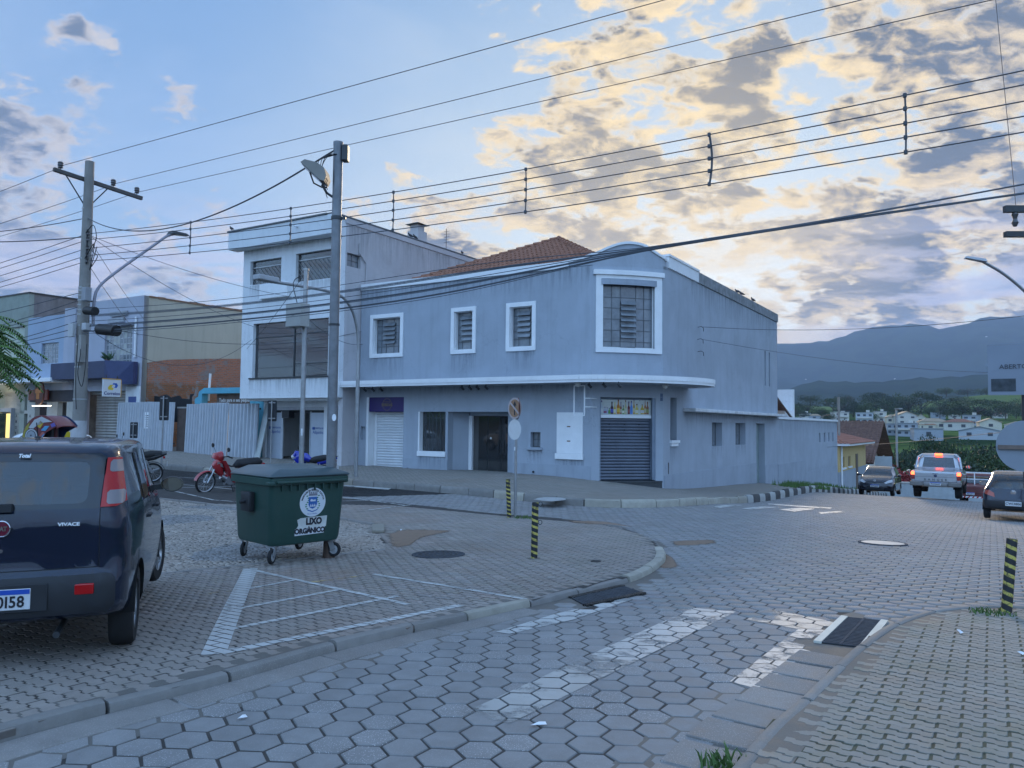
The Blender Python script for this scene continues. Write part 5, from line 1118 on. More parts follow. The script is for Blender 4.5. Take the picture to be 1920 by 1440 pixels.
Tobj(ls,'front_wall',mat('greenish_wall',(.30,.33,.29),.9,var=.12,scale=1.2,dirt=.3,dirtcol=(.2,.22,.2),streak=.3),lambda m:wall_mb(-60,-39.02,-1,9.45,[(-42.5,-39.4,4.7,7.4)],0,.3,m))
Tobj(ls,'side_wall',mat('dark_block_wall',(.22,.20,.20),.9,var=.15,scale=1.5,streak=.4,dirt=.3),lambda m:m.box(-39.3,-39.02,.3,24,-1,9.45))
Tobj(ls,'wall_cap',metal_d,lambda m:(m.box(-60,-38.95,-.05,.3,9.45,9.53),m.box(-39.35,-38.95,.31,24,9.45,9.53)))
steel_window(ls,-42.48,-39.42,4.72,7.38,.15,[0,.33,.66,1],[0,.5,1],mg=[mat('pale_green_pane',(.40,.46,.38),.3)],mf=steel_l)
ys=tempty('yellow_shop_sign',-41.8,-.6,z=3.2,label='rounded yellow shop sign at the left edge of the row',cat='sign')
Tobj(ys,'sign_board',mat('yellow_sign',(.62,.42,.03),.4,emit=(1,.7,.1),estr=.25),lambda m:m.prism([(-44,3.3),(-41.2,3.3),(-40.9,3.5),(-40.9,3.9),(-41.3,4.4),(-44,4.5)],-1.6,-1.4,'y'))
Tobj(ls,'shopfront',mat('shopfront_grey',(.30,.31,.33),.6),lambda m:(m.box(-44,-40.2,-.2,-.002,2.0,2.25),m.box(-40.3,-40.2,-.2,-.002,-1,2.0)))
Tobj(ls,'lit_window',mat('lit_shop_window',(.5,.4,.1),.5,emit=(1,.75,.25),estr=.35),lambda m:(m.box(-42.4,-41.9,-.15,-.1,-.2,1.9),m.box(-40.9,-40.4,-.15,-.1,-.2,1.9)))
Tobj(ls,'dark_window',glass_d,lambda m:(m.box(-44,-42.5,-.15,-.1,-.2,1.9),m.box(-41.8,-41.0,-.15,-.1,-.2,1.9)))
Tobj(ls,'ceiling_lamp',mat('lit_lamp',(.8,.8,.8),.4,emit=(1,.95,.85),estr=6),lambda m:m.lathe([(.001,0),(.18,0),(.18,-.06),(.001,-.08)],16,(-40.9,-.8,3.05)))
for s_ in(-40,): pass
# roof behind the cream wall, and the plant on the ledge
# ruin of the demolished shop
ru=tempty('ruined_shopfront',-21,.3,label='remains of a demolished shopfront, bright turquoise arch and black tarpaulin behind the fence',cat='ruin')
tq=mat('turquoise_paint',(.10,.38,.50),.7,var=.12,scale=2,dirt=.3,dirtcol=(.2,.22,.22))
Tobj(ru,'turquoise_arch',tq,lambda m:(m.prism([(-22.4,-.5),(-21.85,-.5),(-21.85,2.95),(-18.2,2.95),(-18.2,3.22),(-21.7,3.24),(-22.1,3.05),(-22.15,2.8),(-22.4,2.7)],.1,.45,'y'),))
Tobj(ru,'turquoise_pier',tq,lambda m:m.box(-18.2,-16.9,.1,.45,-1,2.62))
Tobj(ru,'sign_board',mat('dark_signboard',(.16,.12,.10),.7,var=.2),lambda m:m.box(-21.2,-18.3,.5,.55,2.2,2.95)); text('sign_text','Tudo para o seu pequeno',.24,white_t,ru,tl(-19.75,.49,2.62,ru),bold=.006)
Tobj(ru,'torn_tarpaulin',mat('black_tarpaulin',(.012,.013,.016),.7),lambda m:m.prism([(-26.6,1.5),(-22.6,1.5),(-22.6,2.75),(-23.0,3.0),(-23.5,2.96),(-23.55,2.7),(-24.3,2.75),(-24.5,2.9),(-25.2,2.78),(-25.6,2.96),(-26.2,2.86),(-26.6,2.9)],.6,.7,'y'))
Tobj(ru,'post',white_t,lambda m:(m.cyl((-22.0,.6,2.6),(-21.9,.6,4.0),.06,8)))
Tobj(ru,'broken_pier',brick_wall_mat('pier_brickwork',0),lambda m:m.prism([(-22.9,2.3),(-22.42,2.3),(-22.42,3.0),(-22.5,3.6),(-22.62,3.62),(-22.7,3.0),(-22.9,2.8)],.3,.6,'y'))
# corrugated metal hoarding: one sheet beside another
zinc=mat('galvanised_sheet',(.47,.50,.54),.42,metal=.2,var=.08,scale=2,streak=.12,dirtcol=(.20,.19,.19))
def hoarding(name,s0,s1,t0,t1,zt,lab,lean=.0):
    h=tempty(name,(s0+s1)/2,(t0+t1)/2,label=lab,cat='fence',group='corrugated metal site fences')
    L=math.hypot(s1-s0,t1-t0); n=int(round(L/1.05)); 
    for i in range(n):
        a,b=i/n,(i+1)/n; mb=MB('T'); k=int(L/n/.055); off=random.uniform(-.02,.02); zz=zt+random.uniform(-.03,.03)
        V=[];
        for j in range(k+1):
            u=a+(b-a)*j/k; s_=s0+(s1-s0)*u; w=.055 if (j%4) in(0,1) else -.055
            t_=t0+(t1-t0)*u-w-(i%2)*.012
            w0=T2W(s_,t_); zb=float(gz(w0[0],w0[1]))+FARZ-.02
            V+= [(s_,t_-.06,zb),(s_+.02,t_,zz+off)]
        F=[(2*j,2*j+2,2*j+3,2*j+1) for j in range(k)]
        mb.add(V,F); mb.build('sheet',zinc,h)
    Tobj(h,'rail',metal_d,lambda m:(m.bar((s0,t0+.08,zt-.25),(s1,t1+.08,zt-.25),.06,.08),m.bar((s0,t0+.08,.4),(s1,t1+.08,.4),.06,.08)))
    return h
h1=hoarding('metal_fence',-28.3,-23.3,-.35,-.45,2.52,'corrugated metal fence left of the brown door, with a taped notice')
h2=hoarding('metal_fence',-22.2,-18.6,-.45,-.75,2.44,'corrugated metal fence right of the brown door, under the turquoise arch')
h3=hoarding('metal_fence',-18.55,-16.75,-.75,-.55,2.42,'short end of corrugated metal fence tucked under the white building overhang')
dr=tempty('brown_door',-22.7,-.3,label='brown board door between the two metal fences',cat='door')
Tobj(dr,'door_board',mat('brown_board',(.085,.06,.05),.8,var=.2,streak=.5),lambda m:m.box(-23.28,-22.22,-.25,-.2,-.4,2.2)); Tobj(dr,'lintel',mat('weathered_lintel',(.3,.29,.27),.8),lambda m:m.box(-23.3,-22.2,-.27,-.18,2.2,2.28))
nt=tempty('paper_notice',-25.4,-.5,z=1.6,label='white printed notice taped to the left metal fence',cat='notice')
Tobj(nt,'sheet',white_t,lambda m:m.box(-25.75,-25.2,-.46,-.45,1.15,2.0)); 
for k in range(6): Tobj(nt,'print_line',black_m,lambda m:m.box(-25.68,-25.28,-.464,-.461,1.25+k*.11,1.29+k*.11))
ply=tempty('leaning_board',-16.8,-.5,label='tall pale board leaning at the fence end beside the glazed shop entrance',cat='board')
Tobj(ply,'board',mat('pale_board',(.42,.45,.44),.7,dirt=.4,dirtcol=(.2,.2,.15)),lambda m:m.add([(-16.85,-.75,-.35),(-16.5,-.75,-.35),(-16.4,-.2,2.4),(-16.75,-.2,2.4),(-16.85,-.70,-.35),(-16.5,-.70,-.35),(-16.4,-.15,2.4),(-16.75,-.15,2.4)],[(0,1,2,3),(7,6,5,4),(0,4,5,1),(1,5,6,2),(2,6,7,3),(3,7,4,0)]))
# ------------------------------------------------------------------ vehicles
tyre_m=mat('tyre_rubber',(.018,.018,.019),.85,var=.2,scale=8); rim_m=mat('alloy_rim',(.42,.43,.44),.3,metal=.8,var=.1); plast_m=mat('black_plastic',(.022,.024,.028),.55,var=.1)
chrome_m=mat('chrome',(.6,.6,.62),.12,metal=1.,var=0); wheelwell_m=mat('wheel_well',(.008,.008,.008),.9,var=0)
red_lens=mat('red_lens',(.42,.008,.010),.15,var=.05,coat=.35); clear_lens=mat('clear_lens',(.22,.20,.21),.12,var=.05,coat=1.); plate_m=mat('plate_white',(.60,.62,.64),.4,var=.02); plate_b=mat('plate_blue',(.02,.08,.42),.4,var=0); plate_t=mat('plate_black_text',(.015,.015,.02),.5,var=0)
seat_m=mat('car_seat_cloth',(.045,.05,.06),.9,var=.2); car_glass=glass_mat('car_glass',(.50,.56,.60),.04,.01); car_glass_d=glass_mat('tinted_car_glass',(.08,.09,.10),.25,.01); head_m=mat('headlamp_lens',(.45,.46,.48),.08,var=.05,coat=1.)
def car_shell(st,rear,front,rr=.10,fr=.16,bow=(.07,.14),step=.07,crown=.04):
    """closed body surface; st rows: (y, half width, z bottom, z belt, belt half width, z top, top half width); rear/front: y offset by height"""
    st=[np.array(s,float) for s in st]; L=st[-1][0]
    ys=np.unique(np.r_[0,.01,.03,.06,rr,np.arange(rr+step,L-fr,step),L-fr,L-.09,L-.05,L-.02,L])
    Y=np.array([s[0] for s in st]); rows=[]
    for y in ys:
        i=min(max(np.searchsorted(Y,y)-1,0),len(Y)-2); p0,p1,p2,p3=st[max(i-1,0)],st[i],st[i+1],st[min(i+2,len(st)-1)]
        t=(y-Y[i])/(Y[i+1]-Y[i]); lin=p1+(p2-p1)*t
        m1=(p2-p0)/max(p2[0]-p0[0],1e-3)*(p2[0]-p1[0]) if i>0 else (p2-p1); m2=(p3-p1)/max(p3[0]-p1[0],1e-3)*(p2[0]-p1[0]) if i<len(Y)-2 else (p2-p1)
        h=(2*t**3-3*t**2+1)*p1+(t**3-2*t**2+t)*m1+(-2*t**3+3*t**2)*p2+(t**3-t**2)*m2
        s=.5*h+.5*lin; s[0]=y; rows.append(s)
    prof=None; V=[];n=None
    for s in rows:
        y,w,zb,zl,wl,zt,wt=s; zl=min(zl,zt-.03)
        ins=0
        if y<rr: ins=rr*(1-math.sqrt(max(0,1-(1-y/rr)**2)))
        if y>L-fr: k=(y-(L-fr))/fr; ins=fr*(1-math.sqrt(max(0,1-k*k)))
        w-=ins;wl-=ins;wt-=ins; zt-=ins*.6; zb+=ins*.3; zl=min(zl,zt-.02)
        c=[(0,zb),(w*.5,zb),(w*.86,zb+.005),(w*.965,zb+.05),(w*.99,zb+.16),(w,zb+(zl-zb)*.42),(w*.995,zb+(zl-zb)*.70),((w*.35+wl*.65),zl-.05),(wl,zl),(wl+(wt-wl)*.33,zl+(zt-zl)*.32),(wl+(wt-wl)*.70,zl+(zt-zl)*.66),(wl+(wt-wl)*.93,zl+(zt-zl)*.88),(wt*.93,zt-crown*.55),(wt*.72,zt-crown*.22),(wt*.38,zt-crown*.05),(0,zt)]
        c=np.array(c); d=[]
        P=np.vstack([2*c[0]-c[1],c,2*c[-1]-c[-2]])
        P[0]=(-c[1][0],c[1][1]); P[-1]=(-c[-2][0],c[-2][1])
        for i in range(1,len(P)-2):
            for t in (0,.5): d.append(.5*((2*P[i])+(-P[i-1]+P[i+1])*t+(2*P[i-1]-5*P[i]+4*P[i+1]-P[i+2])*t*t+(-P[i-1]+3*P[i]-3*P[i+1]+P[i+2])*t**3))
        d.append(c[-1]); d=np.array(d); full=np.vstack([d,[(-x,z) for x,z in d[-2:0:-1]]]); n=len(full)
        V.append([(x,y,z) for x,z in full])
    F=[]; R=len(V)
    VV=[v for r in V for v in r]
    for i in range(R-1):
        for j in range(n): F.append((i*n+j,i*n+(j+1)%n,(i+1)*n+(j+1)%n,(i+1)*n+j))
    def cap(ri,flip):
        base=V[ri]; cz=(min(p[2] for p in base)+max(p[2] for p in base))/2; prev=[ri*n+j for j in range(n)]
        for k in range(1,9):
            f=1-k/8.; 
            if k==8:
                VV.append((0,base[0][1],cz)); c=len(VV)-1
                for j in range(n): F.append((prev[(j+1)%n],prev[j],c) if not flip else (prev[j],prev[(j+1)%n],c))
            else:
                cur=[]
                for p in base: VV.append((p[0]*f,p[1],cz+(p[2]-cz)*f)); cur.append(len(VV)-1)
                for j in range(n): q=(prev[(j+1)%n],prev[j],cur[j],cur[(j+1)%n]); F.append(q if not flip else tuple(reversed(q)))
                prev=cur
    cap(0,False); cap(R-1,True)
    wmax=max(s[1] for s in st)
    rz=[a for a,b in rear]; ry=[b for a,b in rear]; fz=[a for a,b in front]; fy=[b for a,b in front]
    out=[]
    for x,y,z in VV:
        a=max(0,1-y/1.15); a=a*a*(3-2*a); b=max(0,1-(L-y)/1.3); b=b*b*(3-2*b)
        y2=y+a*(np.interp(z,rz,ry)+bow[0]*(x/wmax)**2)-b*(np.interp(z,fz,fy)+bow[1]*(x/wmax)**2); out.append((x,float(y2),z))
    bm=bmesh.new(); vs=[bm.verts.new(v) for v in out]
    for f in F:
        try: bm.faces.new([vs[i] for i in f])
        except ValueError: pass
    bmesh.ops.recalc_face_normals(bm,faces=bm.faces); return bm
def rpoly(x0,x1,z0,z1,r=.03,n=3):
    P=[]
    for cx_,cz,a0 in((x1-r,z1-r,0),(x0+r,z1-r,90),(x0+r,z0+r,180),(x1-r,z0+r,270)):
        for k in range(n+1): a=math.radians(a0+90*k/n); P.append((cx_+r*math.cos(a),cz+r*math.sin(a)))
    return P
def circ(cx_,cz,r,n=20): return [(cx_+r*math.cos(2*math.pi*k/n),cz+r*math.sin(2*math.pi*k/n)) for k in range(n)]
def cut_panel(bm,poly,view,lim=None):
    """cut a convex outline out of the shell. view 'R': rear face (x,z), 'F': front face, 'S+'/'S-': side (y,z). returns the cut faces as (V,F) and removes them"""
    ar=sum(poly[i-1][0]*poly[i][1]-poly[i][0]*poly[i-1][1] for i in range(len(poly)))
    if ar<0: poly=poly[::-1]
    A=np.array(poly); lo=A.min(0)-.12; hi=A.max(0)+.12
    def uv(c): return (c.x,c.z) if view in 'RF' else (c.y,c.z)
    def ok(f):
        c=f.calc_center_median(); u,v=uv(c)
        if not(lo[0]<u<hi[0] and lo[1]<v<hi[1]): return False
        if view=='R': return c.y<(lim if lim is not None else .9) and f.normal.y<-.12
        if view=='F': return c.y>(lim if lim is not None else 2.4) and f.normal.y>.10
        if view=='S+': return c.x>.2 and f.normal.x>.12
        return c.x<-.2 and f.normal.x<-.12
    for i in range(len(poly)):
        a,b=poly[i],poly[(i+1)%len(poly)]; d=(b[0]-a[0],b[1]-a[1]); l=math.hypot(*d)
        if l<1e-4: continue
        nn=(d[1]/l,-d[0]/l)
        if view in 'RF': co=Vector((a[0],0,a[1])); no=Vector((nn[0],0,nn[1]))
        else: co=Vector((0,a[0],a[1])); no=Vector((0,nn[0],nn[1]))
        fs=[f for f in bm.faces if ok(f)]
        g=set(fs)
        for f in fs: g.update(f.edges); g.update(f.verts)
        bmesh.ops.bisect_plane(bm,geom=list(g),dist=1e-5,plane_co=co,plane_no=no)
    ins=[]
    for f in bm.faces:
        if not ok(f): continue
        u,v=uv(f.calc_center_median()); good=True
        for i in range(len(poly)):
            a,b=poly[i],poly[(i+1)%len(poly)]
            if (b[0]-a[0])*(v-a[1])-(b[1]-a[1])*(u-a[0])<-1e-5: good=False; break
        if good: ins.append(f)
    idx={};V=[];N=[];F=[]
    for f in ins:
        q=[]
        for vt in f.verts:
            if vt not in idx: idx[vt]=len(V); V.append(tuple(vt.co)); N.append(vt.normal.copy())
            q.append(idx[vt])
        F.append(q)
    bmesh.ops.delete(bm,geom=ins,context='FACES')
    return V,F,N
def panel(car,name,m,cuts,off=0.,smooth='all',thick=0.,**k):
    mb=MB('L')
    for V,F,N in cuts:
        P=[tuple(Vector(v)+n*off) for v,n in zip(V,N)]
        mb.add(P,F)
    if not mb.V: return None
    o=mb.build(name,m,car,smooth=smooth,fix=False,**k)
    return o
def wheel(car,x,y,r,w,rimc=None,spokes=5,side=1):
    mb=MB('L'); R=r; pr=[(R*.62,-w/2),(R*.93,-w/2),(R*.985,-w/2+.02),(R,-w/2+.045),(R,w/2-.045),(R*.985,w/2-.02),(R*.93,w/2),(R*.62,w/2)]
    mb.lathe(pr,36,(x,y,r),'x'); t=mb.build('wheel',tyre_m,car,smooth=True)
    fx=x+side*(w/2-.02); rm=MB('L'); s=side
    rm.lathe([(R*.62,s*.012),(R*.66,s*.018),(R*.64,s*.0),(R*.56,-s*.03),(R*.54,-s*.10)],32,(fx,y,r),'x')
    for k in range(spokes):
        a=2*math.pi*k/spokes+.3; c,sn=math.cos(a),math.sin(a); p=(-sn,c)
        V=[]
        for rad,hw in((R*.10,R*.10),(R*.60,R*.075)):
            for q,d in((-1,0),(1,0),(1,-.02),(-1,-.02)): V.append((fx+s*(.004+d),y+c*rad+p[0]*hw*q,r+sn*rad+p[1]*hw*q))
        rm.add(V,[(0,1,2,3),(7,6,5,4),(0,4,5,1),(1,5,6,2),(2,6,7,3),(3,7,4,0)])
    rm.cyl((fx-s*.01,y,r),(fx+s*.012,y,r),R*.17,14)
    rm.build('rim',rimc or rim_m,t,smooth=True); 
    bd=MB('L'); bd.cyl((fx-s*.07,y,r),(fx-s*.06,y,r),R*.55,20); bd.build('brake_drum',wheelwell_m,t)
    return t
def make_car(name,loc,rotz,sp,label,cat,group=None):
    car=empty(name,loc,rotz,label,cat,group); bm=car_shell(sp['st'],sp['rear'],sp['front'],**sp.get('shell',{}))
    paint=sp['paint']; r=sp['wr']; L=sp['st'][-1][0]
    for (nm,m,view,polys,off) in sp['panels']:
        if view=='S': cuts=[cut_panel(bm,p,v) for p in polys for v in('S+','S-')]
        else: cuts=[cut_panel(bm,p,view,sp.get('lim'+view)) for p in polys]
        if m is None: continue
        if nm in('side_window','tail_lamp','headlamp','door_seam','reflector','lamp_window'):
            for c in cuts: panel(car,nm,m,[c],off)
        else: panel(car,nm,m,cuts,off)
    for wy in sp['wy']:
        for v in('S+','S-'): cut_panel(bm,circ(wy,r+.005,r*1.13,24),v)
    me=bpy.data.meshes.new('body'); bm.to_mesh(me); bm.free(); me.shade_smooth(); me.materials.append(paint)
    b=bpy.data.objects.new('body',me); COL.objects.link(b); b.parent=car
    wmax=max(s[1] for s in sp['st'])
    for wy in sp['wy']:
        for s in(-1,1):
            wheel(car,s*(wmax-.03-sp['ww']/2),wy,r,sp['ww'],side=s,rimc=sp.get('rim'),spokes=sp.get('spokes',5))
        ww=MB('L'); 
        for s in(-1,1):
            n=16; V=[]
            for k in range(n+1):
                a=math.pi*k/n; 
                for xx in(wmax-.012,wmax-.34): V.append((s*xx,wy+r*1.13*math.cos(a),r+.005+r*1.13*math.sin(a)))
            ww.add(V,[(2*k,2*k+1,2*k+3,2*k+2) for k in range(n)]); ww.add([(s*(wmax-.34),wy+r*1.13*math.cos(math.pi*k/n),r+.005+r*1.13*math.sin(math.pi*k/n)) for k in range(n+1)],[tuple(range(n+1))])
        ww.build('wheel_well',wheelwell_m,car,fix=False)
    # floor and cabin tub
    z0=sp['st'][0][2]; u=MB('L'); u.box(-wmax*.82,wmax*.82,.35,L-.4,z0+.04,z0+.1); u.build('underbody',wheelwell_m,car)
    for (x,y,z) in sp.get('seats',[]):
        s_=MB('L'); s_.box(x-.25,x+.25,y,y+.14,z-.55,z); s_.build('seat',seat_m,car,bevel=.05,smooth=True); h=MB('L'); h.box(x-.13,x+.13,y,y+.1,z+.03,z+.22); h.build('headrest',seat_m,car,bevel=.04,smooth=True)
    for s in(-1,1):
        if 'mirror' in sp:
            my,mz=sp['mirror']; q=MB('L'); q.lathe([(.001,.0),(.5,.02),(.85,.2),(1.,.6),(.93,.98),(.88,1.0)],20,(0,0,0),'y')
            q.V=[(s*(wmax+.11)+v[0]*.105,my+.04+(1-v[1])*.11-.05,mz+v[2]*.075) for v in q.V]; o=q.build('mirror',sp.get('mirror_mat',paint),car,smooth=True)
            g=MB('L'); g.add([(s*(wmax+.11)+.11*math.cos(a/12*math.pi),my-.008,mz+.064*math.sin(a/12*math.pi)) for a in range(24)],[tuple(range(24))]); g.build('mirror_glass',mat('mirror_glass',(.5,.52,.55),.03,metal=1,var=0),o,fix=False)
            a_=MB('L'); a_.bar((s*(wmax-.08),my+.03,mz-.03),(s*(wmax+.04),my+.03,mz-.02),.06,.05); a_.build('mirror_arm',plast_m,o)
    return car
def plate(car,x,y,z,txt,w=.40,h=.13,front=False,old=False,size=.085):
    s=-1 if not front else 1
    p=MB('L'); p.box(x-w/2,x+w/2,y-.006,y+.006,z-h/2,z+h/2); o=p.build('number_plate',plate_m,car,bevel=.004)
    rot=(math.pi/2,0,0) if not front else (math.pi/2,0,math.pi)
    if not old:
        b=MB('L'); b.box(x-w/2+.004,x+w/2-.004,y+s*.0065,y+s*.008,z+h/2-.033,z+h/2-.003); b.build('plate_band',plate_b,o)
    text('plate_text',txt,size,plate_t,o,(x,y+s*.008,z-.017 if not old else z),rot,extrude=.001,bold=.002,xs=.92,spacing=1.05); return o
def warped_y(rear,bow,w,x,z,y0=0.): return y0+float(np.interp(z,[a for a,b in rear],[b for a,b in rear]))+bow*(x/w)**2
# ---- dark blue hatchback in the foreground
uno_paint=mat('dark_blue_car_paint',(.003,.009,.028),.25,metal=.1,var=.04,scale=1,coat=.75,spec=.3)
rearU=[(.30,.04),(.42,.0),(.60,.0),(.64,.045),(.95,.05),(1.04,.07),(1.38,.20),(1.50,.30)]
UNO=dict(paint=uno_paint,wr=.285,ww=.17,wy=[.66,3.03],spokes=7,
 st=[(0,.765,.33,1.0,.735,1.46,.655),(.35,.80,.27,1.0,.765,1.475,.67),(.9,.822,.20,.985,.80,1.48,.68),(1.5,.825,.17,.965,.805,1.48,.68),(2.2,.818,.17,.95,.785,1.46,.65),(2.65,.815,.18,.94,.78,1.33,.60),(3.0,.81,.20,.93,.76,1.02,.70),(3.4,.79,.24,.88,.72,.93,.66),(3.77,.76,.30,.70,.68,.80,.60)],
 rear=rearU,front=[(.3,.03),(.55,0),(.7,.04),(.95,.15)],shell=dict(rr=.14,bow=(.07,.16),step=.08,crown=.035),
 panels=[('lamp_window',clear_lens,'R',[rpoly(.62,.72,1.06,1.15,.02),rpoly(.62,.71,1.27,1.35,.02),rpoly(-.72,-.62,1.06,1.15,.02),rpoly(-.71,-.62,1.27,1.35,.02)],.014),
 ('tail_lamp',red_lens,'R',[[(.585,1.045),(.68,1.045),(.745,1.08),(.745,1.30),(.70,1.365),(.60,1.365)],[(-.585,1.045),(-.68,1.045),(-.745,1.08),(-.745,1.30),(-.70,1.365),(-.60,1.365)]],.012),
  ('rear_window',glass_mat('rear_screen_glass',(.07,.09,.11),.03,.01),'R',[rpoly(-.50,.50,1.075,1.345,.05)],-.002),
  ('window_frit',mat('black_frit',(.010,.011,.014),.12,var=0,coat=.6),'R',[[(-.578,1.04),(.578,1.04),(.60,1.375),(.55,1.40),(-.55,1.40),(-.60,1.375)]],-.001),
  ('tailgate_seam',black_m,'R',[[(-.60,.655),(.60,.655),(.60,.662),(-.60,.662)]],-.006),('tailgate_seam',black_m,'R',[[(.592,.665),(.598,.665),(.59,1.04),(.584,1.04)],[(-.592,.665),(-.598,.665),(-.59,1.04),(-.584,1.04)]],-.006),
  ('bumper_trim',plast_m,'R',[rpoly(-.70,.70,.375,.615,.06)],.014),
  ('side_window',car_glass_d,'S',[[(.52,1.02),(1.05,1.01),(1.05,1.37),(.75,1.385)],[(1.10,1.01),(1.78,.985),(1.78,1.38),(1.10,1.385)],[(1.86,.985),(2.62,.965),(2.50,1.12),(2.20,1.36),(1.86,1.385)]],-.004),
  ('door_seam',black_m,'S',[[(1.815,.26),(1.821,.26),(1.821,1.40),(1.815,1.40)],[(1.07,.55),(1.076,.55),(1.076,1.40),(1.07,1.40)],[(2.72,.26),(2.726,.26),(2.726,.93),(2.72,.93)],[(1.08,.255),(2.72,.255),(2.72,.261),(1.08,.261)]],-.005),
  ('windscreen',car_glass,'F',[[(-.60,1.0),(.60,1.0),(.52,1.38),(-.52,1.38)]],-.003)],
 limF=2.3,seats=[(-.36,.95,1.08),(.36,.95,1.08),(-.36,1.75,1.12),(.36,1.75,1.12)],mirror=(2.42,1.02),mirror_mat=plast_m)
uw=(-3.27,4.97); uno=make_car('hatchback',(uw[0],uw[1],float(gz(*uw))-.03),math.radians(20.8),UNO,'dark blue hatchback seen from behind at the left edge','car')
def uy(x,z,off=0): return warped_y(rearU,.07,.825,x,z)+off
for s in(1,-1):
    q=MB('L'); q.box(s*.455,s*.577,uy(.5,.53)-.020,uy(.5,.53)+.01,.495,.565); q.build('reflector',red_lens,uno,bevel=.008)
plate(uno,0,uy(0,.5)-.020,.495,'QIX0I58',.40,.13,size=.098)
pr=MB('L'); pr.box(-.30,.30,uy(0,.5)-.018,uy(0,.5)-.008,.41,.585); pr.build('plate_recess',plast_m,uno,bevel=.02)
lg=MB('L'); lg.lathe([(.001,-.012),(.044,-.010),(.046,.0)],28,(0,uy(0,.93)-.002,.93),'y'); lgo=lg.build('badge',mat('badge_red',(.14,.012,.03),.25,var=0,coat=.5),uno,smooth=True)
lr=MB('L'); lr.lathe([(.044,-.011),(.048,-.015),(.053,-.011),(.054,.0)],28,(0,uy(0,.93)-.002,.93),'y'); lr.build('badge_ring',chrome_m,lgo,smooth=True); text('badge_text','FIAT',.040,chrome_m,lgo,(0,uy(0,.93)-.016,.93),extrude=.002,bold=.0015,spacing=.95,xs=.85)
text('badge_text','VIVACE',.030,white_t,uno,(.40,uy(.4,.945)-.012,.945),extrude=.0015,bold=.0012,xs=1.35)
text('sticker_text','Total',.034,white_t,uno,(-.0+.085,uy(.1,1.365)-.014,1.385),rot=(math.pi/2-.3,0,0),extrude=.0008,bold=.0015,shear=.25)
wp_=MB('L'); wp_.tube([(0,uy(0,1.06)-.03,1.06),(-.18,uy(0,1.07)-.028,1.075),(-.40,uy(0,1.08)-.024,1.085)],.009,8); wp_.box(-.05,.055,uy(0,1.055)-.05,uy(0,1.055),1.035,1.085); wp_.build('rear_wiper',plast_m,uno,bevel=.0)
[c.data.transform(Matrix.Translation((.735,3.03,0))@Matrix.Rotation(math.radians(-9),4,'Z')@Matrix.Translation((-.735,-3.03,0))) for w_ in uno.children if w_.name.startswith('wheel') and not w_.name.startswith('wheel_well') and w_.data.vertices and min(v.co.x for v in w_.data.vertices)>.3 and min(v.co.y for v in w_.data.vertices)>2 for c in [w_]+list(w_.children)]
uno.scale=(.945,1,1.02); kh=MB('L'); kh.lathe([(.001,-.004),(.012,-.004),(.013,0)],14,(.0,uy(0,.79)-.001,.79),'y'); kh.build('tailgate_lock',chrome_m,uno)
an=MB('L'); an.cyl((0,1.0,1.485),(0,.93,1.60),.004,6); an.lathe([(.001,.02),(.02,.015),(.025,0)],12,(0,1.0,1.482)); an.build('aerial',plast_m,uno)
for yy in(1.22,2.05):
    for s in(-1,1): q=MB('L'); q.bar((s*.822,yy,.86),(s*.822,yy+.17,.86),.03,.025); q.build('door_handle',plast_m,uno,bevel=.008)
ex=MB('L'); ex.cyl((.35,.05,.24),(.35,.35,.26),.022,12); ex.build('exhaust',metal_d,uno)
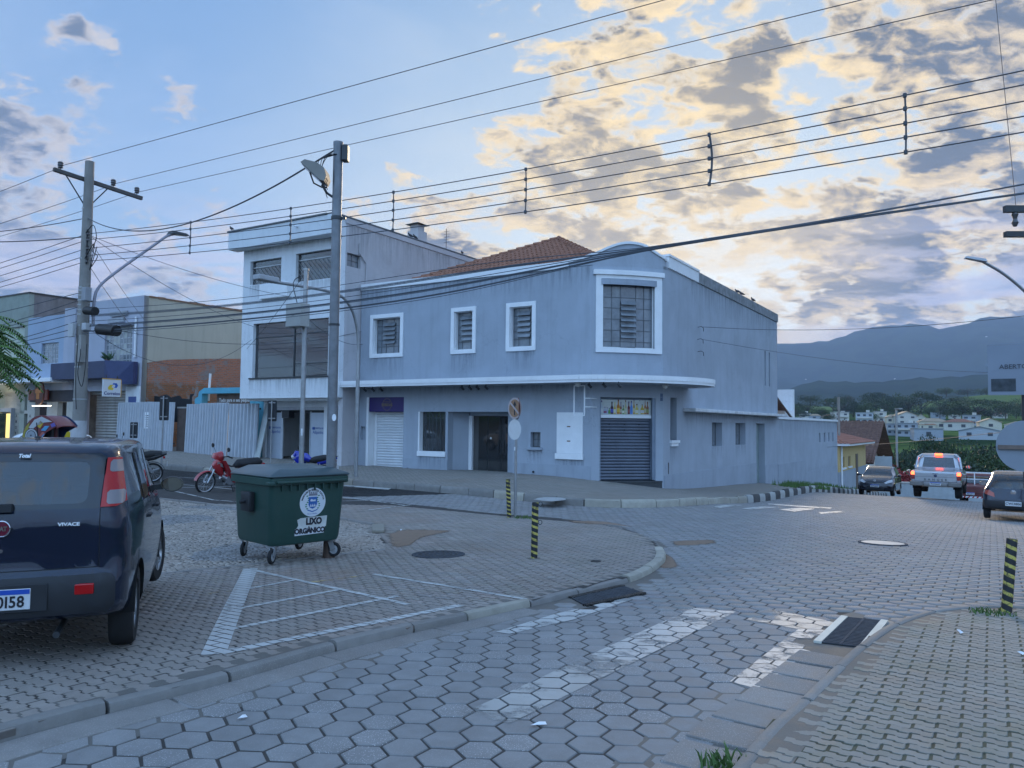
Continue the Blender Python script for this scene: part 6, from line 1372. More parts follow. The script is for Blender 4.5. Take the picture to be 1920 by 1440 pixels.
# ---- silver pickup with brake lights on
sil=mat('silver_car_paint',(.42,.43,.45),.28,metal=.55,var=.04,coat=.8)
rearR=[(.45,.02),(.75,.0),(1.1,.01),(1.2,.03),(1.8,.03)]
brake=mat('lit_brake_lamp',(.4,.02,.01),.3,emit=(1,.09,.03),estr=2.2); brake2=mat('red_lamp_lower',(.30,.03,.03),.2,coat=1)
PICK=dict(paint=sil,wr=.39,ww=.26,wy=[1.15,4.35],spokes=6,
 st=[(0,.90,.58,1.10,.89,1.17,.86),(.4,.92,.50,1.12,.91,1.18,.87),(1.3,.925,.48,1.13,.91,1.19,.87),(1.68,.925,.46,1.13,.90,1.20,.86),(1.86,.925,.45,1.13,.89,1.74,.70),(2.2,.925,.45,1.12,.89,1.83,.69),(3.0,.925,.45,1.10,.89,1.83,.69),(3.5,.925,.45,1.09,.88,1.68,.68),(4.0,.92,.45,1.08,.86,1.16,.74),(4.8,.90,.5,1.02,.84,1.08,.74),(5.3,.86,.55,.85,.78,.95,.70)],
 rear=rearR,front=[(.4,.02),(.8,0),(1.1,.1)],shell=dict(rr=.06,bow=(.02,.16),step=.11,crown=.03),limR=2.3,
 panels=[('tail_lamp',brake,'R',[[(.765,1.0),(.905,1.0),(.905,1.135),(.775,1.135)],[(-.765,1.0),(-.905,1.0),(-.905,1.135),(-.775,1.135)]],.01),('tail_lamp',brake2,'R',[[(.765,.82),(.905,.82),(.905,.998),(.765,.998)],[(-.765,.82),(-.905,.82),(-.905,.998),(-.765,.998)]],.01),
  ('rear_window',car_glass_d,'R',[[(-.62,1.26),(.62,1.26),(.55,1.68),(-.55,1.68)]],-.003),
  ('tailgate_seam',black_m,'R',[[(-.76,.735),(.76,.735),(.76,.75),(-.76,.75)],[(.752,.75),(.762,.75),(.762,1.17),(.752,1.17)],[(-.752,.75),(-.762,.75),(-.762,1.17),(-.752,1.17)],[(-.75,.925),(.75,.925),(.75,.933),(-.75,.933)]],-.01),
  ('side_window',car_glass_d,'S',[[(2.02,1.15),(2.85,1.14),(2.85,1.66),(2.12,1.66)],[(2.93,1.14),(3.75,1.13),(3.35,1.60),(2.93,1.66)]],-.004),
  ('side_step',plast_m,'S',[[(1.7,.45),(3.8,.45),(3.8,.53),(1.7,.53)]],.01),
  ('windscreen',car_glass_d,'F',[[(-.65,1.2),(.65,1.2),(.58,1.66),(-.58,1.66)]],-.003)],limF=3.2,seats=[(-.38,2.5,1.45),(.38,2.5,1.45)],mirror=(3.7,1.22),mirror_mat=plast_m)
def place_car(name,px,D,az,sp,label,cat,cx_off=0,lift=0.):
    p=at(px,900,D); z=float(gz(p[0],p[1]))+ROADZ+lift; return make_car(name,(p[0],p[1],z),-math.radians(az),sp,label,cat)
pk=place_car('pickup_truck',1754,31.8,33,PICK,'silver pickup truck seen from behind with red brake lights on','pickup truck')
def add_to(car,name,m,fn,**k): mb=MB('L'); fn(mb); return mb.build(name,m,car,**k)
add_to(pk,'rear_bumper',mat('grey_bumper',(.20,.19,.18),.5,metal=.3),lambda m:(m.box(-.93,-.45,-.16,.05,.56,.74),m.box(.45,.93,-.16,.05,.56,.74),m.box(-.45,.45,-.13,.05,.54,.66)),bevel=.03)
plate(pk,0,-.14,.66,'FHX0A63',.40,.13); 
add_to(pk,'tailgate_handle',chrome_m,lambda m:m.box(-.11,.11,-.02,.01,1.06,1.10),bevel=.01); add_to(pk,'badge',mat('oval_badge',(.05,.06,.12),.3),lambda m:m.lathe([(.001,-.014),(.055,-.01),(.06,0)],24,(0,.0,.98),'y')).scale=(1,1,1)
text('tailgate_letters','RANGER',.125,mat('badge_grey',(.10,.11,.12),.4),pk,(0,-.012,.815),spacing=2.1,bold=.003)
add_to(pk,'roof_bar',sil,lambda m:(m.tube([(-.86,1.5,1.2),(-.78,1.75,1.68),(-.60,1.85,1.80)],.05,8),m.tube([(.86,1.5,1.2),(.78,1.75,1.68),(.60,1.85,1.80)],.05,8)))
add_to(pk,'high_brake_lamp',brake,lambda m:m.box(-.14,.14,1.80,1.95,1.77,1.85),bevel=.01)
# ---- dark hatchback parked facing us
fie=mat('dark_grey_car_paint',(.018,.02,.03),.25,metal=.3,coat=1.,var=.04)
FIE=dict(paint=fie,wr=.30,ww=.18,wy=[.75,3.24],spokes=5,
 st=[(0,.80,.35,.98,.78,1.35,.55),(.4,.84,.28,.98,.81,1.45,.60),(1.2,.85,.2,.96,.82,1.49,.62),(2.0,.85,.19,.94,.82,1.48,.61),(2.5,.85,.2,.93,.81,1.33,.58),(3.0,.85,.2,.92,.79,1.03,.68),(3.5,.83,.22,.86,.75,.93,.66),(3.95,.78,.25,.66,.68,.78,.58)],
 rear=[(.3,.02),(.6,0),(1.0,.06),(1.4,.25)],front=[(.25,.02),(.5,0),(.62,.03),(.80,.16)],shell=dict(rr=.12,bow=(.06,.20),step=.1),limF=2.2,
 panels=[('windscreen',glass_mat('windscreen_glass',(.10,.11,.13),.3,.02),'F',[[(-.66,1.0),(.66,1.0),(.54,1.40),(-.54,1.40)]],.002),('headlamp',head_m,'F',[[(.42,.66),(.50,.62),(.76,.70),(.74,.83),(.62,.80)],[(-.42,.66),(-.50,.62),(-.76,.70),(-.74,.83),(-.62,.80)]],.012),
  ('grille',plast_m,'F',[rpoly(-.42,.42,.28,.42,.04),[(-.36,.66),(.36,.66),(.38,.70),(-.38,.70)]],.004),('side_window',car_glass_d,'S',[[(.7,1.0),(1.55,.98),(1.55,1.36),(.85,1.36)],[(1.62,.98),(2.5,.96),(2.1,1.33),(1.62,1.37)]],-.004),('rear_window',car_glass_d,'R',[[(-.5,1.05),(.5,1.05),(.45,1.33),(-.45,1.33)]],-.003)],seats=[(-.36,1.5,1.1),(.36,1.5,1.1)],mirror=(2.55,1.03))
p=at(1640,900,39.2); fz_=float(gz(p[0],p[1]))+ROADZ
fi=make_car('hatchback',(p[0],p[1],fz_),-math.radians(33)+math.pi,FIE,'small black hatchback parked facing the camera at the kerb past the yard wall','car')
fi.location=(p[0]+math.sin(math.radians(33))*3.9,p[1]+math.cos(math.radians(33))*3.9,fz_-.12); fi.rotation_euler[0]=.035
plate(fi,0,3.96,.50,'DXO8201',.40,.13,front=True); add_to(fi,'badge',chrome_m,lambda m:m.lathe([(.001,.01),(.06,.01),(.065,0)],16,(0,3.945,.76),'y'))
# ---- dark hatchback leaving at the right edge
ka=mat('navy_car_paint',(.008,.012,.028),.22,metal=.3,coat=1.,var=.04)
rearK=[(.3,.03),(.5,0),(.62,.02),(.95,.12),(1.3,.34),(1.42,.5)]
KA=dict(paint=ka,wr=.27,ww=.16,wy=[.62,3.05],spokes=5,
 st=[(0,.76,.34,.92,.70,1.22,.50),(.35,.80,.28,.93,.74,1.36,.54),(.9,.815,.2,.92,.77,1.42,.57),(1.5,.815,.18,.91,.77,1.43,.58),(2.1,.815,.18,.9,.76,1.38,.57),(2.6,.81,.2,.88,.74,1.12,.58),(3.1,.79,.22,.82,.70,.92,.60),(3.62,.72,.3,.62,.62,.74,.52)],
 rear=rearK,front=[(.3,.02),(.6,0),(.8,.15)],shell=dict(rr=.16,bow=(.14,.22),step=.08),
 panels=[('rear_window',car_glass,'R',[[(-.50,.94),(.50,.94),(.57,1.0),(.46,1.33),(-.46,1.33),(-.57,1.0)]],-.002),('tail_lamp',mat('orange_red_lens',(.38,.05,.02),.15,coat=1,var=.05),'R',[[(.46,.68),(.72,.76),(.72,.86),(.60,.88),(.48,.80)],[(-.46,.68),(-.72,.76),(-.72,.86),(-.60,.88),(-.48,.80)]],.008),
  ('bumper_trim',plast_m,'R',[[(-.78,.34),(.78,.34),(.78,.585),(-.78,.585)]],.012),('tailgate_seam',black_m,'R',[[(-.5,.60),(.5,.60),(.5,.61),(-.5,.61)]],-.006),
  ('side_window',car_glass_d,'S',[[(.45,.96),(1.15,.95),(1.15,1.30),(.70,1.30)],[(1.22,.95),(2.25,.93),(1.95,1.25),(1.22,1.32)]],-.004),('windscreen',car_glass,'F',[[(-.6,.98),(.6,.98),(.5,1.30),(-.5,1.30)]],-.003)],limF=2.1,seats=[(-.34,1.3,1.05),(.34,1.3,1.05)],mirror=(2.2,.95),mirror_mat=plast_m)
kc=place_car('hatchback',1899,22.6,36,KA,'dark navy hatchback with rounded back cut by the right edge','car')
plate(kc,0,-.035,.52,'CWI3806',.40,.13,old=True,size=.10); add_to(kc,'badge',chrome_m,lambda m:m.lathe([(.001,-.012),(.07,-.008),(.075,0)],20,(0,warped_y(rearK,.14,.815,0,.84)-.004,.84),'y'))
# ---- red utility truck going down the hill
redp=mat('red_truck_paint',(.13,.03,.03),.4,var=.1,coat=.4)
p=at(1833,900,41.5); RT=dict(PICK); RT['paint']=redp; RT['panels']=[q for q in PICK['panels'] if q[0] not in('tail_lamp',)]
rt=make_car('utility_truck',(p[0],p[1],-2.62),-math.radians(33),RT,'red utility truck with white rack and striped bumper beyond the silver pickup','truck'); rt.rotation_euler[0]=-.05
add_to(rt,'striped_bumper',white_t,lambda m:m.box(-.9,.9,-.16,-.05,.50,.58)); 
for k in range(9): add_to(rt,'red_stripe',red_lens,lambda m:m.prism([(-.88+k*.2,.50),(-.80+k*.2,.50),(-.74+k*.2,.58),(-.82+k*.2,.58)],-.168,-.161,'y'))
add_to(rt,'rack',white_t,lambda m:(m.bar((-.85,1.6,1.2),(-.75,1.6,1.85),.06,.06),m.bar((.85,1.6,1.2),(.75,1.6,1.85),.06,.06),m.bar((-.78,1.6,1.86),(.78,1.6,1.86),.07,.07),m.bar((-.2,1.6,1.2),(-.2,1.6,1.83),.05,.05),m.bar((-.82,1.58,1.5),(.82,1.58,1.5),.05,.05))); plate(rt,-.35,-.09,.72,'BRA2E19',.4,.13)
# ---- cars parked on the left
suvp=mat('champagne_car_paint',(.38,.36,.34),.3,metal=.5,coat=.8,var=.04)
SUV=dict(paint=suvp,wr=.35,ww=.21,wy=[.85,3.5],spokes=5,
 st=[(0,.86,.45,1.12,.85,1.60,.62),(.4,.90,.35,1.12,.87,1.68,.66),(1.2,.91,.28,1.10,.88,1.70,.68),(2.4,.91,.28,1.07,.88,1.68,.67),(2.9,.91,.28,1.06,.87,1.5,.64),(3.3,.905,.3,1.05,.86,1.14,.74),(3.9,.89,.34,1.0,.82,1.08,.74),(4.33,.84,.4,.8,.76,.92,.66)],
 rear=[(.4,.02),(.7,0),(1.1,.04),(1.6,.2)],front=[(.4,.02),(.7,0),(1.0,.12)],shell=dict(rr=.12,bow=(.05,.16),step=.1),limF=2.5,
 panels=[('rear_window',car_glass_d,'R',[rpoly(-.58,.58,1.16,1.52,.05)],-.003),('tail_lamp',red_lens,'R',[[(.68,.85),(.84,.88),(.84,1.12),(.70,1.12)],[(-.68,.85),(-.84,.88),(-.84,1.12),(-.70,1.12)]],.01),('side_window',car_glass,'S',[[(.35,1.16),(.85,1.15),(.85,1.54),(.55,1.54)],[(.95,1.15),(1.75,1.12),(1.75,1.57),(.95,1.57)],[(1.85,1.12),(2.95,1.09),(2.55,1.52),(1.85,1.57)]],-.004),('windscreen',car_glass,'F',[[(-.66,1.16),(.66,1.16),(.56,1.56),(-.56,1.56)]],-.003),('lower_trim',plast_m,'S',[[(1.25,.28),(3.0,.28),(3.0,.45),(1.25,.45)]],.008)],seats=[(-.4,2.0,1.25),(.4,2.0,1.25)],mirror=(2.9,1.15),mirror_mat=plast_m)
w=T2W(-12.6,-16.8); sv=make_car('suv',(w[0],w[1],float(gz(w[0],w[1]))),math.radians(62),SUV,'champagne coloured suv with roof rails at the left edge','suv')
add_to(sv,'roof_rail',plast_m,lambda m:m.tube([(.62,.5,1.66),(.60,.6,1.74),(.60,2.3,1.74),(.62,2.45,1.68)],.02,8)); add_to(sv,'roof_rail',plast_m,lambda m:m.tube([(-.62,.5,1.66),(-.60,.6,1.74),(-.60,2.3,1.74),(-.62,2.45,1.68)],.02,8))
whp=mat('white_car_paint',(.62,.63,.64),.3,coat=.8,var=.03); WH=dict(FIE); WH['paint']=whp
w=at(160,830,27.0); w2=make_car('sedan',(w[0],w[1],float(gz(w[0],w[1]))-.05),math.radians(75),WH,'white compact car parked behind the concrete pole','car')
# ------------------------------------------------------------------ poles, wires, street furniture
def tz(s,t,dz=0.): w=T2W(s,t); return float(gz(w[0],w[1]))+dz
pl=tempty('utility_pole',-12.15,-11.34,label='thick concrete utility pole with timber crossarm and peeling white paper at its foot',cat='utility pole')
Tobj(pl,'pole_shaft',conc_m,lambda m:m.tube([(-12.15,-11.34,-.4),(-12.12,-11.34,9.75)],.21,20,True,.135),smooth=True)
arm=Tobj(pl,'crossarm',mat('weathered_timber_arm',(.11,.10,.095),.85,var=.2,scale=6),lambda m:m.bar((-12.28,-12.35,9.24),(-12.28,-9.45,9.08),.11,.12),bevel=.008)
for a,b in(((-12.28,-12.0,9.2),(-12.2,-11.34,8.25)),((-12.28,-10.6,9.15),(-12.2,-11.34,8.25))): Tobj(pl,'arm_brace',metal_d,lambda m:m.bar(a,b,.03,.03))
ins_m=mat('porcelain_insulator',(.10,.09,.09),.3)
for t_ in(-12.15,-10.46,-9.64):
    i_=Tobj(pl,'insulator',ins_m,lambda m:m.lathe([(.001,0),(.05,.0),(.075,.02),(.06,.06),(.085,.09),(.07,.14),(.085,.16),(.06,.20),(.001,.21)],14,(-12.28,t_,9.34-(t_+12.35)*.05)),smooth=True)
    Tobj(i_,'insulator_pin',metal_d,lambda m:m.cyl((-12.28,t_,9.15-(t_+12.35)*.05),(-12.28,t_,9.345-(t_+12.35)*.05),.014,6))
for z in(7.43,7.24,6.97,6.74,6.56): Tobj(pl,'spool_insulator',ins_m,lambda m:m.lathe([(.03,-.05),(.055,-.05),(.03,0),(.055,.05),(.03,.05)],12,(-11.95,-11.40,z)))
Tobj(pl,'rack_bar',metal_d,lambda m:m.box(-12.0,-11.97,-11.42,-11.38,6.45,7.55))
for z in(8.22,6.62,5.7,5.6,5.45,5.3,5.15,5.0,4.85,4.5,3.9,3.2,2.2): Tobj(pl,'steel_band',metal_g,lambda m:m.lathe([(.205-.0077*z+.004,0),(.205-.0077*z+.012,0),(.205-.0077*z+.012,.04),(.205-.0077*z+.004,.04)],20,(-12.15,-11.34,z)))
Tobj(pl,'lamp_arm',mat('lamp_arm_steel',(.30,.29,.33),.5,metal=.3),lambda m:m.tube([tuple(p) for p in catmull([(-12.0,-11.1,4.6),(-12.02,-11.08,5.4),(-12.05,-10.9,5.85),(-12.08,-10.3,6.45),(-12.1,-9.0,7.6),(-12.1,-8.6,7.95),(-12.1,-8.35,8.07)],.15)],.045,10),smooth=True)
lh=Tobj(pl,'lamp_head',metal_d,lambda m:m.add([(-12.28,-8.5,8.05),(-11.92,-8.5,8.05),(-11.98,-7.78,8.12),(-12.22,-7.78,8.12),(-12.22,-8.45,8.17),(-11.98,-8.45,8.17),(-12.02,-7.9,8.19),(-12.18,-7.9,8.19)],[(3,2,1,0),(4,5,6,7),(0,1,5,4),(1,2,6,5),(2,3,7,6),(3,0,4,7)]))
Tobj(lh,'lamp_glass',glass_f2,lambda m:m.add([(-12.22,-8.3,8.06),(-11.98,-8.3,8.06),(-12.0,-7.9,8.10),(-12.2,-7.9,8.10)],[(3,2,1,0)]),fix=False)
def ebox(name,m,s,t,z,w,d,h,**k): return Tobj(pl,name,m,lambda q:q.box(s-w/2,s+w/2,t-d/2,t+d/2,z,z+h),bevel=.012,**k)
ebox('junction_box',mat('grey_box',(.28,.29,.31),.5),-11.72,-11.5,5.25,.22,.2,.42); ebox('junction_box',mat('pale_box',(.45,.46,.47),.5),-12.25,-11.62,4.15,.28,.1,.42); ebox('meter_box',mat('beige_box',(.30,.29,.27),.6),-11.86,-11.5,3.35,.16,.16,.85); ebox('junction_box',mat('pale_box',(.45,.46,.47),.5),-11.75,-11.45,4.35,.22,.18,.22)
for a,b,r in(((-11.7,-11.5,4.95),(-11.2,-11.5,4.9),.13),((-11.1,-11.4,4.35),(-10.2,-11.4,4.25),.17)): Tobj(pl,'splice_closure',black_m,lambda m:m.tube([a,b],[r,r],14),smooth=True)
Tobj(pl,'paper_wrap',mat('peeling_paper',(.50,.50,.51),.8,var=.1,scale=2,dirt=.55,dirtcol=(.16,.14,.15)),lambda m:m.prism([(-12.15+.221*math.cos(a/12*math.pi),-11.34+.221*math.sin(a/12*math.pi)) for a in range(24)],-.2,1.55))
for pts in ([(-11.95,-11.5,4.0),(-11.75,-11.6,3.6),(-11.85,-11.6,3.0),(-11.6,-11.6,2.6),(-11.45,-11.6,3.2),(-11.6,-11.5,3.9)],[(-12.0,-11.55,4.2),(-12.0,-11.58,3.2),(-11.98,-11.57,2.4),(-11.95,-11.55,1.9)],[(-11.9,-11.5,7.4),(-11.5,-11.5,7.6),(-11.3,-11.5,7.2),(-11.5,-11.5,6.8),(-11.2,-11.5,6.6),(-11.5,-11.5,6.3)],[(-11.9,-11.5,6.6),(-11.4,-11.5,7.0),(-11.6,-11.5,6.2),(-11.25,-11.5,6.9)]):
    Tobj(pl,'cable_loop',black_m,lambda m:m.tube([tuple(p) for p in catmull(pts,.08)],.013,5))
# lamp pole beside the bin
lp_=empty('lamp_post',(-2.53,10.85,-.29),0,label='round steel lamp post with boxy floodlight beside the green bin',cat='lamp post')
def Lobj(par,name,m,fn,**k): mb=MB('L'); fn(mb); return mb.build(name,m,par,**k)
post_m=mat('galvanised_post',(.20,.21,.225),.5,metal=.5,var=.2,scale=6,streak=.3,dirtcol=(.10,.09,.09))
Lobj(lp_,'post',post_m,lambda m:(m.tube([(0,0,-.2),(0,0,5.86)],.068,20)),smooth=True)
Lobj(lp_,'post_cap',post_m,lambda m:m.lathe([(.071,0),(.071,.05),(.001,.07)],20,(0,0,5.85)))
Lobj(lp_,'control_box',metal_d,lambda m:m.box(.065,.15,-.07,.07,5.62,5.85),bevel=.01)
Lobj(lp_,'clamp',metal_d,lambda m:(m.lathe([(.069,0),(.078,0),(.078,.05),(.069,.05)],20,(0,0,4.77)),m.box(.07,.13,-.02,.02,4.78,4.81)))
Lobj(lp_,'clamp',metal_d,lambda m:m.lathe([(.069,0),(.076,0),(.076,.03),(.069,.03)],20,(0,0,3.25)))
Lobj(lp_,'base_collar',mat('rusty_base',(.09,.06,.045),.9,var=.3),lambda m:m.lathe([(.069,.0),(.085,0),(.078,.28),(.069,.30)],20,(0,0,-.02)))
fla=Lobj(lp_,'floodlight_arm',metal_d,lambda m:m.tube([(-.06,0,5.10),(-.15,-.0,5.16),(-.22,-.0,5.28)],.018,8))
fl_=Lobj(lp_,'floodlight',mat('floodlight_shell',(.22,.21,.19),.5,metal=.4,var=.15),lambda m:m.prism([(-.50,5.56),(-.44,5.60),(-.27,5.56),(-.16,5.48),(-.13,5.37),(-.16,5.29),(-.22,5.31)],-.14,.14,'y'))
Lobj(fl_,'floodlight_glass',glass_f2,lambda m:m.add([(-.48,-.12,5.54),(-.48,.12,5.54),(-.23,.12,5.312),(-.23,-.12,5.312),(-.485,-.12,5.535),(-.485,.12,5.535),(-.235,.12,5.307),(-.235,-.12,5.307)],[(0,1,2,3),(7,6,5,4),(0,4,5,1),(1,5,6,2),(2,6,7,3),(3,7,4,0)]))
Lobj(fl_,'floodlight_frame',metal_d,lambda m:m.tube([(-.40,0,5.46),(-.34,0,5.30),(-.22,0,5.24),(-.14,0,5.24)],.012,6))
for k in range(5): Lobj(lp_,'loose_wire',black_m,lambda m:m.tube([tuple(p) for p in catmull([(0,-.07,5.7),(-.1-.05*k,-.1,5.68-.03*k),(-.2,-.1,5.5-.05*k),(-.12,-.08,5.3-.06*k)],.05)],.005,4))
Lobj(lp_,'sticker',white_t,lambda m:m.prism([(.045+.03*math.cos(a/8*math.pi),1.95+.05*math.sin(a/8*math.pi)) for a in range(16)],-.075,-.072,'y'))
# meter pole with a box near its top
mp_=tempty('meter_pole',-4.75,-9.05,label='slim steel pole carrying a square beige meter box near the top',cat='pole')
Tobj(mp_,'pole_shaft',metal_g,lambda m:m.tube([(-4.75,-9.05,-.5),(-4.75,-9.05,6.0)],.075,14,True,.062),smooth=True); Tobj(mp_,'pole_cap',metal_g,lambda m:m.lathe([(.085,0),(.085,.06),(.001,.09)],14,(-4.75,-9.05,5.95)))
mbx=Tobj(mp_,'meter_box',mat('beige_meter_box',(.38,.38,.36),.6,var=.08,dirt=.2,dirtcol=(.25,.22,.2)),lambda m:m.box(-5.05,-4.45,-9.50,-9.14,4.28,4.95),bevel=.02); Tobj(mbx,'box_latch',metal_d,lambda m:m.box(-4.78,-4.70,-9.52,-9.503,4.60,4.63)); Tobj(mp_,'box_cable',black_m,lambda m:m.tube([tuple(p) for p in catmull([(-4.9,-9.2,4.95),(-5.1,-9.2,5.6),(-4.9,-9.1,5.8),(-4.8,-9.05,5.75)],.1)],.012,5)); Tobj(mp_,'clamp',white_t,lambda m:m.box(-4.70,-4.66,-9.14,-9.11,1.2,1.4))
# curved street lamp
cl_=tempty('street_lamp',-6.77,-4.67,label='tubular street lamp curving over the road in front of the white building',cat='street lamp')
Tobj(cl_,'lamp_pole',metal_g,lambda m:m.tube([(-6.77,-4.67,-.5),(-6.77,-4.67,2.6),(-6.77,-4.67,4.0)]+[tuple(p) for p in catmull([(-6.77,-4.67,4.1),(-6.77,-4.75,4.8),(-6.77,-4.95,5.35),(-6.77,-5.3,5.75),(-6.77,-5.8,5.93),(-6.77,-6.8,5.96),(-6.77,-9.0,5.88)],.2)],[.07,.07,.055]+[.05]*len(catmull([(-6.77,-4.67,4.1),(-6.77,-4.75,4.8),(-6.77,-4.95,5.35),(-6.77,-5.3,5.75),(-6.77,-5.8,5.93),(-6.77,-6.8,5.96),(-6.77,-9.0,5.88)],.2)),12),smooth=True)
Tobj(cl_,'lamp_head',mat('pale_lamp_head',(.42,.43,.45),.5),lambda m:(m.box(-6.95,-6.6,-9.15,-8.4,5.87,6.03)),bevel=.03)
Tobj(cl_,'pole_joint',metal_g,lambda m:m.lathe([(.056,0),(.075,0),(.075,.1),(.056,.1)],12,(-6.77,-4.67,2.6)))
# wires: every span is its own cable, hanging between its supports
wire_m=mat('black_cable',(.07,.08,.095),.6,var=0); PB=np.array([-13.48,24.0])
def span(name,pts,off,k0,k1,r,lab,group,flat=None,deg=2,link=None):
    p0=PB+U*off; ks=[];zs=[]
    for u,v in pts:
        d=ray(u,v); k=(p0@U)/(d[:2]@U); p=d*k; ks.append(float((p[:2]-p0)@E)); zs.append(EYE+p[2])
    c=np.polyfit(ks,zs,deg); K=np.linspace(k0,k1,40); mb=MB('W'); Z=np.polyval(c,K)
    if link is not None: Z=Z+(link-np.polyval(c,k0))*np.clip(1-(K-k0)/8,0,1)**2
    mb.tube([(p0[0]+E[0]*k,p0[1]+E[1]*k,float(z)) for k,z in zip(K,Z)],r,5); o=mb.build(name,wire_m,None,label=lab,cat='cable',group=group); return c
o_={'a':-.81,'b':.88,'c':1.70}
HVP=dict(a=[(118,308),(600,185),(960,77),(1230,0)],b=[(217,343),(480,280),(960,165),(1600,0)],c=[(261,356),(500,310),(960,207),(1835,0)])
for key,w_ in zip('abc',('uppermost, from the left end of the crossarm','from the middle of the crossarm','from the right end of the crossarm')):
    span('overhead_cable',HVP[key],o_[key],-.1,36,.009,'thin high power line '+w_+', rising right','high power lines on the crossarm',deg=1)
    p0=PB+U*o_[key]; c=9.42; mb=MB('W'); mb.tube([(p0[0]-E[0]*k,p0[1]-E[1]*k,9.36-.05*(o_[key]+.8)-.0016*k*(35-k)) for k in np.linspace(.1,35,14)],.009,5); mb.build('overhead_cable',wire_m,None,label='thin high power line '+w_+', running off left',cat='cable',group='high power lines on the crossarm')
LVP=[[(211,434),(358,416),(545,391),(737,361),(985,318),(1330,251),(1700,178),(1920,133)],[(199,446),(358,430),(545,406),(737,377),(985,336),(1330,273),(1700,203),(1920,160)],[(202,462),(358,446),(545,421),(737,393),(985,358),(1330,297),(1700,230),(1920,190)],[(199,477),(358,460),(545,437),(737,411),(985,379),(1330,322),(1700,256),(1920,217)],[(174,489),(358,474),(545,455),(737,428),(985,400),(1330,347),(1700,284),(1920,247)]]
LVC=[]; nth=['top','second','middle','fourth','lowest']
for i,pts in enumerate(LVP):
    LVC.append(span('overhead_cable',pts,0,.25,33,.011,nth[i]+' wire of the five stacked low-voltage lines right of the pole','five stacked low-voltage lines'))
    z0=[7.43,7.24,6.97,6.74,6.56][i]; mb=MB('W'); mb.tube([(PB[0]-E[0]*k,PB[1]-E[1]*k,z0-.0022*k*(36-k)) for k in np.linspace(.15,36,14)],.011,5); mb.build('overhead_cable',wire_m,None,label=nth[i]+' wire of the five stacked low-voltage lines left of the pole',cat='cable',group='five stacked low-voltage lines')
for n,(px,lab) in enumerate([(358,'nearest the lamp arm of the left pole'),(545,'in front of the white building fascia'),(737,'above the white building side wall'),(985,'in the sky above the clay roof'),(1330,'bowed one over the grey side wall'),(1700,'rightmost in the open sky')]):
    d=ray(px,400); k=(PB@U)/(d[:2]@U); kk=float(((d*k)[:2]-PB)@E); zt=np.polyval(LVC[0],kk); zb=np.polyval(LVC[4],kk); x,y=PB+E*kk
    mb=MB('W'); bow=.05 if px==1330 else .012; mb.tube([(x+bow*math.sin(math.pi*q),y,zt+.03+(zb-zt-.06)*q) for q in np.linspace(0,1,9)],.014 if px!=1330 else .02,6); o=mb.build('line_spacer',wire_m,None,label='vertical spacer between the stacked lines, '+lab,cat='line spacer',group='spacers on the stacked lines')
    for i in range(5):
        z=float(np.polyval(LVC[i],kk)); c_=MB('W'); c_.lathe([(.001,-.04),(.03,-.03),(.03,.03),(.001,.04)],8,(x,y,z)); c_.build('spacer_clip',wire_m,o)
bpts=[(190,600),(452,573),(620,552),(840,523),(1110,487),(1240,460),(1500,415),(1700,390),(1920,362)]
NB=11
def bundle(i):
    rng=random.Random(i); K=np.linspace(.3,32,44); f=[.03,.10,.13,.30,.33,.36,.52,.70,.74,.78,1.][i]
    base=np.polyval([.00121,-.01198,4.64636],K); tie=np.exp(-((K-19.4)/3.6)**2)
    left=(f-.5)*.85-.12*np.sin(np.pi*np.clip(K/19,0,1))*(.6+f); right=(.10 if i%2 else -.10)*np.clip((K-20)/6,0,1)+(f-.5)*.10
    Z=base+(1-tie)*np.where(K<19.4,left,right)+tie*(f-.5)*.05; off=(f-.5)*.35*(1-tie); X=PB[0]+E[0]*K+U[0]*off; Y=PB[1]+E[1]*K+U[1]*off
    mb=MB('W'); mb.tube(list(zip(X,Y,Z)),.013 if i in(2,5,8) else .008,5); mb.build('telecom_cable',wire_m,None,label='telecom cable of the bundle over the corner building, %s from the bottom'%['first','second','third','fourth','fifth','sixth','seventh','eighth','ninth','tenth','eleventh'][i],cat='cable',group='bundled telecom cables')
for i in range(NB): bundle(i)
for i in range(7):
    rng=random.Random(50+i); z0=4.3+i*.22; mb=MB('W'); mb.tube([(PB[0]-E[0]*k+U[0]*.1,PB[1]-E[1]*k,z0-(.002+.0008*(i%3))*k*(34-k)) for k in np.linspace(.2,34,14)],.012,5); mb.build('telecom_cable',wire_m,None,label='black telecom cable drooping left from the concrete pole, %s from the bottom'%['first','second','third','fourth','fifth','sixth','seventh'][i],cat='cable',group='telecom cables left of the pole')
def cable(pts,r,lab,group=None,step=.4,name='overhead_cable'):
    mb=MB('W'); mb.tube([tuple(p) for p in catmull(pts,step)],r,5); return mb.build(name,wire_m,None,label=lab,cat='cable',group=group)
def sagw(a,b,s): a=np.array(a,float);b=np.array(b,float); return [tuple(a+(b-a)*q-np.array([0,0,4*s*q*(1-q)])) for q in np.linspace(0,1,9)]
pt=np.array([-13.48,24.0,7.95]); lt=np.array([-2.56,10.8,5.48])
cable(sagw(pt,lt,.75),.014,'twisted black cable sagging from the concrete pole to the floodlight post'); cable(sagw(pt,(-24,27,8.2),.35),.014,'twisted black cable leaving the concrete pole to the upper left'); cable(sagw((-13.5,24,7.35),(-25,28.5,8.6),.3),.018,'thick black cable climbing left from the concrete pole')
def tw(s,t,z): w=T2W(s,t); return (w[0],w[1],z)
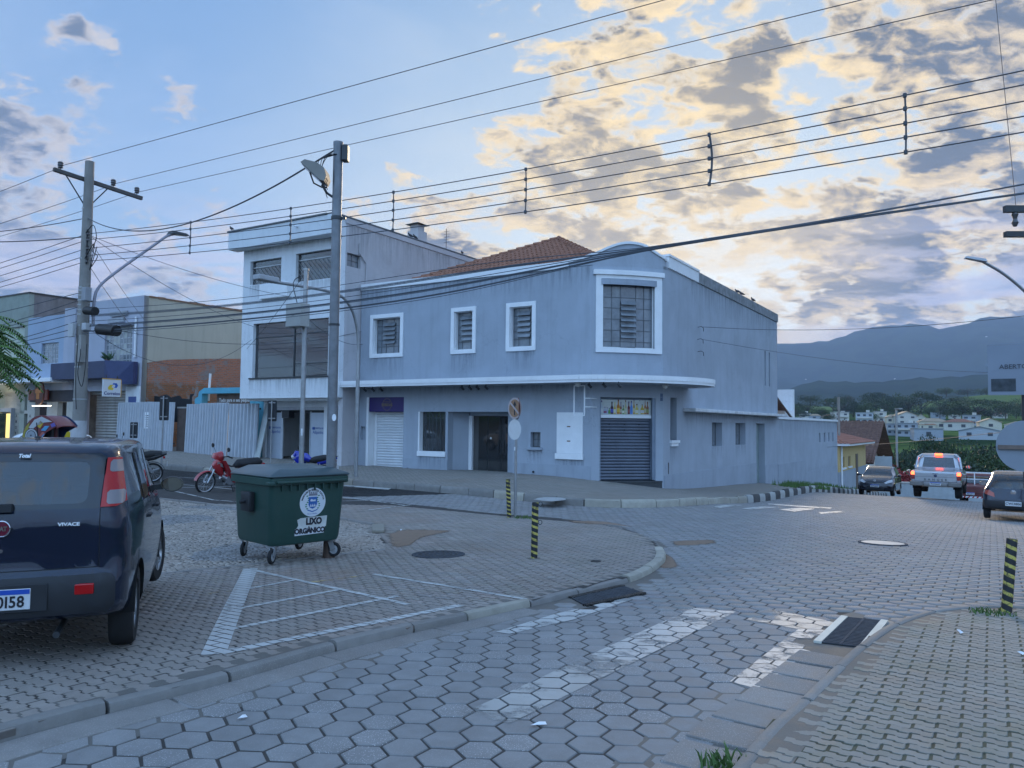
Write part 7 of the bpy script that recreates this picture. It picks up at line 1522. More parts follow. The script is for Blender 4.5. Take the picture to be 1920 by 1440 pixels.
for a,b,s_,lab in [((-13.4,24,7.4),tw(-13.2,-1.22,6.9),.25,'drop wire crossing down from the pole top to the white building'),((-13.4,24,7.4),tw(-16.5,-1.22,5.9),.3,'lower drop wire crossing from the pole top to the white building'),((-13.4,24,7.3),tw(-26.8,.0,7.0),.1,'steep drop wire from the pole to the post office'),((-13.4,24,6.5),tw(-27.3,0,6.2),.1,'steeper second drop wire from the pole to the post office'),((-13.4,24,4.5),tw(-16.6,-1.22,5.3),1.2,'slack drop wire hanging in front of the cream wall'),((-13.4,24,4.6),tw(-11.0,-.02,5.5),.6,'drop wire to the corner of the grey building'),(tw(-4.8,-9.1,4.7),tw(-10.9,-.02,4.95),.3,'short wire from the meter box to the grey building'),(tw(-4.8,-9.1,5.8),tw(-16.9,-1.22,4.9),.1,'straight wire from the meter pole past the picture window')]: cable(sagw(a,b,s_),.009,lab,'drop wires to the buildings')
cable(sagw(tw(S2+.15,5.75,5.6),(24,22,6.6),.8),.010,'wire from the grey side wall hooks to the right'); cable(sagw(tw(S2+.15,5.8,5.1),(30,40,4.6),.5),.008,'thin wire from the side wall towards the hills'); cable(sagw(at(1865,-20,14),at(1908,420,14),.0),.006,'thin vertical wire at the upper right')
cable(sagw(at(1440,838,75),at(1920,806,30),.3),.012,'dark wire low across the town trees')
# birds
bird_m=mat('pigeon_grey',(.05,.05,.055),.8,var=.3)
def bird(loc,rz,lab):
    b=empty('pigeon',loc,rz,lab,'bird','pigeons perched on roofs'); Lobj(b,'body',bird_m,lambda m:m.tube([(0,-.17,.07),(0,-.10,.09),(0,-.02,.12),(0,.06,.15),(0,.09,.19),(0,.11,.23),(0,.14,.235)],[.012,.035,.06,.055,.032,.03,.008],8),smooth=True); Lobj(b,'leg',bird_m,lambda m:(m.cyl((.015,.0,0),(.015,.02,.09),.006,5),)); Lobj(b,'leg',bird_m,lambda m:(m.cyl((-.015,.0,0),(-.015,.02,.09),.006,5),))
for (s_,t_,z),rz,lab in [((-17.6,-1.7,10.33),1,'pigeon alone on the left end of the white fascia'),((-11.2,3.4,10.33),2,'pigeon on the dark roof edge, left of a close pair'),((-11.2,3.75,10.33),2.4,'pigeon on the dark roof edge, right of a close pair'),((-11.2,7.6,10.33),.5,'pigeon low on the roof edge near the clay roof'),((S2-.1,12.0,7.9),1.,'pigeon on the side parapet, first of three'),((S2-.1,12.7,7.9),1.6,'pigeon on the side parapet, middle of three'),((S2-.1,14.8,7.9),2.,'pigeon on the side parapet, apart on the right')]:
    w=T2W(s_,t_); bird((w[0],w[1],z),rz,lab)
an_=tempty('antenna',-11.2,6.2,z=10.3,label='thin roof antenna standing on the white side wall',cat='antenna'); Tobj(an_,'mast',metal_d,lambda m:m.cyl((-11.2,6.2,10.3),(-11.2,6.2,11.4),.015,6)); Tobj(an_,'element',metal_d,lambda m:[m.cyl((-11.35,6.2,10.7+k*.14),(-11.0,6.2,10.7+k*.14),.008,4) for k in range(5)],kind='stuff')
# ---- bollards
def stripe_mat():
    m=bpy.data.materials.new('bollard_stripes'); m.use_nodes=True; t=NT(m.node_tree); b=t.n['Principled BSDF']; tc=t.new('ShaderNodeTexCoord'); sp=t.new('ShaderNodeSeparateXYZ'); t.l.new(tc.outputs['Object'],sp.inputs[0])
    ang=t.math('ARCTAN2',sp.outputs[1],sp.outputs[0]); k=t.math('ADD',t.math('MULTIPLY',sp.outputs[2],11.5),t.math('MULTIPLY',ang,.159*1.0)); fr=t.math('FRACT',t.math('ADD',k,10.)); st=t.range(fr,.60,.62)
    P=tc.outputs['Object']; wear=t.range(t.noise(P,22,6,.75),.50,.56); base=t.mix(t.math('MULTIPLY',st,t.math('SUBTRACT',1.,t.math('MULTIPLY',wear,.75))),(.018,.02,.024),(.52,.43,.10))
    rust=t.math('MULTIPLY',t.range(t.noise(P,9,6,.7),.55,.7),t.range(sp.outputs[2],.35,.0)); base=t.mix(rust,base,(.10,.06,.04)); t.l.new(base,b.inputs['Base Color']); b.inputs['Roughness'].default_value=.55; return m
stripe=stripe_mat()
def bollard(x,y,tilt,lab,hgt=.80,r=.046,rings=False):
    z=float(gz(x,y)); b=empty('bollard',(x,y,z),0,lab,'bollard','black and yellow striped bollards'); b.rotation_euler=tilt
    Lobj(b,'tube',stripe,lambda m:m.lathe([(r,-.12),(r,hgt),(r-.004,hgt),(r-.004,hgt-.03)],24,(0,0,0)),smooth=True); Lobj(b,'cap',mat('bollard_top',(.30,.25,.10),.7,var=.3),lambda m:m.lathe([(.001,.0),(r-.005,0)],20,(0,0,hgt-.012)),fix=False)
    Lobj(b,'ground_collar',mat('crumbled_concrete',(.16,.14,.12),.9,var=.3,scale=9),lambda m:m.lathe([(r+.06,-.01),(r+.04,.006),(r+.001,.012)],16,(0,0,0)))
    if rings:
        for zz in(.75,.50): Lobj(b,'chain_ring',metal_d,lambda m:m.tube([(r+.026+.026*math.cos(a/8*math.pi),0,zz+.03*math.sin(a/8*math.pi)) for a in range(16)],.006,6,closed=True))
bollard(.33,10.70,(0,.012,0),'striped bollard with two chain rings standing on the plaza near the storm drain',rings=True,hgt=.77); bollard(-.03,16.7,(0,-.045,0),'far striped bollard leaning beside the no-entry sign pole',hgt=.83); bollard(4.69,7.36,(0,.10,0),'striped bollard leaning at the right edge of the picture',hgt=.70)
# ---- sign pole with two round signs
spz=float(gz(.1,16.85)); sp_=empty('road_sign',(.1,16.85,spz),math.radians(-52),'round rusty no-through sign and blank white disc on a thin grey pole',cat='road sign')
Lobj(sp_,'sign_pole',metal_g,lambda m:m.cyl((0,0,-.1),(0,0,2.55),.031,12),smooth=True)
def disc(par,name,m,z,r,y,th=.004): return Lobj(par,name,m,lambda q:q.prism([(r*math.cos(a/18*math.pi),z+r*math.sin(a/18*math.pi)) for a in range(36)],y,y+th,'y'))
d1=disc(sp_,'sign_disc',mat('rusty_sign_face',(.30,.17,.10),.7,var=.25,scale=7,dirt=.4,dirtcol=(.40,.30,.2)),2.37,.235,-.045)
Lobj(d1,'sign_ring',mat('faded_ring',(.46,.38,.37),.6,var=.1,dirt=.2,dirtcol=(.35,.12,.08)),lambda q:q.lathe([(.195,0),(.235,0),(.235,-.002),(.195,-.002)],36,(0,-.046,2.37),'y'))
Lobj(d1,'sign_bar',mat('faded_ring',(.46,.38,.37),.6),lambda q:q.bar((-.16,-.0485,2.37+.13),(.16,-.0485,2.37-.13),.003,.042,(.13,0,.16)))
Lobj(d1,'arrow',mat('arrow_black',(.03,.03,.035),.6),lambda q:(q.prism([(-.02,2.22),(.02,2.22),(.02,2.43),(.06,2.43),(0,2.53),(-.06,2.43),(-.02,2.43)],-.0478,-.0465,'y')))
disc(sp_,'blank_disc',mat('blank_white_sign',(.62,.63,.63),.5,var=.04,dirt=.35,dirtcol=(.35,.22,.12)),1.905,.225,-.045)
d3=disc(sp_,'sign_disc',mat('red_sign_back',(.20,.035,.03),.6,var=.2),2.37,.235,.045); d3.rotation_euler=(0,0,math.radians(-35))
Lobj(sp_,'sticker',white_t,lambda q:q.box(-.02,.02,-.034,-.032,1.45,1.53))
# ---- backs of rectangular signs by the road
sgb=mat('sign_back_black',(.016,.02,.026),.5,var=.1)
def signback(s,t,h,w,ht,lab,rz=0.,thin=.025):
    o=tempty('traffic_sign',s,t,label=lab,cat='road sign',group='traffic signs seen from behind'); o.rotation_euler[2]+=rz
    Lobj(o,'sign_pole',metal_g,lambda m:m.cyl((0,0,-.2),(0,0,h),thin,10)); p=Lobj(o,'sign_plate',sgb,lambda m:m.prism(rpoly(-w/2,w/2,h-ht,h+.02,.05),.028,.034,'y'))
    for z in(h-.07,h-ht+.12): Lobj(o,'sign_clamp',metal_g,lambda m:m.box(-w*.36,w*.36,.012,.027,z-.018,z+.018))
signback(-10.54,-9.55,2.68,.50,.78,'tall black sign back on a pole in front of the left metal fence',math.radians(0)); signback(-11.9,-4.0,2.75,.42,.80,'black rounded sign back on a thin pole before the white building entrance',.25); 
_d=at(250,800,31.); _s,_t=W2T(_d[0],_d[1]); signback(_s,_t,1.75,.46,.62,'small low black sign back left of the tall one',.1,.02)
# ---- grey street cabinet
cb=tempty('street_cabinet',-7.2,-13.4,label='grey-green street cabinet standing behind the dark blue car',cat='cabinet'); _d=at(232,830,17.); cb.location=(_d[0],_d[1],float(gz(_d[0],_d[1])))
Lobj(cb,'cabinet_body',mat('cabinet_grey',(.40,.44,.43),.5,var=.06,dirt=.15,dirtcol=(.2,.2,.2)),lambda m:m.box(-.32,.30,-.2,.2,0,1.30),bevel=.015); Lobj(cb,'cabinet_top',metal_g,lambda m:m.box(-.35,.33,-.23,.23,1.302,1.34)); Lobj(cb,'cabinet_door',mat('cabinet_door',(.36,.40,.40),.5),lambda m:m.box(-.28,.26,-.212,-.203,.1,1.2),bevel=.004)
# ------------------------------------------------------------------ wheeled refuse bin
bin_m=mat('bin_green_plastic',(.022,.062,.052),.42,var=.07,scale=3,bump=.08,bscale=60,dirt=.45,dirtcol=(.06,.085,.075),streak=.25); bin_l=mat('bin_lid_plastic',(.045,.075,.085),.30,var=.08,scale=2,spec=.8)
bx,by=-3.10,9.98; BZ=float(gz(bx,by))
bn_=empty('refuse_bin',(bx,by,BZ),math.radians(45),'dark green four-wheeled refuse bin with town crest and LIXO ORGÂNICO sticker','refuse bin')
bn_.rotation_euler=(0.0,0,math.radians(45)); 
BW_,BD=1.15,1.10   # front runs along +x from the corner nearest the camera, depth along +y
def bin_body(m):
    def rr(x0,x1,y0,y1,r,z,n=4):
        P=[]
        for cx_,cy,a0 in((x1-r,y1-r,0),(x0+r,y1-r,90),(x0+r,y0+r,180),(x1-r,y0+r,270)):
            for k in range(n+1): a=math.radians(a0+90*k/n); P.append((cx_+r*math.cos(a),cy+r*math.sin(a),z))
        return P
    lv=[(.10,.27,.10),(.07,.235,.10),(.055,.30,.10),(.02,.95,.08),(.012,1.03,.07)]
    rings=[rr(.10,BW_-.10,.10,BD-.10,.08,.225)]+[rr(i,BW_-i,i,BD-i,r,z) for i,z,r in((.06,.24,.10),(.045,.29,.10),(.012,1.02,.07),(.0,1.025,.07),(-.03,1.03,.07),(-.03,1.115,.07),(-.01,1.125,.06))]
    k=len(rings[0]); V=[v for r in rings for v in r]; F=[(i*k+j,i*k+(j+1)%k,(i+1)*k+(j+1)%k,(i+1)*k+j) for i in range(len(rings)-1) for j in range(k)]; F.append(tuple(reversed(range(k)))); m.add(V,F)
bb=Lobj(bn_,'bin_body',bin_m,bin_body,smooth=True)
def bin_lid(m):
    z0,z1=1.128,1.235
    P=[(-.025,-.03,z0),(BW_+.025,-.03,z0),(BW_+.025,BD+.02,z0),(-.025,BD+.02,z0)]
    Q=[(-.025,-.03,z0+.03),(BW_+.025,-.03,z0+.03),(BW_+.025,BD+.02,z0+.03),(-.025,BD+.02,z0+.03)]
    R=[(.17,.10,z1),(BW_-.17,.10,z1),(BW_-.17,BD-.12,z1+.02),(.17,BD-.12,z1+.02)]
    m.add(P+Q+R,[(3,2,1,0)]+[(i,(i+1)%4,4+(i+1)%4,4+i) for i in range(4)]+[(4+i,4+(i+1)%4,8+(i+1)%4,8+i) for i in range(4)]+[(8,9,10,11)])
ld=Lobj(bn_,'bin_lid',bin_l,bin_lid,bevel=.018,smooth=True)
for k in range(8): Lobj(bn_,'lid_rib',bin_m,lambda m:m.box(.15+k*.12,.165+k*.12,-.028,.0,.95,1.03))
Lobj(bn_,'rim_handle',bin_m,lambda m:(m.box(.06,BW_-.04,-.075,-.031,1.05,1.085)),bevel=.012,smooth=True); Lobj(bn_,'lid_shadow_gap',black_m,lambda m:m.box(.02,BW_-.02,-.02,.0,1.118,1.127))
tr=Lobj(bn_,'trunnion',plast_m,lambda m:(m.box(-.065,.01,.45,.70,.66,.92),m.cyl((-.14,.57,.79),(-.05,.57,.79),.028,12)),bevel=.02,smooth=True)
Lobj(bn_,'corner_bumper',bin_m,lambda m:m.box(-.055,.04,-.055,.04,1.03,1.08),bevel=.015)
cast_m=mat('castor_steel',(.34,.35,.36),.45,metal=.6,var=.15)
def castor(x,y,yaw):
    c=MB('L'); X=Matrix.Translation((x,y,0))@Matrix.Rotation(yaw,4,'Z'); c.x=X
    c.box(-.05,.05,-.05,.05,.215,.232); c.bar((-.032,0,.215),(-.032,-.045,.10),.008,.07,(0,1,0)); c.bar((.032,0,.215),(.032,-.045,.10),.008,.07,(0,1,0)); c.cyl((-.04,-.045,.10),(.04,-.045,.10),.012,8); f=c.build('castor_fork',cast_m,bn_)
    w=MB('L'); w.x=X; w.lathe([(.062,-.021),(.088,-.022),(.098,-.012),(.10,0),(.098,.012),(.088,.022),(.062,.021)],24,(0,-.045,.10),'x'); w.build('wheel',tyre_m,f,smooth=True); h=MB('L'); h.x=X; h.lathe([(.001,-.018),(.02,-.02),(.058,-.012),(.062,-.016)],20,(0,-.045,.10),'x'); h.lathe([(.001,.018),(.02,.02),(.058,.012),(.062,.016)],20,(0,-.045,.10),'x'); h.build('wheel_hub',mat('hub_grey',(.36,.37,.38),.5),f)
castor(.13,.13,math.radians(-52)); castor(BW_-.15,.14,math.radians(35)); castor(.14,BD-.15,math.radians(-45)); castor(BW_-.15,BD-.15,math.radians(-60))
# front face stickers (front = y≈0 plane, slightly sloped)
def fy(z): return .045-(z-.29)/(1.02-.29)*.033-.001
def onf(name,m,poly,off=.0015,par=bb): return Lobj(par,name,m,lambda q:q.add([(x,fy(z)-off,z) for x,z in poly],[tuple(range(len(poly)))]),fix=False)
ccx,ccz=.63,.78
seal=onf('crest_sticker',mat('sticker_white',(.62,.66,.70),.4,var=.05,dirt=.12,dirtcol=(.3,.3,.3)),[(ccx+.195*math.cos(a/20*math.pi),ccz+.195*math.sin(a/20*math.pi)) for a in range(40)])
shb=mat('crest_blue',(.03,.12,.38),.5); crg=mat('crest_green',(.06,.22,.12),.5); crs=mat('crest_grey',(.20,.20,.24),.5)
onf('crest_shield',shb,[(ccx-.065,ccz+.07),(ccx+.065,ccz+.07),(ccx+.065,ccz-.03),(ccx+.045,ccz-.07),(ccx,ccz-.09),(ccx-.045,ccz-.07),(ccx-.065,ccz-.03)],.003)
onf('crest_figure',MATS['sticker_white'],[(ccx-.04,ccz+.03),(ccx-.02,ccz+.045),(ccx+.0,ccz+.03),(ccx+.04,ccz+.035),(ccx+.04,ccz+.01),(ccx-.035,ccz+.01)],.0045)
for k in range(3): onf('crest_peak',MATS['sticker_white'],[(ccx-.045+k*.03,ccz-.06),(ccx-.03+k*.03,ccz-.02),(ccx-.015+k*.03,ccz-.06)],.0045)
onf('crest_wall',crs,[(ccx-.07,ccz+.085),(ccx+.07,ccz+.085),(ccx+.06,ccz+.115),(ccx-.06,ccz+.115)],.003)
for k in range(5): onf('crest_tower',crs,[(ccx-.062+k*.027,ccz+.115),(ccx-.045+k*.027,ccz+.115),(ccx-.045+k*.027,ccz+.14),(ccx-.062+k*.027,ccz+.14)],.003)
for sg_ in(-1,1):
    for k in range(7):
        a=math.radians(200+k*22) if sg_<0 else math.radians(-20-k*22+ (0)); 
        x=ccx+sg_*(.082+.02*math.sin(k*1.1)); z=ccz-.085+k*.028; onf('crest_leaf',crg,[(x-.018,z),(x,z+.012),(x+.018,z+.002),(x,z-.010)],.003)
onf('crest_ribbon',shb,[(ccx-.08,ccz-.095),(ccx,ccz-.12),(ccx+.08,ccz-.095),(ccx+.075,ccz-.11),(ccx,ccz-.135),(ccx-.075,ccz-.11)],.003)
txm=mat('sticker_black',(.02,.02,.03),.5)
msg='PREFEITURA DA ESTÂNCIA TURÍSTICA'
for i,ch in enumerate(msg):
    a=math.radians(168-156*i/(len(msg)-1)); 
    if ch!=' ': text('crest_letter',ch,.030,txm,seal,(ccx+.163*math.cos(a),fy(ccz+.163*math.sin(a))-.0035,ccz+.163*math.sin(a)),rot=(math.pi/2,-(a-math.pi/2),0),extrude=.0003,bold=.0012)
text('crest_letter','Paz e trabalho',.026,shb,seal,(ccx,fy(ccz-.16)-.0035,ccz-.155),extrude=.0003)
torn=mat('torn_sticker',(.55,.57,.55),.5,var=.15,scale=8,dirt=.65,dirtcol=(.14,.15,.13))
onf('word_sticker',torn,[(.41,.555),(.46,.575),(.86,.585),(.85,.44),(.40,.435),(.43,.48)]); onf('word_sticker',MATS['sticker_white'],[(.385,.435),(.83,.44),(.82,.355),(.38,.345)],.0018)
text('sticker_text','LIXO',.115,txm,bb,(.66,fy(.52)-.004,.52),extrude=.0004,bold=.0075,xs=.92); text('sticker_text','ORGÂNICO',.092,txm,bb,(.605,fy(.395)-.004,.398),extrude=.0004,bold=.006,xs=.92)
# ------------------------------------------------------------------ motorcycles
moto_red=mat('red_moto_paint',(.36,.025,.03),.22,coat=1.,var=.05); moto_blue=mat('blue_moto_paint',(.015,.03,.34),.22,coat=1.,var=.05); moto_black=mat('black_moto_paint',(.02,.02,.022),.25,coat=.8,var=.05); silver_m=mat('moto_silver',(.45,.46,.48),.3,metal=.8,var=.1); seat_b=mat('moto_seat',(.018,.018,.02),.65,var=.15)
def mwheel(par,y,r,w=.045,steer=None):
    X=steer or Matrix.Identity(4)
    m=MB('L'); m.x=X; m.lathe([(r-.055,-w*.4),(r-.03,-w),(r-.008,-w*.75),(r,0),(r-.008,w*.75),(r-.03,w),(r-.055,w*.4)],30,(0,y,r),'x'); t=m.build('wheel',tyre_m,par,smooth=True)
    q=MB('L'); q.x=X; q.lathe([(r-.06,-.02),(r-.05,-.025),(r-.05,.025),(r-.06,.02),(r-.07,0),(r-.06,-.02)],30,(0,y,r),'x'); q.lathe([(.001,-.05),(.035,-.05),(.035,.05),(.001,.05)],14,(0,y,r),'x'); q.build('rim',silver_m,t)
    s=MB('L'); s.x=X
    for k in range(14): a=2*math.pi*k/14; s.bar((.03 if k%2 else -.03,y,r),(0,y+(r-.06)*math.cos(a),r+(r-.06)*math.sin(a)),.005,.005,(1,0,0))
    s.build('spokes',silver_m,t,kind='stuff')
def motorcycle(loc,rz,lab,paint,scoot=False,lean=0.,rack=False):
    b=empty('motorcycle',loc,rz,lab,'motorcycle','parked motorcycles'); b.rotation_euler=(0,lean,rz); B=lambda n,m,f,**k:Lobj(b,n,m,f,**k)
    r=.30; wb=1.26; st=Matrix.Translation((0,wb,0))@Matrix.Rotation(math.radians(14),4,'Z')@Matrix.Translation((0,-wb,0))
    mwheel(b,0,r); mwheel(b,wb,r,.036,st)
    def F(fn):
        def g(m): m.x=st; fn(m)
        return g
    hz=1.0
    for x in(-.09,.09): B('fork_leg',silver_m,F(lambda m:m.cyl((x,wb,r),(x*.8,wb-.30,.88),.022,10)))
    B('front_fender',paint,F(lambda m:m.grid(lambda u,v:((v-.5)*.12,wb+(r+.03)*math.cos(math.radians(15+u*135)),r+(r+.03-.025*(2*v-1)**2)*math.sin(math.radians(15+u*135))),14,6)),smooth='all')
    B('handlebar',black_m,F(lambda m:m.tube([(-.34,wb-.50,1.0),(-.25,wb-.43,1.03),(-.08,wb-.34,.96),(.08,wb-.34,.96),(.25,wb-.43,1.03),(.34,wb-.50,1.0)],.014,8)))
    for x in(-1,1):
        B('grip',seat_b,F(lambda m:m.cyl((x*.25,wb-.43,1.03),(x*.36,wb-.51,.995),.02,8)))
        mi=B('mirror',black_m,F(lambda m:(m.tube([(x*.24,wb-.42,1.03),(x*.27,wb-.38,1.14),(x*.33,wb-.38,1.2)],.007,6),m.lathe([(.001,-.012),(.05,-.01),(.062,.012),(.001,.014)],14,(x*.35,wb-.38,1.23),'y'))),smooth=True)
    if scoot:
        B('headlight_cowl',paint,F(lambda m:m.tube([(0,wb-.44,.90),(0,wb-.36,.99),(0,wb-.26,.96),(0,wb-.20,.90)],[.08,.15,.15,.09],14)),smooth=True)
        B('headlight',head_m,F(lambda m:m.tube([(0,wb-.24,.93),(0,wb-.175,.90)],[.115,.075],14)),smooth=True)
        B('leg_shield',paint,lambda m:m.grid(lambda u,v:((v-.5)*(.50-.18*abs(u-.35)),wb-.30-u*.34+.12*(2*v-1)**2*-1,.92-u*.62),10,10),smooth='all')
        B('front_cover',paint,lambda m:m.tube([(0,wb-.30,.90),(0,wb-.26,.78),(0,wb-.33,.62),(0,wb-.42,.48)],[.11,.14,.12,.06],14),smooth=True); B('chrome_flash',silver_m,lambda m:m.prism([(wb-.22,.80),(wb-.40,.72),(wb-.36,.82),(wb-.24,.88)],.118,.125,'x')); B('chrome_flash',silver_m,lambda m:m.prism([(wb-.22,.80),(wb-.40,.72),(wb-.36,.82),(wb-.24,.88)],-.125,-.118,'x'))
        B('body_spine',paint,lambda m:m.tube([(0,wb-.50,.50),(0,wb-.70,.42),(0,.42,.48),(0,.25,.62),(0,-.05,.70),(0,-.28,.76)],[.07,.085,.12,.13,.12,.05],14),smooth=True)
        B('seat',seat_b,lambda m:m.tube([(0,.52,.72),(0,.42,.79),(0,.15,.80),(0,-.15,.83),(0,-.26,.82)],[.06,.12,.14,.13,.05],14),smooth=True)
    else:
        B('fuel_tank',paint,lambda m:m.tube([(0,.98,.86),(0,.86,.90),(0,.66,.88),(0,.50,.80)],[.07,.15,.15,.08],16),smooth=True)
        B('headlight_cowl',paint,F(lambda m:m.tube([(0,wb-.42,.98),(0,wb-.30,.96),(0,wb-.18,.86)],[.08,.15,.08],14)),smooth=True); B('headlight',head_m,F(lambda m:m.tube([(0,wb-.24,.90),(0,wb-.14,.85)],[.11,.08],14)),smooth=True)
        B('tank_shroud',paint,lambda m:m.prism([(1.02,.86),(.80,.60),(.66,.70),(.70,.86)],.14,.17,'x')); B('tank_shroud',paint,lambda m:m.prism([(1.02,.86),(.80,.60),(.66,.70),(.70,.86)],-.17,-.14,'x'))
        B('seat',seat_b,lambda m:m.tube([(0,.55,.78),(0,.35,.80),(0,.05,.86),(0,-.25,.90)],[.06,.12,.12,.06],14),smooth=True)
        B('tail_cowl',paint,lambda m:m.tube([(0,.25,.72),(0,-.05,.78),(0,-.38,.88)],[.10,.09,.03],12),smooth=True)
    if rack or not scoot: B('rear_rack',metal_g if scoot else metal_d,lambda m:(m.tube([(-.10,-.05,.86),(-.11,-.38,.92),(.11,-.38,.92),(.10,-.05,.86)],.012,6)))
    B('engine',silver_m,lambda m:(m.tube([(-.12,.62,.36),(.12,.62,.36)],.13,14),m.tube([(0,.66,.36),(0,.86,.46)],.085,12),m.tube([(0,.5,.30),(0,.75,.30)],.10,12)),smooth=True)
    B('frame',black_m,lambda m:(m.tube([(0,wb-.34,.90),(0,wb-.45,.62),(0,.80,.30),(0,.42,.28),(0,.0,.32)],.025,8),m.tube([(0,wb-.36,.84),(0,.6,.72),(0,.1,.74),(0,-.25,.82)],.022,8)))
    B('swing_arm',black_m,lambda m:(m.tube([(.09,.42,.30),(.09,0,r)],.02,8),m.tube([(-.09,.42,.30),(-.09,0,r)],.02,8)))
    for x in(-.11,.11): B('shock_absorber',metal_g,lambda m:m.cyl((x,.02,r),(x,.18,.70),.022,8))
    B('exhaust',metal_g,lambda m:m.tube([(.12,.70,.25),(.15,.45,.20),(.17,.05,.30),(.17,-.25,.40)],[.02,.025,.045,.04],12),smooth=True)
    B('rear_fender',plast_m,lambda m:m.grid(lambda u,v:((v-.5)*.13,(r+.045)*math.cos(math.radians(70+u*110)),r+(r+.045-.02*(2*v-1)**2)*math.sin(math.radians(70+u*110))),12,5),smooth='all')
    B('tail_light',red_lens,lambda m:m.box(-.06,.06,-.34,-.28,.74,.80),bevel=.01); B('kick_stand',black_m,lambda m:m.bar((-.1,.6,.25),(-.22,.55,0.02),.02,.02)); B('number_plate',plate_m,lambda m:m.box(-.09,.09,-.40,-.395,.50,.64))
    return b
_f=gnd(384,922); motorcycle((_f[0]+.93,_f[1]+.84,float(gz(_f[0]+.93,_f[1]+.84))-.01),math.radians(132),'red step-through motorcycle parked left of the green bin',moto_red,True,math.radians(-9))
_p=at(612,880,25.2); motorcycle((_p[0],_p[1],float(gz(_p[0],_p[1]))-.03),math.radians(86),'blue motorcycle half hidden behind the lid of the green bin',moto_blue,False,math.radians(-7))
_p=at(286,893,23.6); motorcycle((_p[0],_p[1],float(gz(_p[0],_p[1]))),math.radians(112),'black motorcycle showing its rear wheel beside the dark blue car',moto_black,False,math.radians(-7),True)
_p=at(180,840,26.); motorcycle((_p[0]-.2,_p[1],float(gz(_p[0],_p[1]))+.12),math.radians(-60),'black motorcycle showing only mirrors above the dark blue car roof',moto_black,False,math.radians(-7))
# ------------------------------------------------------------------ painted phone booth shell
_p=at(95,830,18.6); pb=empty('phone_booth',(_p[0],_p[1],float(gz(_p[0],_p[1]))),math.radians(-8),'egg-shaped street phone booth shell painted with colourful patches','phone booth')
def booth(u,v,r=0.):
    a=math.radians(-32+u*172); w=math.sin(math.pi*v); R=.43+r; 
    return ((v-.5)*.62*(1+.15*w), -.02-R*math.cos(a)*(.55+.45*w), 1.48+R*1.02*math.sin(a)*(.72+.28*w))
OUT=catmull([(-.44,1.22),(-.46,1.45),(-.36,1.70),(-.14,1.88),(.12,1.90),(.32,1.78),(.44,1.66)],.06)
def bshell(m):
    n=len(OUT)
    for off in(0,-.02):
        m.grid(lambda u,v:(OUT[int(u*(n-1))][0]*(1+off),(v-.5)*.70,OUT[int(u*(n-1))][1]+off-.05*(2*v-1)**4),n-1,10)
Lobj(pb,'shell',mat('booth_dark_red',(.20,.045,.05),.35,var=.05,coat=.5),bshell,smooth='all')
for k,(rr_,cc_) in enumerate(((.17,(.015,.02,.03)),(.155,(.50,.52,.54)),(.12,(.02,.03,.05)),(.105,(.34,.38,.42)),(.02,(.05,.06,.08)))):
    Lobj(pb,'round_emblem',mat('booth_ring_%d'%k,cc_,.4,var=.05),lambda m:m.prism([(-.22+rr_*math.cos(a/12*math.pi),1.43+rr_*math.sin(a/12*math.pi)) for a in range(24)],-.365-.004*k,-.36-.004*k,'y'))
Lobj(pb,'side_cheek',mat('booth_dark_red',(.20,.045,.05)),lambda m:m.prism([tuple(q) for q in OUT]+[(.14,1.50),(-.02,1.20)],-.355,-.335,'y'))
for pol,col,nm in(([(-.45,1.25),(-.45,1.45),(-.38,1.64),(-.28,1.74),(-.33,1.5),(-.36,1.28)],(.38,.33,.06),'olive_patch'),([(-.42,1.22),(-.3,1.24),(-.12,1.2),(-.05,1.2),(-.3,1.32)],(.02,.20,.32),'teal_patch'),([(.0,1.3),(.06,1.38),(.13,1.48),(.06,1.46),(-.02,1.36)],(.10,.35,.60),'sky_patch'),([(-.30,1.62),(-.16,1.80),(.02,1.88),(.30,1.76),(.1,1.74),(-.1,1.66),(-.22,1.56)],(.52,.53,.54),'white_patch'),([(-.10,1.66),(.0,1.78),(.08,1.72),(.0,1.60)],(.55,.38,.05),'yellow_patch'),([(.02,1.55),(.12,1.66),(.24,1.66),(.14,1.54)],(.10,.35,.60),'blue_patch'),([(-.02,1.42),(.06,1.52),(.12,1.50),(.02,1.36)],(.45,.14,.12),'pink_patch'),([(.26,1.70),(.36,1.74),(.40,1.66),(.30,1.62)],(.15,.12,.40),'violet_patch')):
    Lobj(pb,nm,mat('booth_side_'+nm,col,.4,var=.05),lambda m:m.prism(pol,-.362,-.356,'y'))
Lobj(pb,'back_cheek',mat('booth_inner',(.03,.05,.12),.5),lambda m:m.prism([tuple(q) for q in OUT]+[(.14,1.50),(-.02,1.20)],.335,.35,'y')); Lobj(pb,'phone',metal_d,lambda m:m.box(-.12,.12,-.12,.12,1.15,1.6),bevel=.02); Lobj(pb,'booth_post',mat('booth_post',(.10,.02,.02),.5),lambda m:m.cyl((.12,0,-.1),(.12,0,1.7),.045,12))
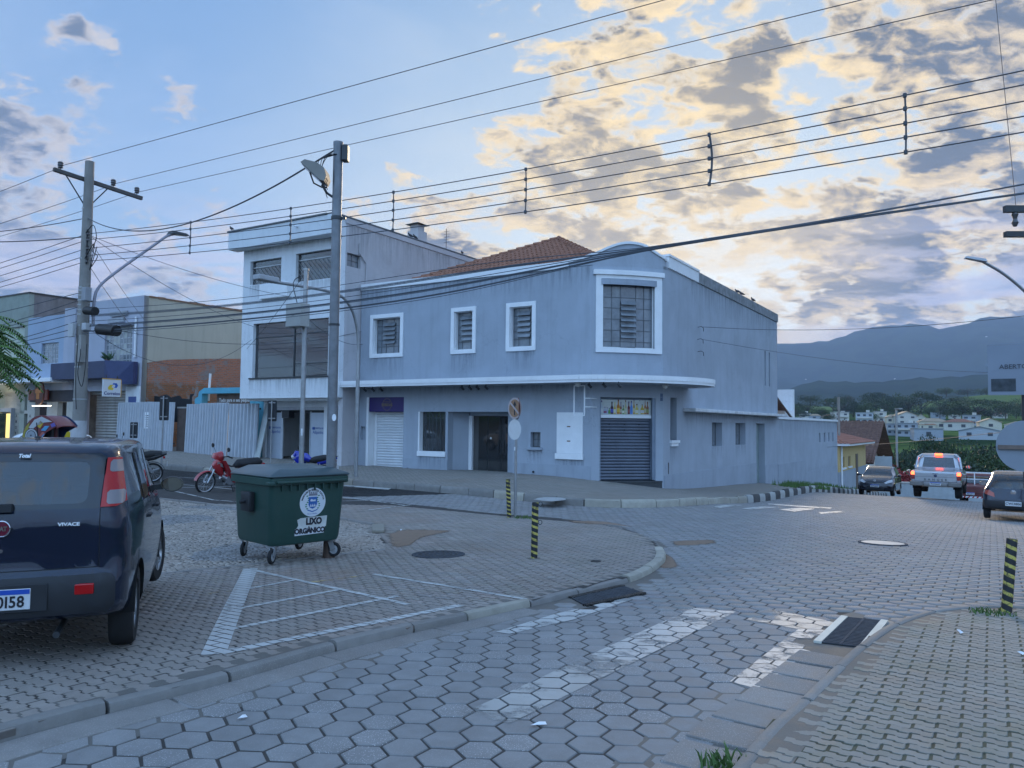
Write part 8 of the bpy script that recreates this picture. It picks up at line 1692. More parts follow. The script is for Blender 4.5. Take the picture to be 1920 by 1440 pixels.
# ------------------------------------------------------------------ people on the far pavement
def person(name,loc,rz,lab,shirt,trousers,skin,hair,hgt=1.7,bend=0.,bag=False):
    p=empty(name,loc,rz,lab,'person'); s=hgt/1.7
    J=dict(pel=(0,0,.95,.13),ch=(0,.0,1.18,.135),sh=(0,.0,1.40,.12),nk=(0,.01,1.50,.055),hd=(0,.03,1.60,.085),tp=(0,.02,1.68,.07))
    V=[];R=[];Ed=[];ix={}
    def add(k,x,y,z,r,par=None): ix[k]=len(V); V.append((x*s,(y+bend*max(0,z-.95))*s,z*s)); R.append(r*s); (Ed.append((ix[par],ix[k])) if par else None)
    add('pel',0,0,.95,.13); add('wa',0,0,1.08,.115,'pel'); add('ch',0,.0,1.25,.13,'wa'); add('nb',0,0,1.42,.075,'ch'); add('nk',0,.01,1.49,.052,'nb'); add('hd',0,.03,1.57,.088,'nk'); add('tp',0,.02,1.64,.075,'hd')
    for q,sg_ in(('l',-1),('r',1)):
        add('s'+q,sg_*.17,0,1.38,.062,'ch'); add('e'+q,sg_*.22,-.03,1.10,.043,'s'+q); add('w'+q,sg_*.22,.12,.90,.030,'e'+q); add('h'+q,sg_*.21,.17,.83,.034,'w'+q)
        add('hp'+q,sg_*.09,0,.88,.10,'pel'); add('k'+q,sg_*.10,.03*sg_,.50,.062,'hp'+q); add('a'+q,sg_*.10,-.02,.09,.042,'k'+q); add('f'+q,sg_*.11,.12,.04,.04,'a'+q)
    me=bpy.data.meshes.new('body'); me.from_pydata(V,Ed,[]); o=bpy.data.objects.new('body',me); COL.objects.link(o)
    sk=o.modifiers.new('s','SKIN'); ls_=me.skin_vertices[0].data
    for i,r in enumerate(R): ls_[i].radius=(r,r)
    ls_[0].use_root=True; sb=o.modifiers.new('b','SUBSURF'); sb.levels=2; sb.render_levels=2
    dg=bpy.context.evaluated_depsgraph_get(); m2=bpy.data.meshes.new_from_object(o.evaluated_get(dg)); bpy.data.objects.remove(o)
    for mm in(skin,shirt,trousers): m2.materials.append(mm)
    for f in m2.polygons:
        c=f.center; z=c.z/s; ax=abs(c.x)/s
        f.material_index=0 if (z>1.46 or (ax>.18 and z<1.12 and z>.7)) else (1 if z>.93 else 2)
    m2.shade_smooth(); ob=bpy.data.objects.new('body',m2); COL.objects.link(ob); ob.parent=p
    hy=bend*.62; Lobj(p,'hair',hair,lambda m:m.lathe([(.001,.10),(.06,.085),(.092,.04),(.094,-.01),(.08,-.04)],14,(0,(hy+.005)*s,1.61*s)),smooth='all'); Lobj(p,'nose',skin,lambda m:m.tube([(0,(hy+.10)*s,1.60*s),(0,(hy+.135)*s,1.565*s)],[.008,.014],6))
    for x in(-.09,.09): Lobj(p,'ear',skin,lambda m:m.tube([(x*s,(hy+.02)*s,1.60*s),(x*s*1.08,(hy+.0)*s,1.57*s)],[.02,.014],6))
    if bag: Lobj(p,'backpack',moto_black,lambda m:m.box(-.15,.15,-.30,-.13,1.05,1.45),bevel=.05,smooth=True)
    return p
skin=mat('skin',(.30,.17,.11),.6,var=.05); hairm=mat('dark_hair',(.02,.015,.012),.7); greyh=mat('grey_hair',(.25,.25,.25),.7)
_p=at(70,800,27.5); person('person',(_p[0],_p[1],float(gz(_p[0],_p[1]))+.02),math.radians(200),'dark-haired person in a dark jacket behind the painted phone booth',mat('dark_jacket',(.02,.022,.03),.8),mat('dark_trousers',(.03,.03,.04),.8),skin,hairm)
_p=at(128,800,26.0); person('person',(_p[0],_p[1],float(gz(_p[0],_p[1]))+.02),math.radians(70),'person in a yellow shirt walking past the concrete pole',mat('yellow_shirt',(.50,.38,.02),.8),mat('dark_trousers',(.03,.03,.04),.8),skin,greyh,1.68,bend=.12)
# ------------------------------------------------------------------ manholes and storm drains
iron=mat('cast_iron',(.075,.08,.09),.95,metal=0.,spec=.1,var=.2,scale=12)
def manhole(px,py,r,lab,m,dz,holes=True):
    g=gnd(px,py); z=float(gz(g[0],g[1]))+dz; e=.2; nx=(float(gz(g[0]+e,g[1]))-float(gz(g[0]-e,g[1])))/(2*e); ny=(float(gz(g[0],g[1]+e))-float(gz(g[0],g[1]-e)))/(2*e)
    o=empty('manhole_cover',(g[0],g[1],z),0,lab,'manhole cover'); o.rotation_euler=(math.atan(ny),-math.atan(nx),0)
    Lobj(o,'frame_ring',iron,lambda q:q.lathe([(r+.05,-.02),(r+.05,.008),(r+.005,.009),(r+.005,-.02)],40)); Lobj(o,'lid',m,lambda q:q.lathe([(r,-.02),(r,.006),(.001,.008)],40))
    if holes:
        for ring,n in((.30,8),(.55,14),(.80,22)):
            for k in range(n): a=2*math.pi*k/n; x,y=r*ring*math.cos(a),r*ring*math.sin(a); Lobj(o,'lid_stud',black_m,lambda q:q.lathe([(.001,.0115),(.022,.0115),(.024,.007)],8,(x,y,0)))
    return o
manhole(822,1040,.33,'round dark iron manhole cover with rings of studs in the plaza paving',iron,.004); manhole(1655,1013,.36,'round pale manhole cover in the middle of the junction',mat('pale_cover',(.42,.41,.39),.6,var=.12,dirt=.3,dirtcol=(.2,.18,.16)),ROADZ+.012,False)
g_=gnd(1117,1053); vb=empty('valve_cover',(g_[0],g_[1],g_[2]+.003),0,'small ring-shaped valve cover in the plaza paving near its rounded kerb','valve cover'); Lobj(vb,'ring',black_m,lambda q:q.lathe([(.07,.0),(.07,.008),(.05,.008),(.05,0)],24)); Lobj(vb,'lid',gut_m,lambda q:q.lathe([(.05,.004),(.001,.006)],24),fix=False)
def grate(corners,lab,nb,paint=True):
    P=[g2t(*c) for c in corners]; a,b,c,d=[np.array(p) for p in P]   # a-b long side, d-c long side
    ctr=(a+b+c+d)/4; w=T2W(*ctr); o=empty('storm_drain',(w[0],w[1],float(gz(w[0],w[1]))+ROADZ),0,lab,'storm drain')
    def q3(p,dz=0.): w=T2W(p[0],p[1]); return (w[0],w[1],float(gz(w[0],w[1]))+ROADZ+dz)
    pit=MB('W'); pit.add([q3(a,-.0005),q3(b,-.0005),q3(c,-.0005),q3(d,-.0005)],[(0,1,2,3)]); pit.build('drain_pit',wheelwell_m,o,fix=False)
    for k in range(nb):
        t=(k+.5)/nb; p=a+(b-a)*t; q=d+(c-d)*t; m=MB('W'); m.bar(q3(p,.006),q3(q,.006),.024,.010); m.build('grate_bar',iron,o)
    m=MB('W'); m.bar(q3((a+d)/2,.008),q3((b+c)/2,.008),.02,.012); m.build('grate_rib',iron,o)
    for (p,q) in((a,b),(d,c)):
        n=(p-(d if p is a else a)); n/=np.linalg.norm(n); m=MB('W'); m.bar(q3(p+n*.03,.006),q3(q+n*.03,.006),.06,.02); m.build('frame_rail',mat('drain_rail_white',(.60,.58,.50),.7,var=.1,dirt=.3,dirtcol=(.3,.25,.2)) if paint else gut_m,o)
    return o
grate([(1540,1192),(1590,1146),(1652,1152),(1610,1200)],'storm drain with iron bars between two cream-painted rails by the corner kerb',22)
grate([(1085,1122),(1150,1118),(1192,1098),(1130,1100)] if False else [(1095,1124),(1205,1101),(1170,1090),(1072,1112)],'storm drain grate along the plaza kerb beside the crossing stripe',24,False)
# fills of mortar where stones meet the kerbs
mort=concrete_mat('mortar',(.15,.14,.125),speck=.3,dust=.3)
def fillstrip(name,L,o0,o1,dz,par):
    fine=resample(t2w_arr(np.asarray(L)),.12); dx=np.gradient(fine[:,0]);dy=np.gradient(fine[:,1]);l=np.hypot(dx,dy);nx,ny=dy/l,-dx/l; V=[]
    for i in range(len(fine)):
        for o_ in(o0,o1): X,Y=fine[i,0]+nx[i]*o_,fine[i,1]+ny[i]*o_; V.append((X,Y,float(gz(X,Y))+dz))
    mb=MB('W'); mb.add(V,[(2*i,2*i+1,2*i+3,2*i+2) for i in range(len(fine)-1)]); o=mb.build(name,mort,par,fix=False); ta=o.data.color_attributes.new('tone','FLOAT_COLOR','POINT'); ta.data.foreach_set('color',np.tile([1,1,1,.5],(len(o.data.vertices),1)).astype(np.float32).ravel())
fillstrip('mortar_edge',KL[(KL[:,1]<-10.5)&(KL[:,0]>2)],-.20,-.04,-.0018,pav); fillstrip('mortar_edge',KL[(KL[:,1]<-9.9)&(KL[:,0]>5)],.04,.50,ROADZ-.0025,road); fillstrip('mortar_edge',KR[KR[:,1]<-15],.03,.20,-.0018,rpv); fillstrip('mortar_edge',KR[KR[:,1]<-15],-.60,-.03,ROADZ-.0025,road); fillstrip('mortar_edge',KF,-.2,.12,ROADZ-.002,road)
# low concrete border of the mosaic and the broken slabs with bare earth beside it
def dust_mat(name,col):
    m=bpy.data.materials.new(name); m.use_nodes=True; t=NT(m.node_tree); b=t.n['Principled BSDF']; out=t.n['Material Output']; g=t.new('ShaderNodeNewGeometry'); P=g.outputs['Position']; a=t.new('ShaderNodeAttribute'); a.attribute_name='tone'
    k=t.math('ADD',a.outputs['Alpha'],t.math('MULTIPLY',t.math('SUBTRACT',t.noise(P,5,8,.75),.5),1.6)); t.l.new(t.mix(t.noise(P,9,6,.7),tuple(c*.75 for c in col),tuple(c*1.25 for c in col)),b.inputs['Base Color']); b.inputs['Roughness'].default_value=.95
    tr=t.new('ShaderNodeBsdfTransparent'); mx=t.new('ShaderNodeMixShader'); t.l.new(t.range(k,.35,.75,0,.92,True),mx.inputs[0]); t.l.new(tr.outputs[0],mx.inputs[1]); t.l.new(b.outputs[0],mx.inputs[2]); t.l.new(mx.outputs[0],out.inputs[0]); return m
earth=dust_mat('bare_earth',(.24,.165,.115))
def patch_ground(name,pts,m,dz,par,label=None):
    P=[g2t(*p) for p in pts]; C=catmull(P+[P[0]],.15)[:-1]; c=np.mean(C,0); V=[];w=T2W(*c); V.append((w[0],w[1],float(gz(w[0],w[1]))+dz+.002))
    for s in(.6,1.):
        for p in C: q=c+(p-c)*s*(1+random.uniform(-.05,.05)); w=T2W(*q); V.append((w[0],w[1],float(gz(w[0],w[1]))+dz+(.002 if s<1 else 0)))
    n=len(C); F=[(0,1+i,1+(i+1)%n) for i in range(n)]+[(1+i,1+n+i,1+n+(i+1)%n,1+(i+1)%n) for i in range(n)]; mb=MB('W'); mb.add(V,F); o=mb.build(name,m,par,fix=False,smooth='all'); o['kind']='structure'; ta=o.data.color_attributes.new('tone','FLOAT_COLOR','POINT'); ta.data.foreach_set('color',np.array([(1,1,1,1)]+[(1,1,1,.85)]*n+[(1,1,1,0)]*n,np.float32).ravel())
patch_ground('bare_earth',[(715,1000),(760,990),(860,993),(800,1008),(760,1030),(728,1031),(716,1018)],earth,.006,pav); patch_ground('bare_earth',[(1210,1020),(1262,1035),(1275,1060),(1235,1062),(1244,1045)],earth,ROADZ+.004,road); patch_ground('bare_earth',[(1250,1008),(1340,1005),(1345,1013),(1260,1018)],earth,ROADZ+.003,road); patch_ground('bare_earth',[(1050,975),(1140,978),(1200,990),(1150,985),(1070,981)],earth,.005,pav)
cs_=[(470,1066)]; 
def slab(px,py,w,l,rz,lab=None):
    g=gnd(px,py); o=empty('loose_slab',(g[0],g[1],g[2]+.01),rz,'loose concrete slab lying at the end of the mosaic border, '+lab,'concrete slab'); Lobj(o,'slab',kerb_pale,lambda m:m.box(-w/2,w/2,-l/2,l/2,0,.05),bevel=.01)
    me=o.children[0].data; ta=me.color_attributes.new('tone','FLOAT_COLOR','POINT'); ta.data.foreach_set('color',np.tile([.7,.68,.66,.5],(len(me.vertices),1)).astype(np.float32).ravel())
slab(709,994,.22,.9,math.radians(10),'nearer the bin'); 
kerb('mosaic_border',[MOS[i] for i in (10,9,8,7,6)],.8,.10,.06,-.02,gut_m); kerb('mosaic_border',[MOS[i] for i in (0,1,2,3,4)],.8,.07,.03,-.02,gut_m)
patch_ground('concrete_patch',[(1000,945),(1020,941),(1055,942),(1060,946),(1030,949)],mat('pale_concrete_patch',(.36,.36,.35),.85,var=.15,coords='World'),FARZ+.004,fpv)
# weeds and litter
weed_m=mat('weed_green',(.07,.13,.03),.7,var=.25,scale=5)
def weeds(px,py,rad,n,h,lab,dz=0.):
    g=gnd(px,py); mb=MB('W'); rng=random.Random(int(px))
    for k in range(n):
        a=rng.uniform(0,6.28); r=rad*math.sqrt(rng.random()); x=g[0]+r*math.cos(a); y=g[1]+r*math.sin(a)*.8; z=float(gz(x,y))+dz; hh=h*rng.uniform(.4,1.1); b=rng.uniform(0,6.28); lx,ly=math.cos(b)*hh*.6,math.sin(b)*hh*.6; w=.006
        mb.add([(x-w,y,z),(x+w,y,z),(x+lx*.5+w*.8,y+ly*.5,z+hh*.7),(x+lx*.5-w*.8,y+ly*.5,z+hh*.7),(x+lx,y+ly,z+hh)],[(0,1,2,3),(3,2,4)])
    mb.build('weeds',weed_m,None,kind='stuff',label=lab,cat='weeds',fix=False)
weeds(985,972,.28,90,.07,'tuft of grass at the foot of the round sign pole'); weeds(1365,1418,.14,90,.08,'grass tuft in the right-hand gutter at the bottom edge',ROADZ); weeds(1860,1150,.22,80,.05,'weeds round the foot of the right-hand bollard')
for i,(s_,t_) in enumerate(((2.2,22),(2.6,25),(3.4,28),(2.3,31),(4.2,14))):
    w=T2W(s_,t_); u_,v_=proj((w[0],w[1],float(gz(w[0],w[1])))); mb=MB('W'); rng=random.Random(i)
    for k in range(260):
        x=w[0]+rng.uniform(-.9,.9); y=w[1]+rng.uniform(-1.6,1.6); z=float(gz(x,y))+.1; hh=rng.uniform(.05,.35); mb.add([(x-.03,y,z),(x+.03,y,z),(x+rng.uniform(-.1,.1),y+rng.uniform(-.1,.1),z+hh)],[(0,1,2)])
    mb.build('weeds',weed_m,None,kind='stuff',label='patch of weeds on the side-street pavement, %s along the yard wall'%['first','second','third','fourth','kerbside one before those'][i],cat='weeds',fix=False)
for i,(px,py,l,lab) in enumerate([(455,1329,.05,'white scrap of paper in the left gutter'),(1010,1342,.09,'thin white straw lying on the hexagonal stones'),(1800,1187,.10,'crushed white wrapper on the right-hand pavement'),(1915,1228,.05,'small white cup at the right edge of the pavement'),(752,995,.06,'white scrap on the bare earth beside the bin')]):
    g=gnd(px,py); mb=MB('W'); a=random.uniform(0,3); c,s=math.cos(a)*l,math.sin(a)*l; z=g[2]+(ROADZ if i in(0,1) else 0)+.008; w=.012; mb.add([(g[0]-c/2-w*s/l,g[1]-s/2+w*c/l,z),(g[0]+c/2-w*s/l,g[1]+s/2+w*c/l,z+.012),(g[0]+c/2+w*s/l,g[1]+s/2-w*c/l,z+.004),(g[0]-c/2+w*s/l,g[1]-s/2-w*c/l,z+.01),(g[0],g[1],z+.02)],[(0,1,4),(1,2,4),(2,3,4),(3,0,4)]); mb.build('litter',white_t,None,label=lab,cat='litter',group='scraps of litter',fix=False)
# ------------------------------------------------------------------ things at the right edge
rs_=empty('sign_post',(5.62,8.42,float(gz(5.62,8.42))),math.radians(-32),'dark post at the right edge with a billboard and the back of a round sign','sign post')
Lobj(rs_,'post',metal_d,lambda m:m.cyl((0,0,-.1),(0,0,2.35),.032,12)); Lobj(rs_,'billboard',mat('billboard_back',(.24,.27,.32),.7,var=.05),lambda m:m.box(-.34,.55,-.05,-.02,2.16,2.72)); Lobj(rs_,'billboard_picture',mat('billboard_print',(.05,.06,.07),.6,var=.5,scale=12),lambda m:m.box(-.31,-.08,-.054,-.051,2.20,2.34)); text('billboard_text','ABERTO',.07,mat('billboard_ink',(.06,.065,.08),.6),rs_,(-.10,-.053,2.47))
Lobj(rs_,'round_sign',mat('grey_sign_back',(.24,.27,.31),.6,var=.06),lambda m:m.prism([(.28*math.cos(a/18*math.pi)-.0,1.60+.28*math.sin(a/18*math.pi)) for a in range(36)],-.045,-.04,'y')); Lobj(rs_,'sign_crossbar',mat('rusty_bar',(.16,.12,.10),.7,var=.3),lambda m:m.box(-.26,.26,-.075,-.046,1.565,1.61))
ar_=empty('cable_arm',(9.6,14.2,5.15),0,'dark steel cross-arms with cable drop at the upper right edge','pole arm'); 
Lobj(ar_,'arm',metal_d,lambda m:(m.bar((-.55,-.2,.5),(.9,-.2,.52),.10,.12))); Lobj(ar_,'arm',metal_d,lambda m:(m.bar((-.55,-.2,.03),(.9,-.2,.05),.10,.10))); Lobj(ar_,'insulator',ins_m,lambda m:m.lathe([(.03,-.32),(.06,-.25),(.03,-.18),(.06,-.1),(.03,-.04)],10,(-.36,-.2,.5))); Lobj(ar_,'arm_pole',conc_m,lambda m:m.cyl((.75,0,-6.0),(.75,0,3.2),.14,14))
ls_=empty('street_lamp',(20.9,30.2,float(gz(20.9,30.2))),0,'slender street lamp whose arm reaches in from the right edge',cat='street lamp'); _z=ls_.location[2]
Lobj(ls_,'lamp_pole',metal_g,lambda m:m.tube([(0,0,0),(0,0,6.0-_z)]+[tuple(p) for p in catmull([(0,0,6.1-_z),(-.5,0,6.9-_z),(-1.5,-.1,7.7-_z),(-2.4,-.2,8.18-_z)],.3)],.06,10),smooth=True); Lobj(ls_,'lamp_head',mat('pale_lamp_head',(.42,.43,.45),.5),lambda m:m.add([(-2.3,-.35,8.15-_z),(-2.3,-.05,8.15-_z),(-3.1,-.1,8.30-_z),(-3.1,-.3,8.30-_z),(-2.35,-.3,8.28-_z),(-2.35,-.1,8.28-_z),(-3.05,-.14,8.38-_z),(-3.05,-.26,8.38-_z)],[(3,2,1,0),(4,5,6,7),(0,1,5,4),(1,2,6,5),(2,3,7,6),(3,0,4,7)]))
# ------------------------------------------------------------------ hills, far town, trees, haze
def hill(name,prof,D0,D1,D2,m,amp,seed,az0=-62,az1=62,base=None,n=220,k=26):
    "ridge whose crest at distance D1 follows prof (azimuth deg, elevation tangent); D0 foot, D2 back"
    A=np.radians(np.linspace(az0,az1,n)); pa=np.radians([p[0] for p in prof]); pe=[p[1] for p in prof]
    rng=np.random.RandomState(seed); ph=rng.uniform(0,6.28,8); V=[]
    for a in A:
        crest=np.interp(a,pa,pe)*D1+EYE
        for j in range(k+1):
            q=j/k; D=D0+(D1-D0)*min(1,q/.78) if q<=.78 else D1+(D2-D1)*(q-.78)/.22
            z0=float(farz(math.sin(a)*D0,math.cos(a)*D0))-30; f=min(1,q/.78)
            z=z0+(crest-z0)*(f**1.25) if q<=.78 else crest-(crest-z0)*((q-.78)/.22)**1.3
            w=math.sin(math.pi*min(1,f))*amp if q<=.78 else 0
            r=sum(math.sin(a*(14+9*i)+ph[i]+f*(3+i)*1.7)/(1+i) for i in range(6)); z+=w*r*.5
            DD=D/math.cos(0); V.append((math.sin(a)*DD,math.cos(a)*DD,z))
    F=np.array([(i*(k+1)+j,(i+1)*(k+1)+j,(i+1)*(k+1)+j+1,i*(k+1)+j+1) for i in range(n-1) for j in range(k)])
    return np_mesh(name,np.array(V),F,m,kind='structure',smoothf=True)
def land_mat(name,c0,c1,s,thr=(.47,.53),c2=None,s2=None):
    m=bpy.data.materials.new(name); m.use_nodes=True; t=NT(m.node_tree); b=t.n['Principled BSDF']; g=t.new('ShaderNodeNewGeometry'); P=g.outputs['Position']
    base=t.mix(t.range(t.noise(P,s,7,.62,.4),*thr),c0,c1)
    if c2: base=t.mix(t.range(t.noise(P,s2,6,.6,.8),.58,.66),base,c2)
    t.l.new(base,b.inputs['Base Color']); b.inputs['Roughness'].default_value=1; b.inputs['Specular IOR Level'].default_value=0
    bn=t.new('ShaderNodeBump'); bn.inputs['Strength'].default_value=.6; bn.inputs['Distance'].default_value=.25/s*.05; t.l.new(t.noise(P,s*3,6,.65),bn.inputs['Height']); t.l.new(bn.outputs[0],b.inputs['Normal']); return m
def azt(u,v): r=ray(u,v); l=math.hypot(r[0],r[1]); return (math.degrees(math.atan2(r[0],r[1])),r[2]/l)
mprof=[(-62,.075),(-40,.09),(-25,.07),(-10,.095),(5,.10),(12,.10)]+[azt(*p) for p in [(1440,645),(1500,643),(1560,636),(1600,622),(1640,612),(1690,607),(1720,606),(1760,613),(1800,609),(1825,600),(1850,592),(1880,590),(1920,592)]]+[(40,.125),(50,.09),(62,.11)]
mprof=[(a,e+.0012*math.sin(a*9)+.0007*math.sin(a*23+1)) for a,e in catmull(mprof,.5)]
hill('mountain',mprof,5200,7600,8600,land_mat('forested_mountain',(.012,.028,.016),(.024,.045,.024),.004),90,3)
h2=[(-62,.05),(-30,.045),(0,.05),(15,.045)]+[azt(*p) for p in [(1457,735),(1520,716),(1600,715),(1680,712),(1760,706),(1850,700),(1920,700)]]+[(45,.07),(62,.06)]
hill('foothill',[(a,e+.0015*math.sin(a*4.1)+.0008*math.sin(a*11)) for a,e in catmull(h2,.6)],2300,3600,4500,land_mat('patchwork_hill',(.010,.025,.014),(.018,.036,.018),.004,(.45,.52),(.03,.055,.025),.0016),25,7)
h3=[(-62,.03),(-10,.02),(18,.022)]+[azt(*p) for p in [(1457,757),(1560,762),(1690,765),(1745,751),(1800,744),(1850,739),(1905,736)]]+[(38,.05),(50,.035),(62,.04)]
hill('meadow_hill',h3,760,1250,1700,land_mat('meadow',(.10,.145,.05),(.13,.175,.065),.006,(.42,.6)),6,5)
# ---- trees: leaf clumps through the crown, trunk and limbs
leaf_m=[mat('foliage_dark',(.024,.050,.018),.7,var=.35,scale=.7,tone=True,coords='Object'),mat('foliage_mid',(.045,.078,.028),.7,var=.35,scale=.7,tone=True),mat('foliage_bluish',(.03,.052,.032),.7,var=.3,scale=.7,tone=True)]
bark_m=mat('bark',(.07,.055,.045),.9,var=.3)
def crown_mesh(name,seed,n,kind,leaf,m):
    rng=np.random.RandomState(seed); cl=[]; K=26
    for i in range(K):
        a=rng.uniform(0,2*math.pi); r=rng.uniform(0,1)**.6
        if kind=='umbrella': c=(r*.95*math.cos(a),r*.95*math.sin(a),.62+.30*(1-r*r)+rng.uniform(-.08,.06)); s=(rng.uniform(.22,.36),rng.uniform(.22,.36),rng.uniform(.07,.12))
        elif kind=='tall': c=(r*.45*math.cos(a),r*.45*math.sin(a),rng.uniform(.25,.92)); s=(.22,.22,.14)
        else: c=(r*.62*math.cos(a),r*.62*math.sin(a),.30+.55*rng.uniform(0,1)*(1-.5*r)); s=(rng.uniform(.22,.34),rng.uniform(.22,.34),rng.uniform(.14,.24))
        cl.append((c,s,rng.uniform(.72,1.25)))
    V=[];T=[]
    for i in range(n):
        c,s,tn=cl[rng.randint(K)]; d=rng.normal(0,1,3); d/=np.linalg.norm(d); rr=rng.uniform(.55,1.05); p=np.array(c)+d*np.array(s)*rr
        u=rng.normal(0,1,3); u/=np.linalg.norm(u); w=np.cross(u,rng.normal(0,1,3)); w/=np.linalg.norm(w)+1e-6; l=leaf*rng.uniform(.6,1.3)
        V+= [p-u*l*.5,p+w*l*.35,p+u*l*.5,p-w*l*.35]; q=tn*rng.uniform(.8,1.2); T+=[(q,q,q*rng.uniform(.85,1.05),1)]*4
    F=np.arange(4*n).reshape(-1,4); o=np_mesh(name,np.array(V),F,m,tone=T); me=o.data; bpy.data.objects.remove(o); return me
def trunk_mesh(kind,seed):
    rng=random.Random(seed); mb=MB('L'); top=.62 if kind!='tall' else .85; mb.tube([(0,0,-.08),(.01,0,top*.45),(.02,.01,top)],[.035,.028,.015],8)
    for i in range(6): a=i*1.05+rng.random(); r=.5 if kind=='umbrella' else .32; mb.tube([(0,0,top*(.4+.08*i)),(r*.5*math.cos(a),r*.5*math.sin(a),top*.8),(r*math.cos(a),r*math.sin(a),top*1.05)],[.016,.011,.005],6)
    o=mb.build('trunk',bark_m); me=o.data; 
    X=o.location.copy(); me.transform(Matrix.Translation(X)); bpy.data.objects.remove(o); return me
TK={}
for kd in('umbrella','tall','round'):
    for q in range(3): TK[kd,q]=(crown_mesh('crown',q*7+len(kd),3000 if kd!='tall' else 1800,kd,.048 if kd!='tall' else .05,leaf_m[q]),trunk_mesh(kd,q))
def tree(x,y,h,w,kind,q,lab,group,z=None,rz=0.):
    t=empty('tree',(x,y,float(terrain(x,y))-.14 if z is None else z),rz,lab,'tree',group); t.scale=(w,w,h)
    c=bpy.data.objects.new('crown',TK[kind,q][0]); COL.objects.link(c); c.parent=t; k=bpy.data.objects.new('trunk',TK[kind,q][1]); COL.objects.link(k); k.parent=t; return t
rng=random.Random(21)
NTH=['first','second','third','fourth','fifth','sixth','seventh','eighth','ninth','tenth','eleventh','twelfth','thirteenth','fourteenth','fifteenth','sixteenth','seventeenth','eighteenth','nineteenth','twentieth']
# dark umbrella-shaped trees below the town
rows=[(105,842,[1655,1700,1745,1795,1850,1905,1960]),(125,832,[1668,1715,1765,1818,1872,1930]),(150,826,[1690,1738,1790,1842,1895,1950]),(90,868,[1690,1738,1790,1845,1900,1955])]
for ri,(D,yt,xs) in enumerate(rows):
    for i,px in enumerate(xs):
        px+=rng.uniform(-12,12); Dd=D*rng.uniform(.94,1.06); p=at(px,yt+rng.uniform(-7,9),Dd); z0=float(terrain(p[0],p[1]))-.2; h=(p[2]-z0); tree(p[0],p[1],h/1.02,rng.uniform(5.5,8.0),'umbrella' if i%3 else 'round',(i+ri)%3,'broad dark tree below the town, %s from the left, %s row'%(NTH[i],['third','second','rear','front'][ri]),'dark trees between the street and the town',z0,rng.uniform(0,6))
for i,(px,yt,D,w) in enumerate([(1792,806,210,13),(1772,818,180,9),(1860,830,200,10),(1900,822,190,10),(1660,838,160,6)]):
    p=at(px,yt,D); z0=float(terrain(p[0],p[1]))-.2; tree(p[0],p[1],p[2]-z0,w,'round',2-(i%2),'rounded grey-green tree below the town houses, %s by height'%NTH[i],'rounded trees by the town houses',z0,i)
for i,(px,D,h,w) in enumerate([(1470,760,17,15),(1492,700,15,12),(1515,720,19,17),(1540,690,12,10),(1562,760,20,13),(1582,700,22,16),(1600,740,18,18),(1620,700,20,17),(1642,750,24,18),(1660,700,22,20),(1682,760,28,22),(1705,700,24,22),(1728,740,24,20),(1742,690,15,12),(1762,660,22,10),(1805,640,17,20),(1835,620,19,24),(1858,640,16,16),(1885,660,20,12),(1905,700,22,14),(1500,560,8,8),(1552,560,8,8),(1635,560,9,8),(1700,600,9,10),(1790,560,9,9),(1925,640,18,18),(1440,720,16,16),(1950,680,20,18)]):
    p=at(px,770,D); tree(p[0],p[1],h,w,'round' if i%4 else 'umbrella',i%3,'hazy tree behind the town, %s from the left'%(NTH[i] if i<20 else ['twenty-first','twenty-second','twenty-third','twenty-fourth','twenty-fifth','twenty-sixth','twenty-seventh','twenty-eighth'][i-20]),'skyline trees behind the town',None,i*1.3)
for i,(px,D) in enumerate([(1795,1010),(1775,1150),(1815,1180),(1700,1000),(1640,980),(1580,1000),(1520,980),(1850,1150)]):
    p=at(px,770,D); r=ray(px,770); 
    zt=terrain(p[0],p[1]); tree(p[0],p[1],16,22,'round',i%3,'shrubby tree scattered on the green slope, %s of them'%NTH[i],'scattered trees on the meadow',float(zt)+(22 if D>1100 else 8),i)
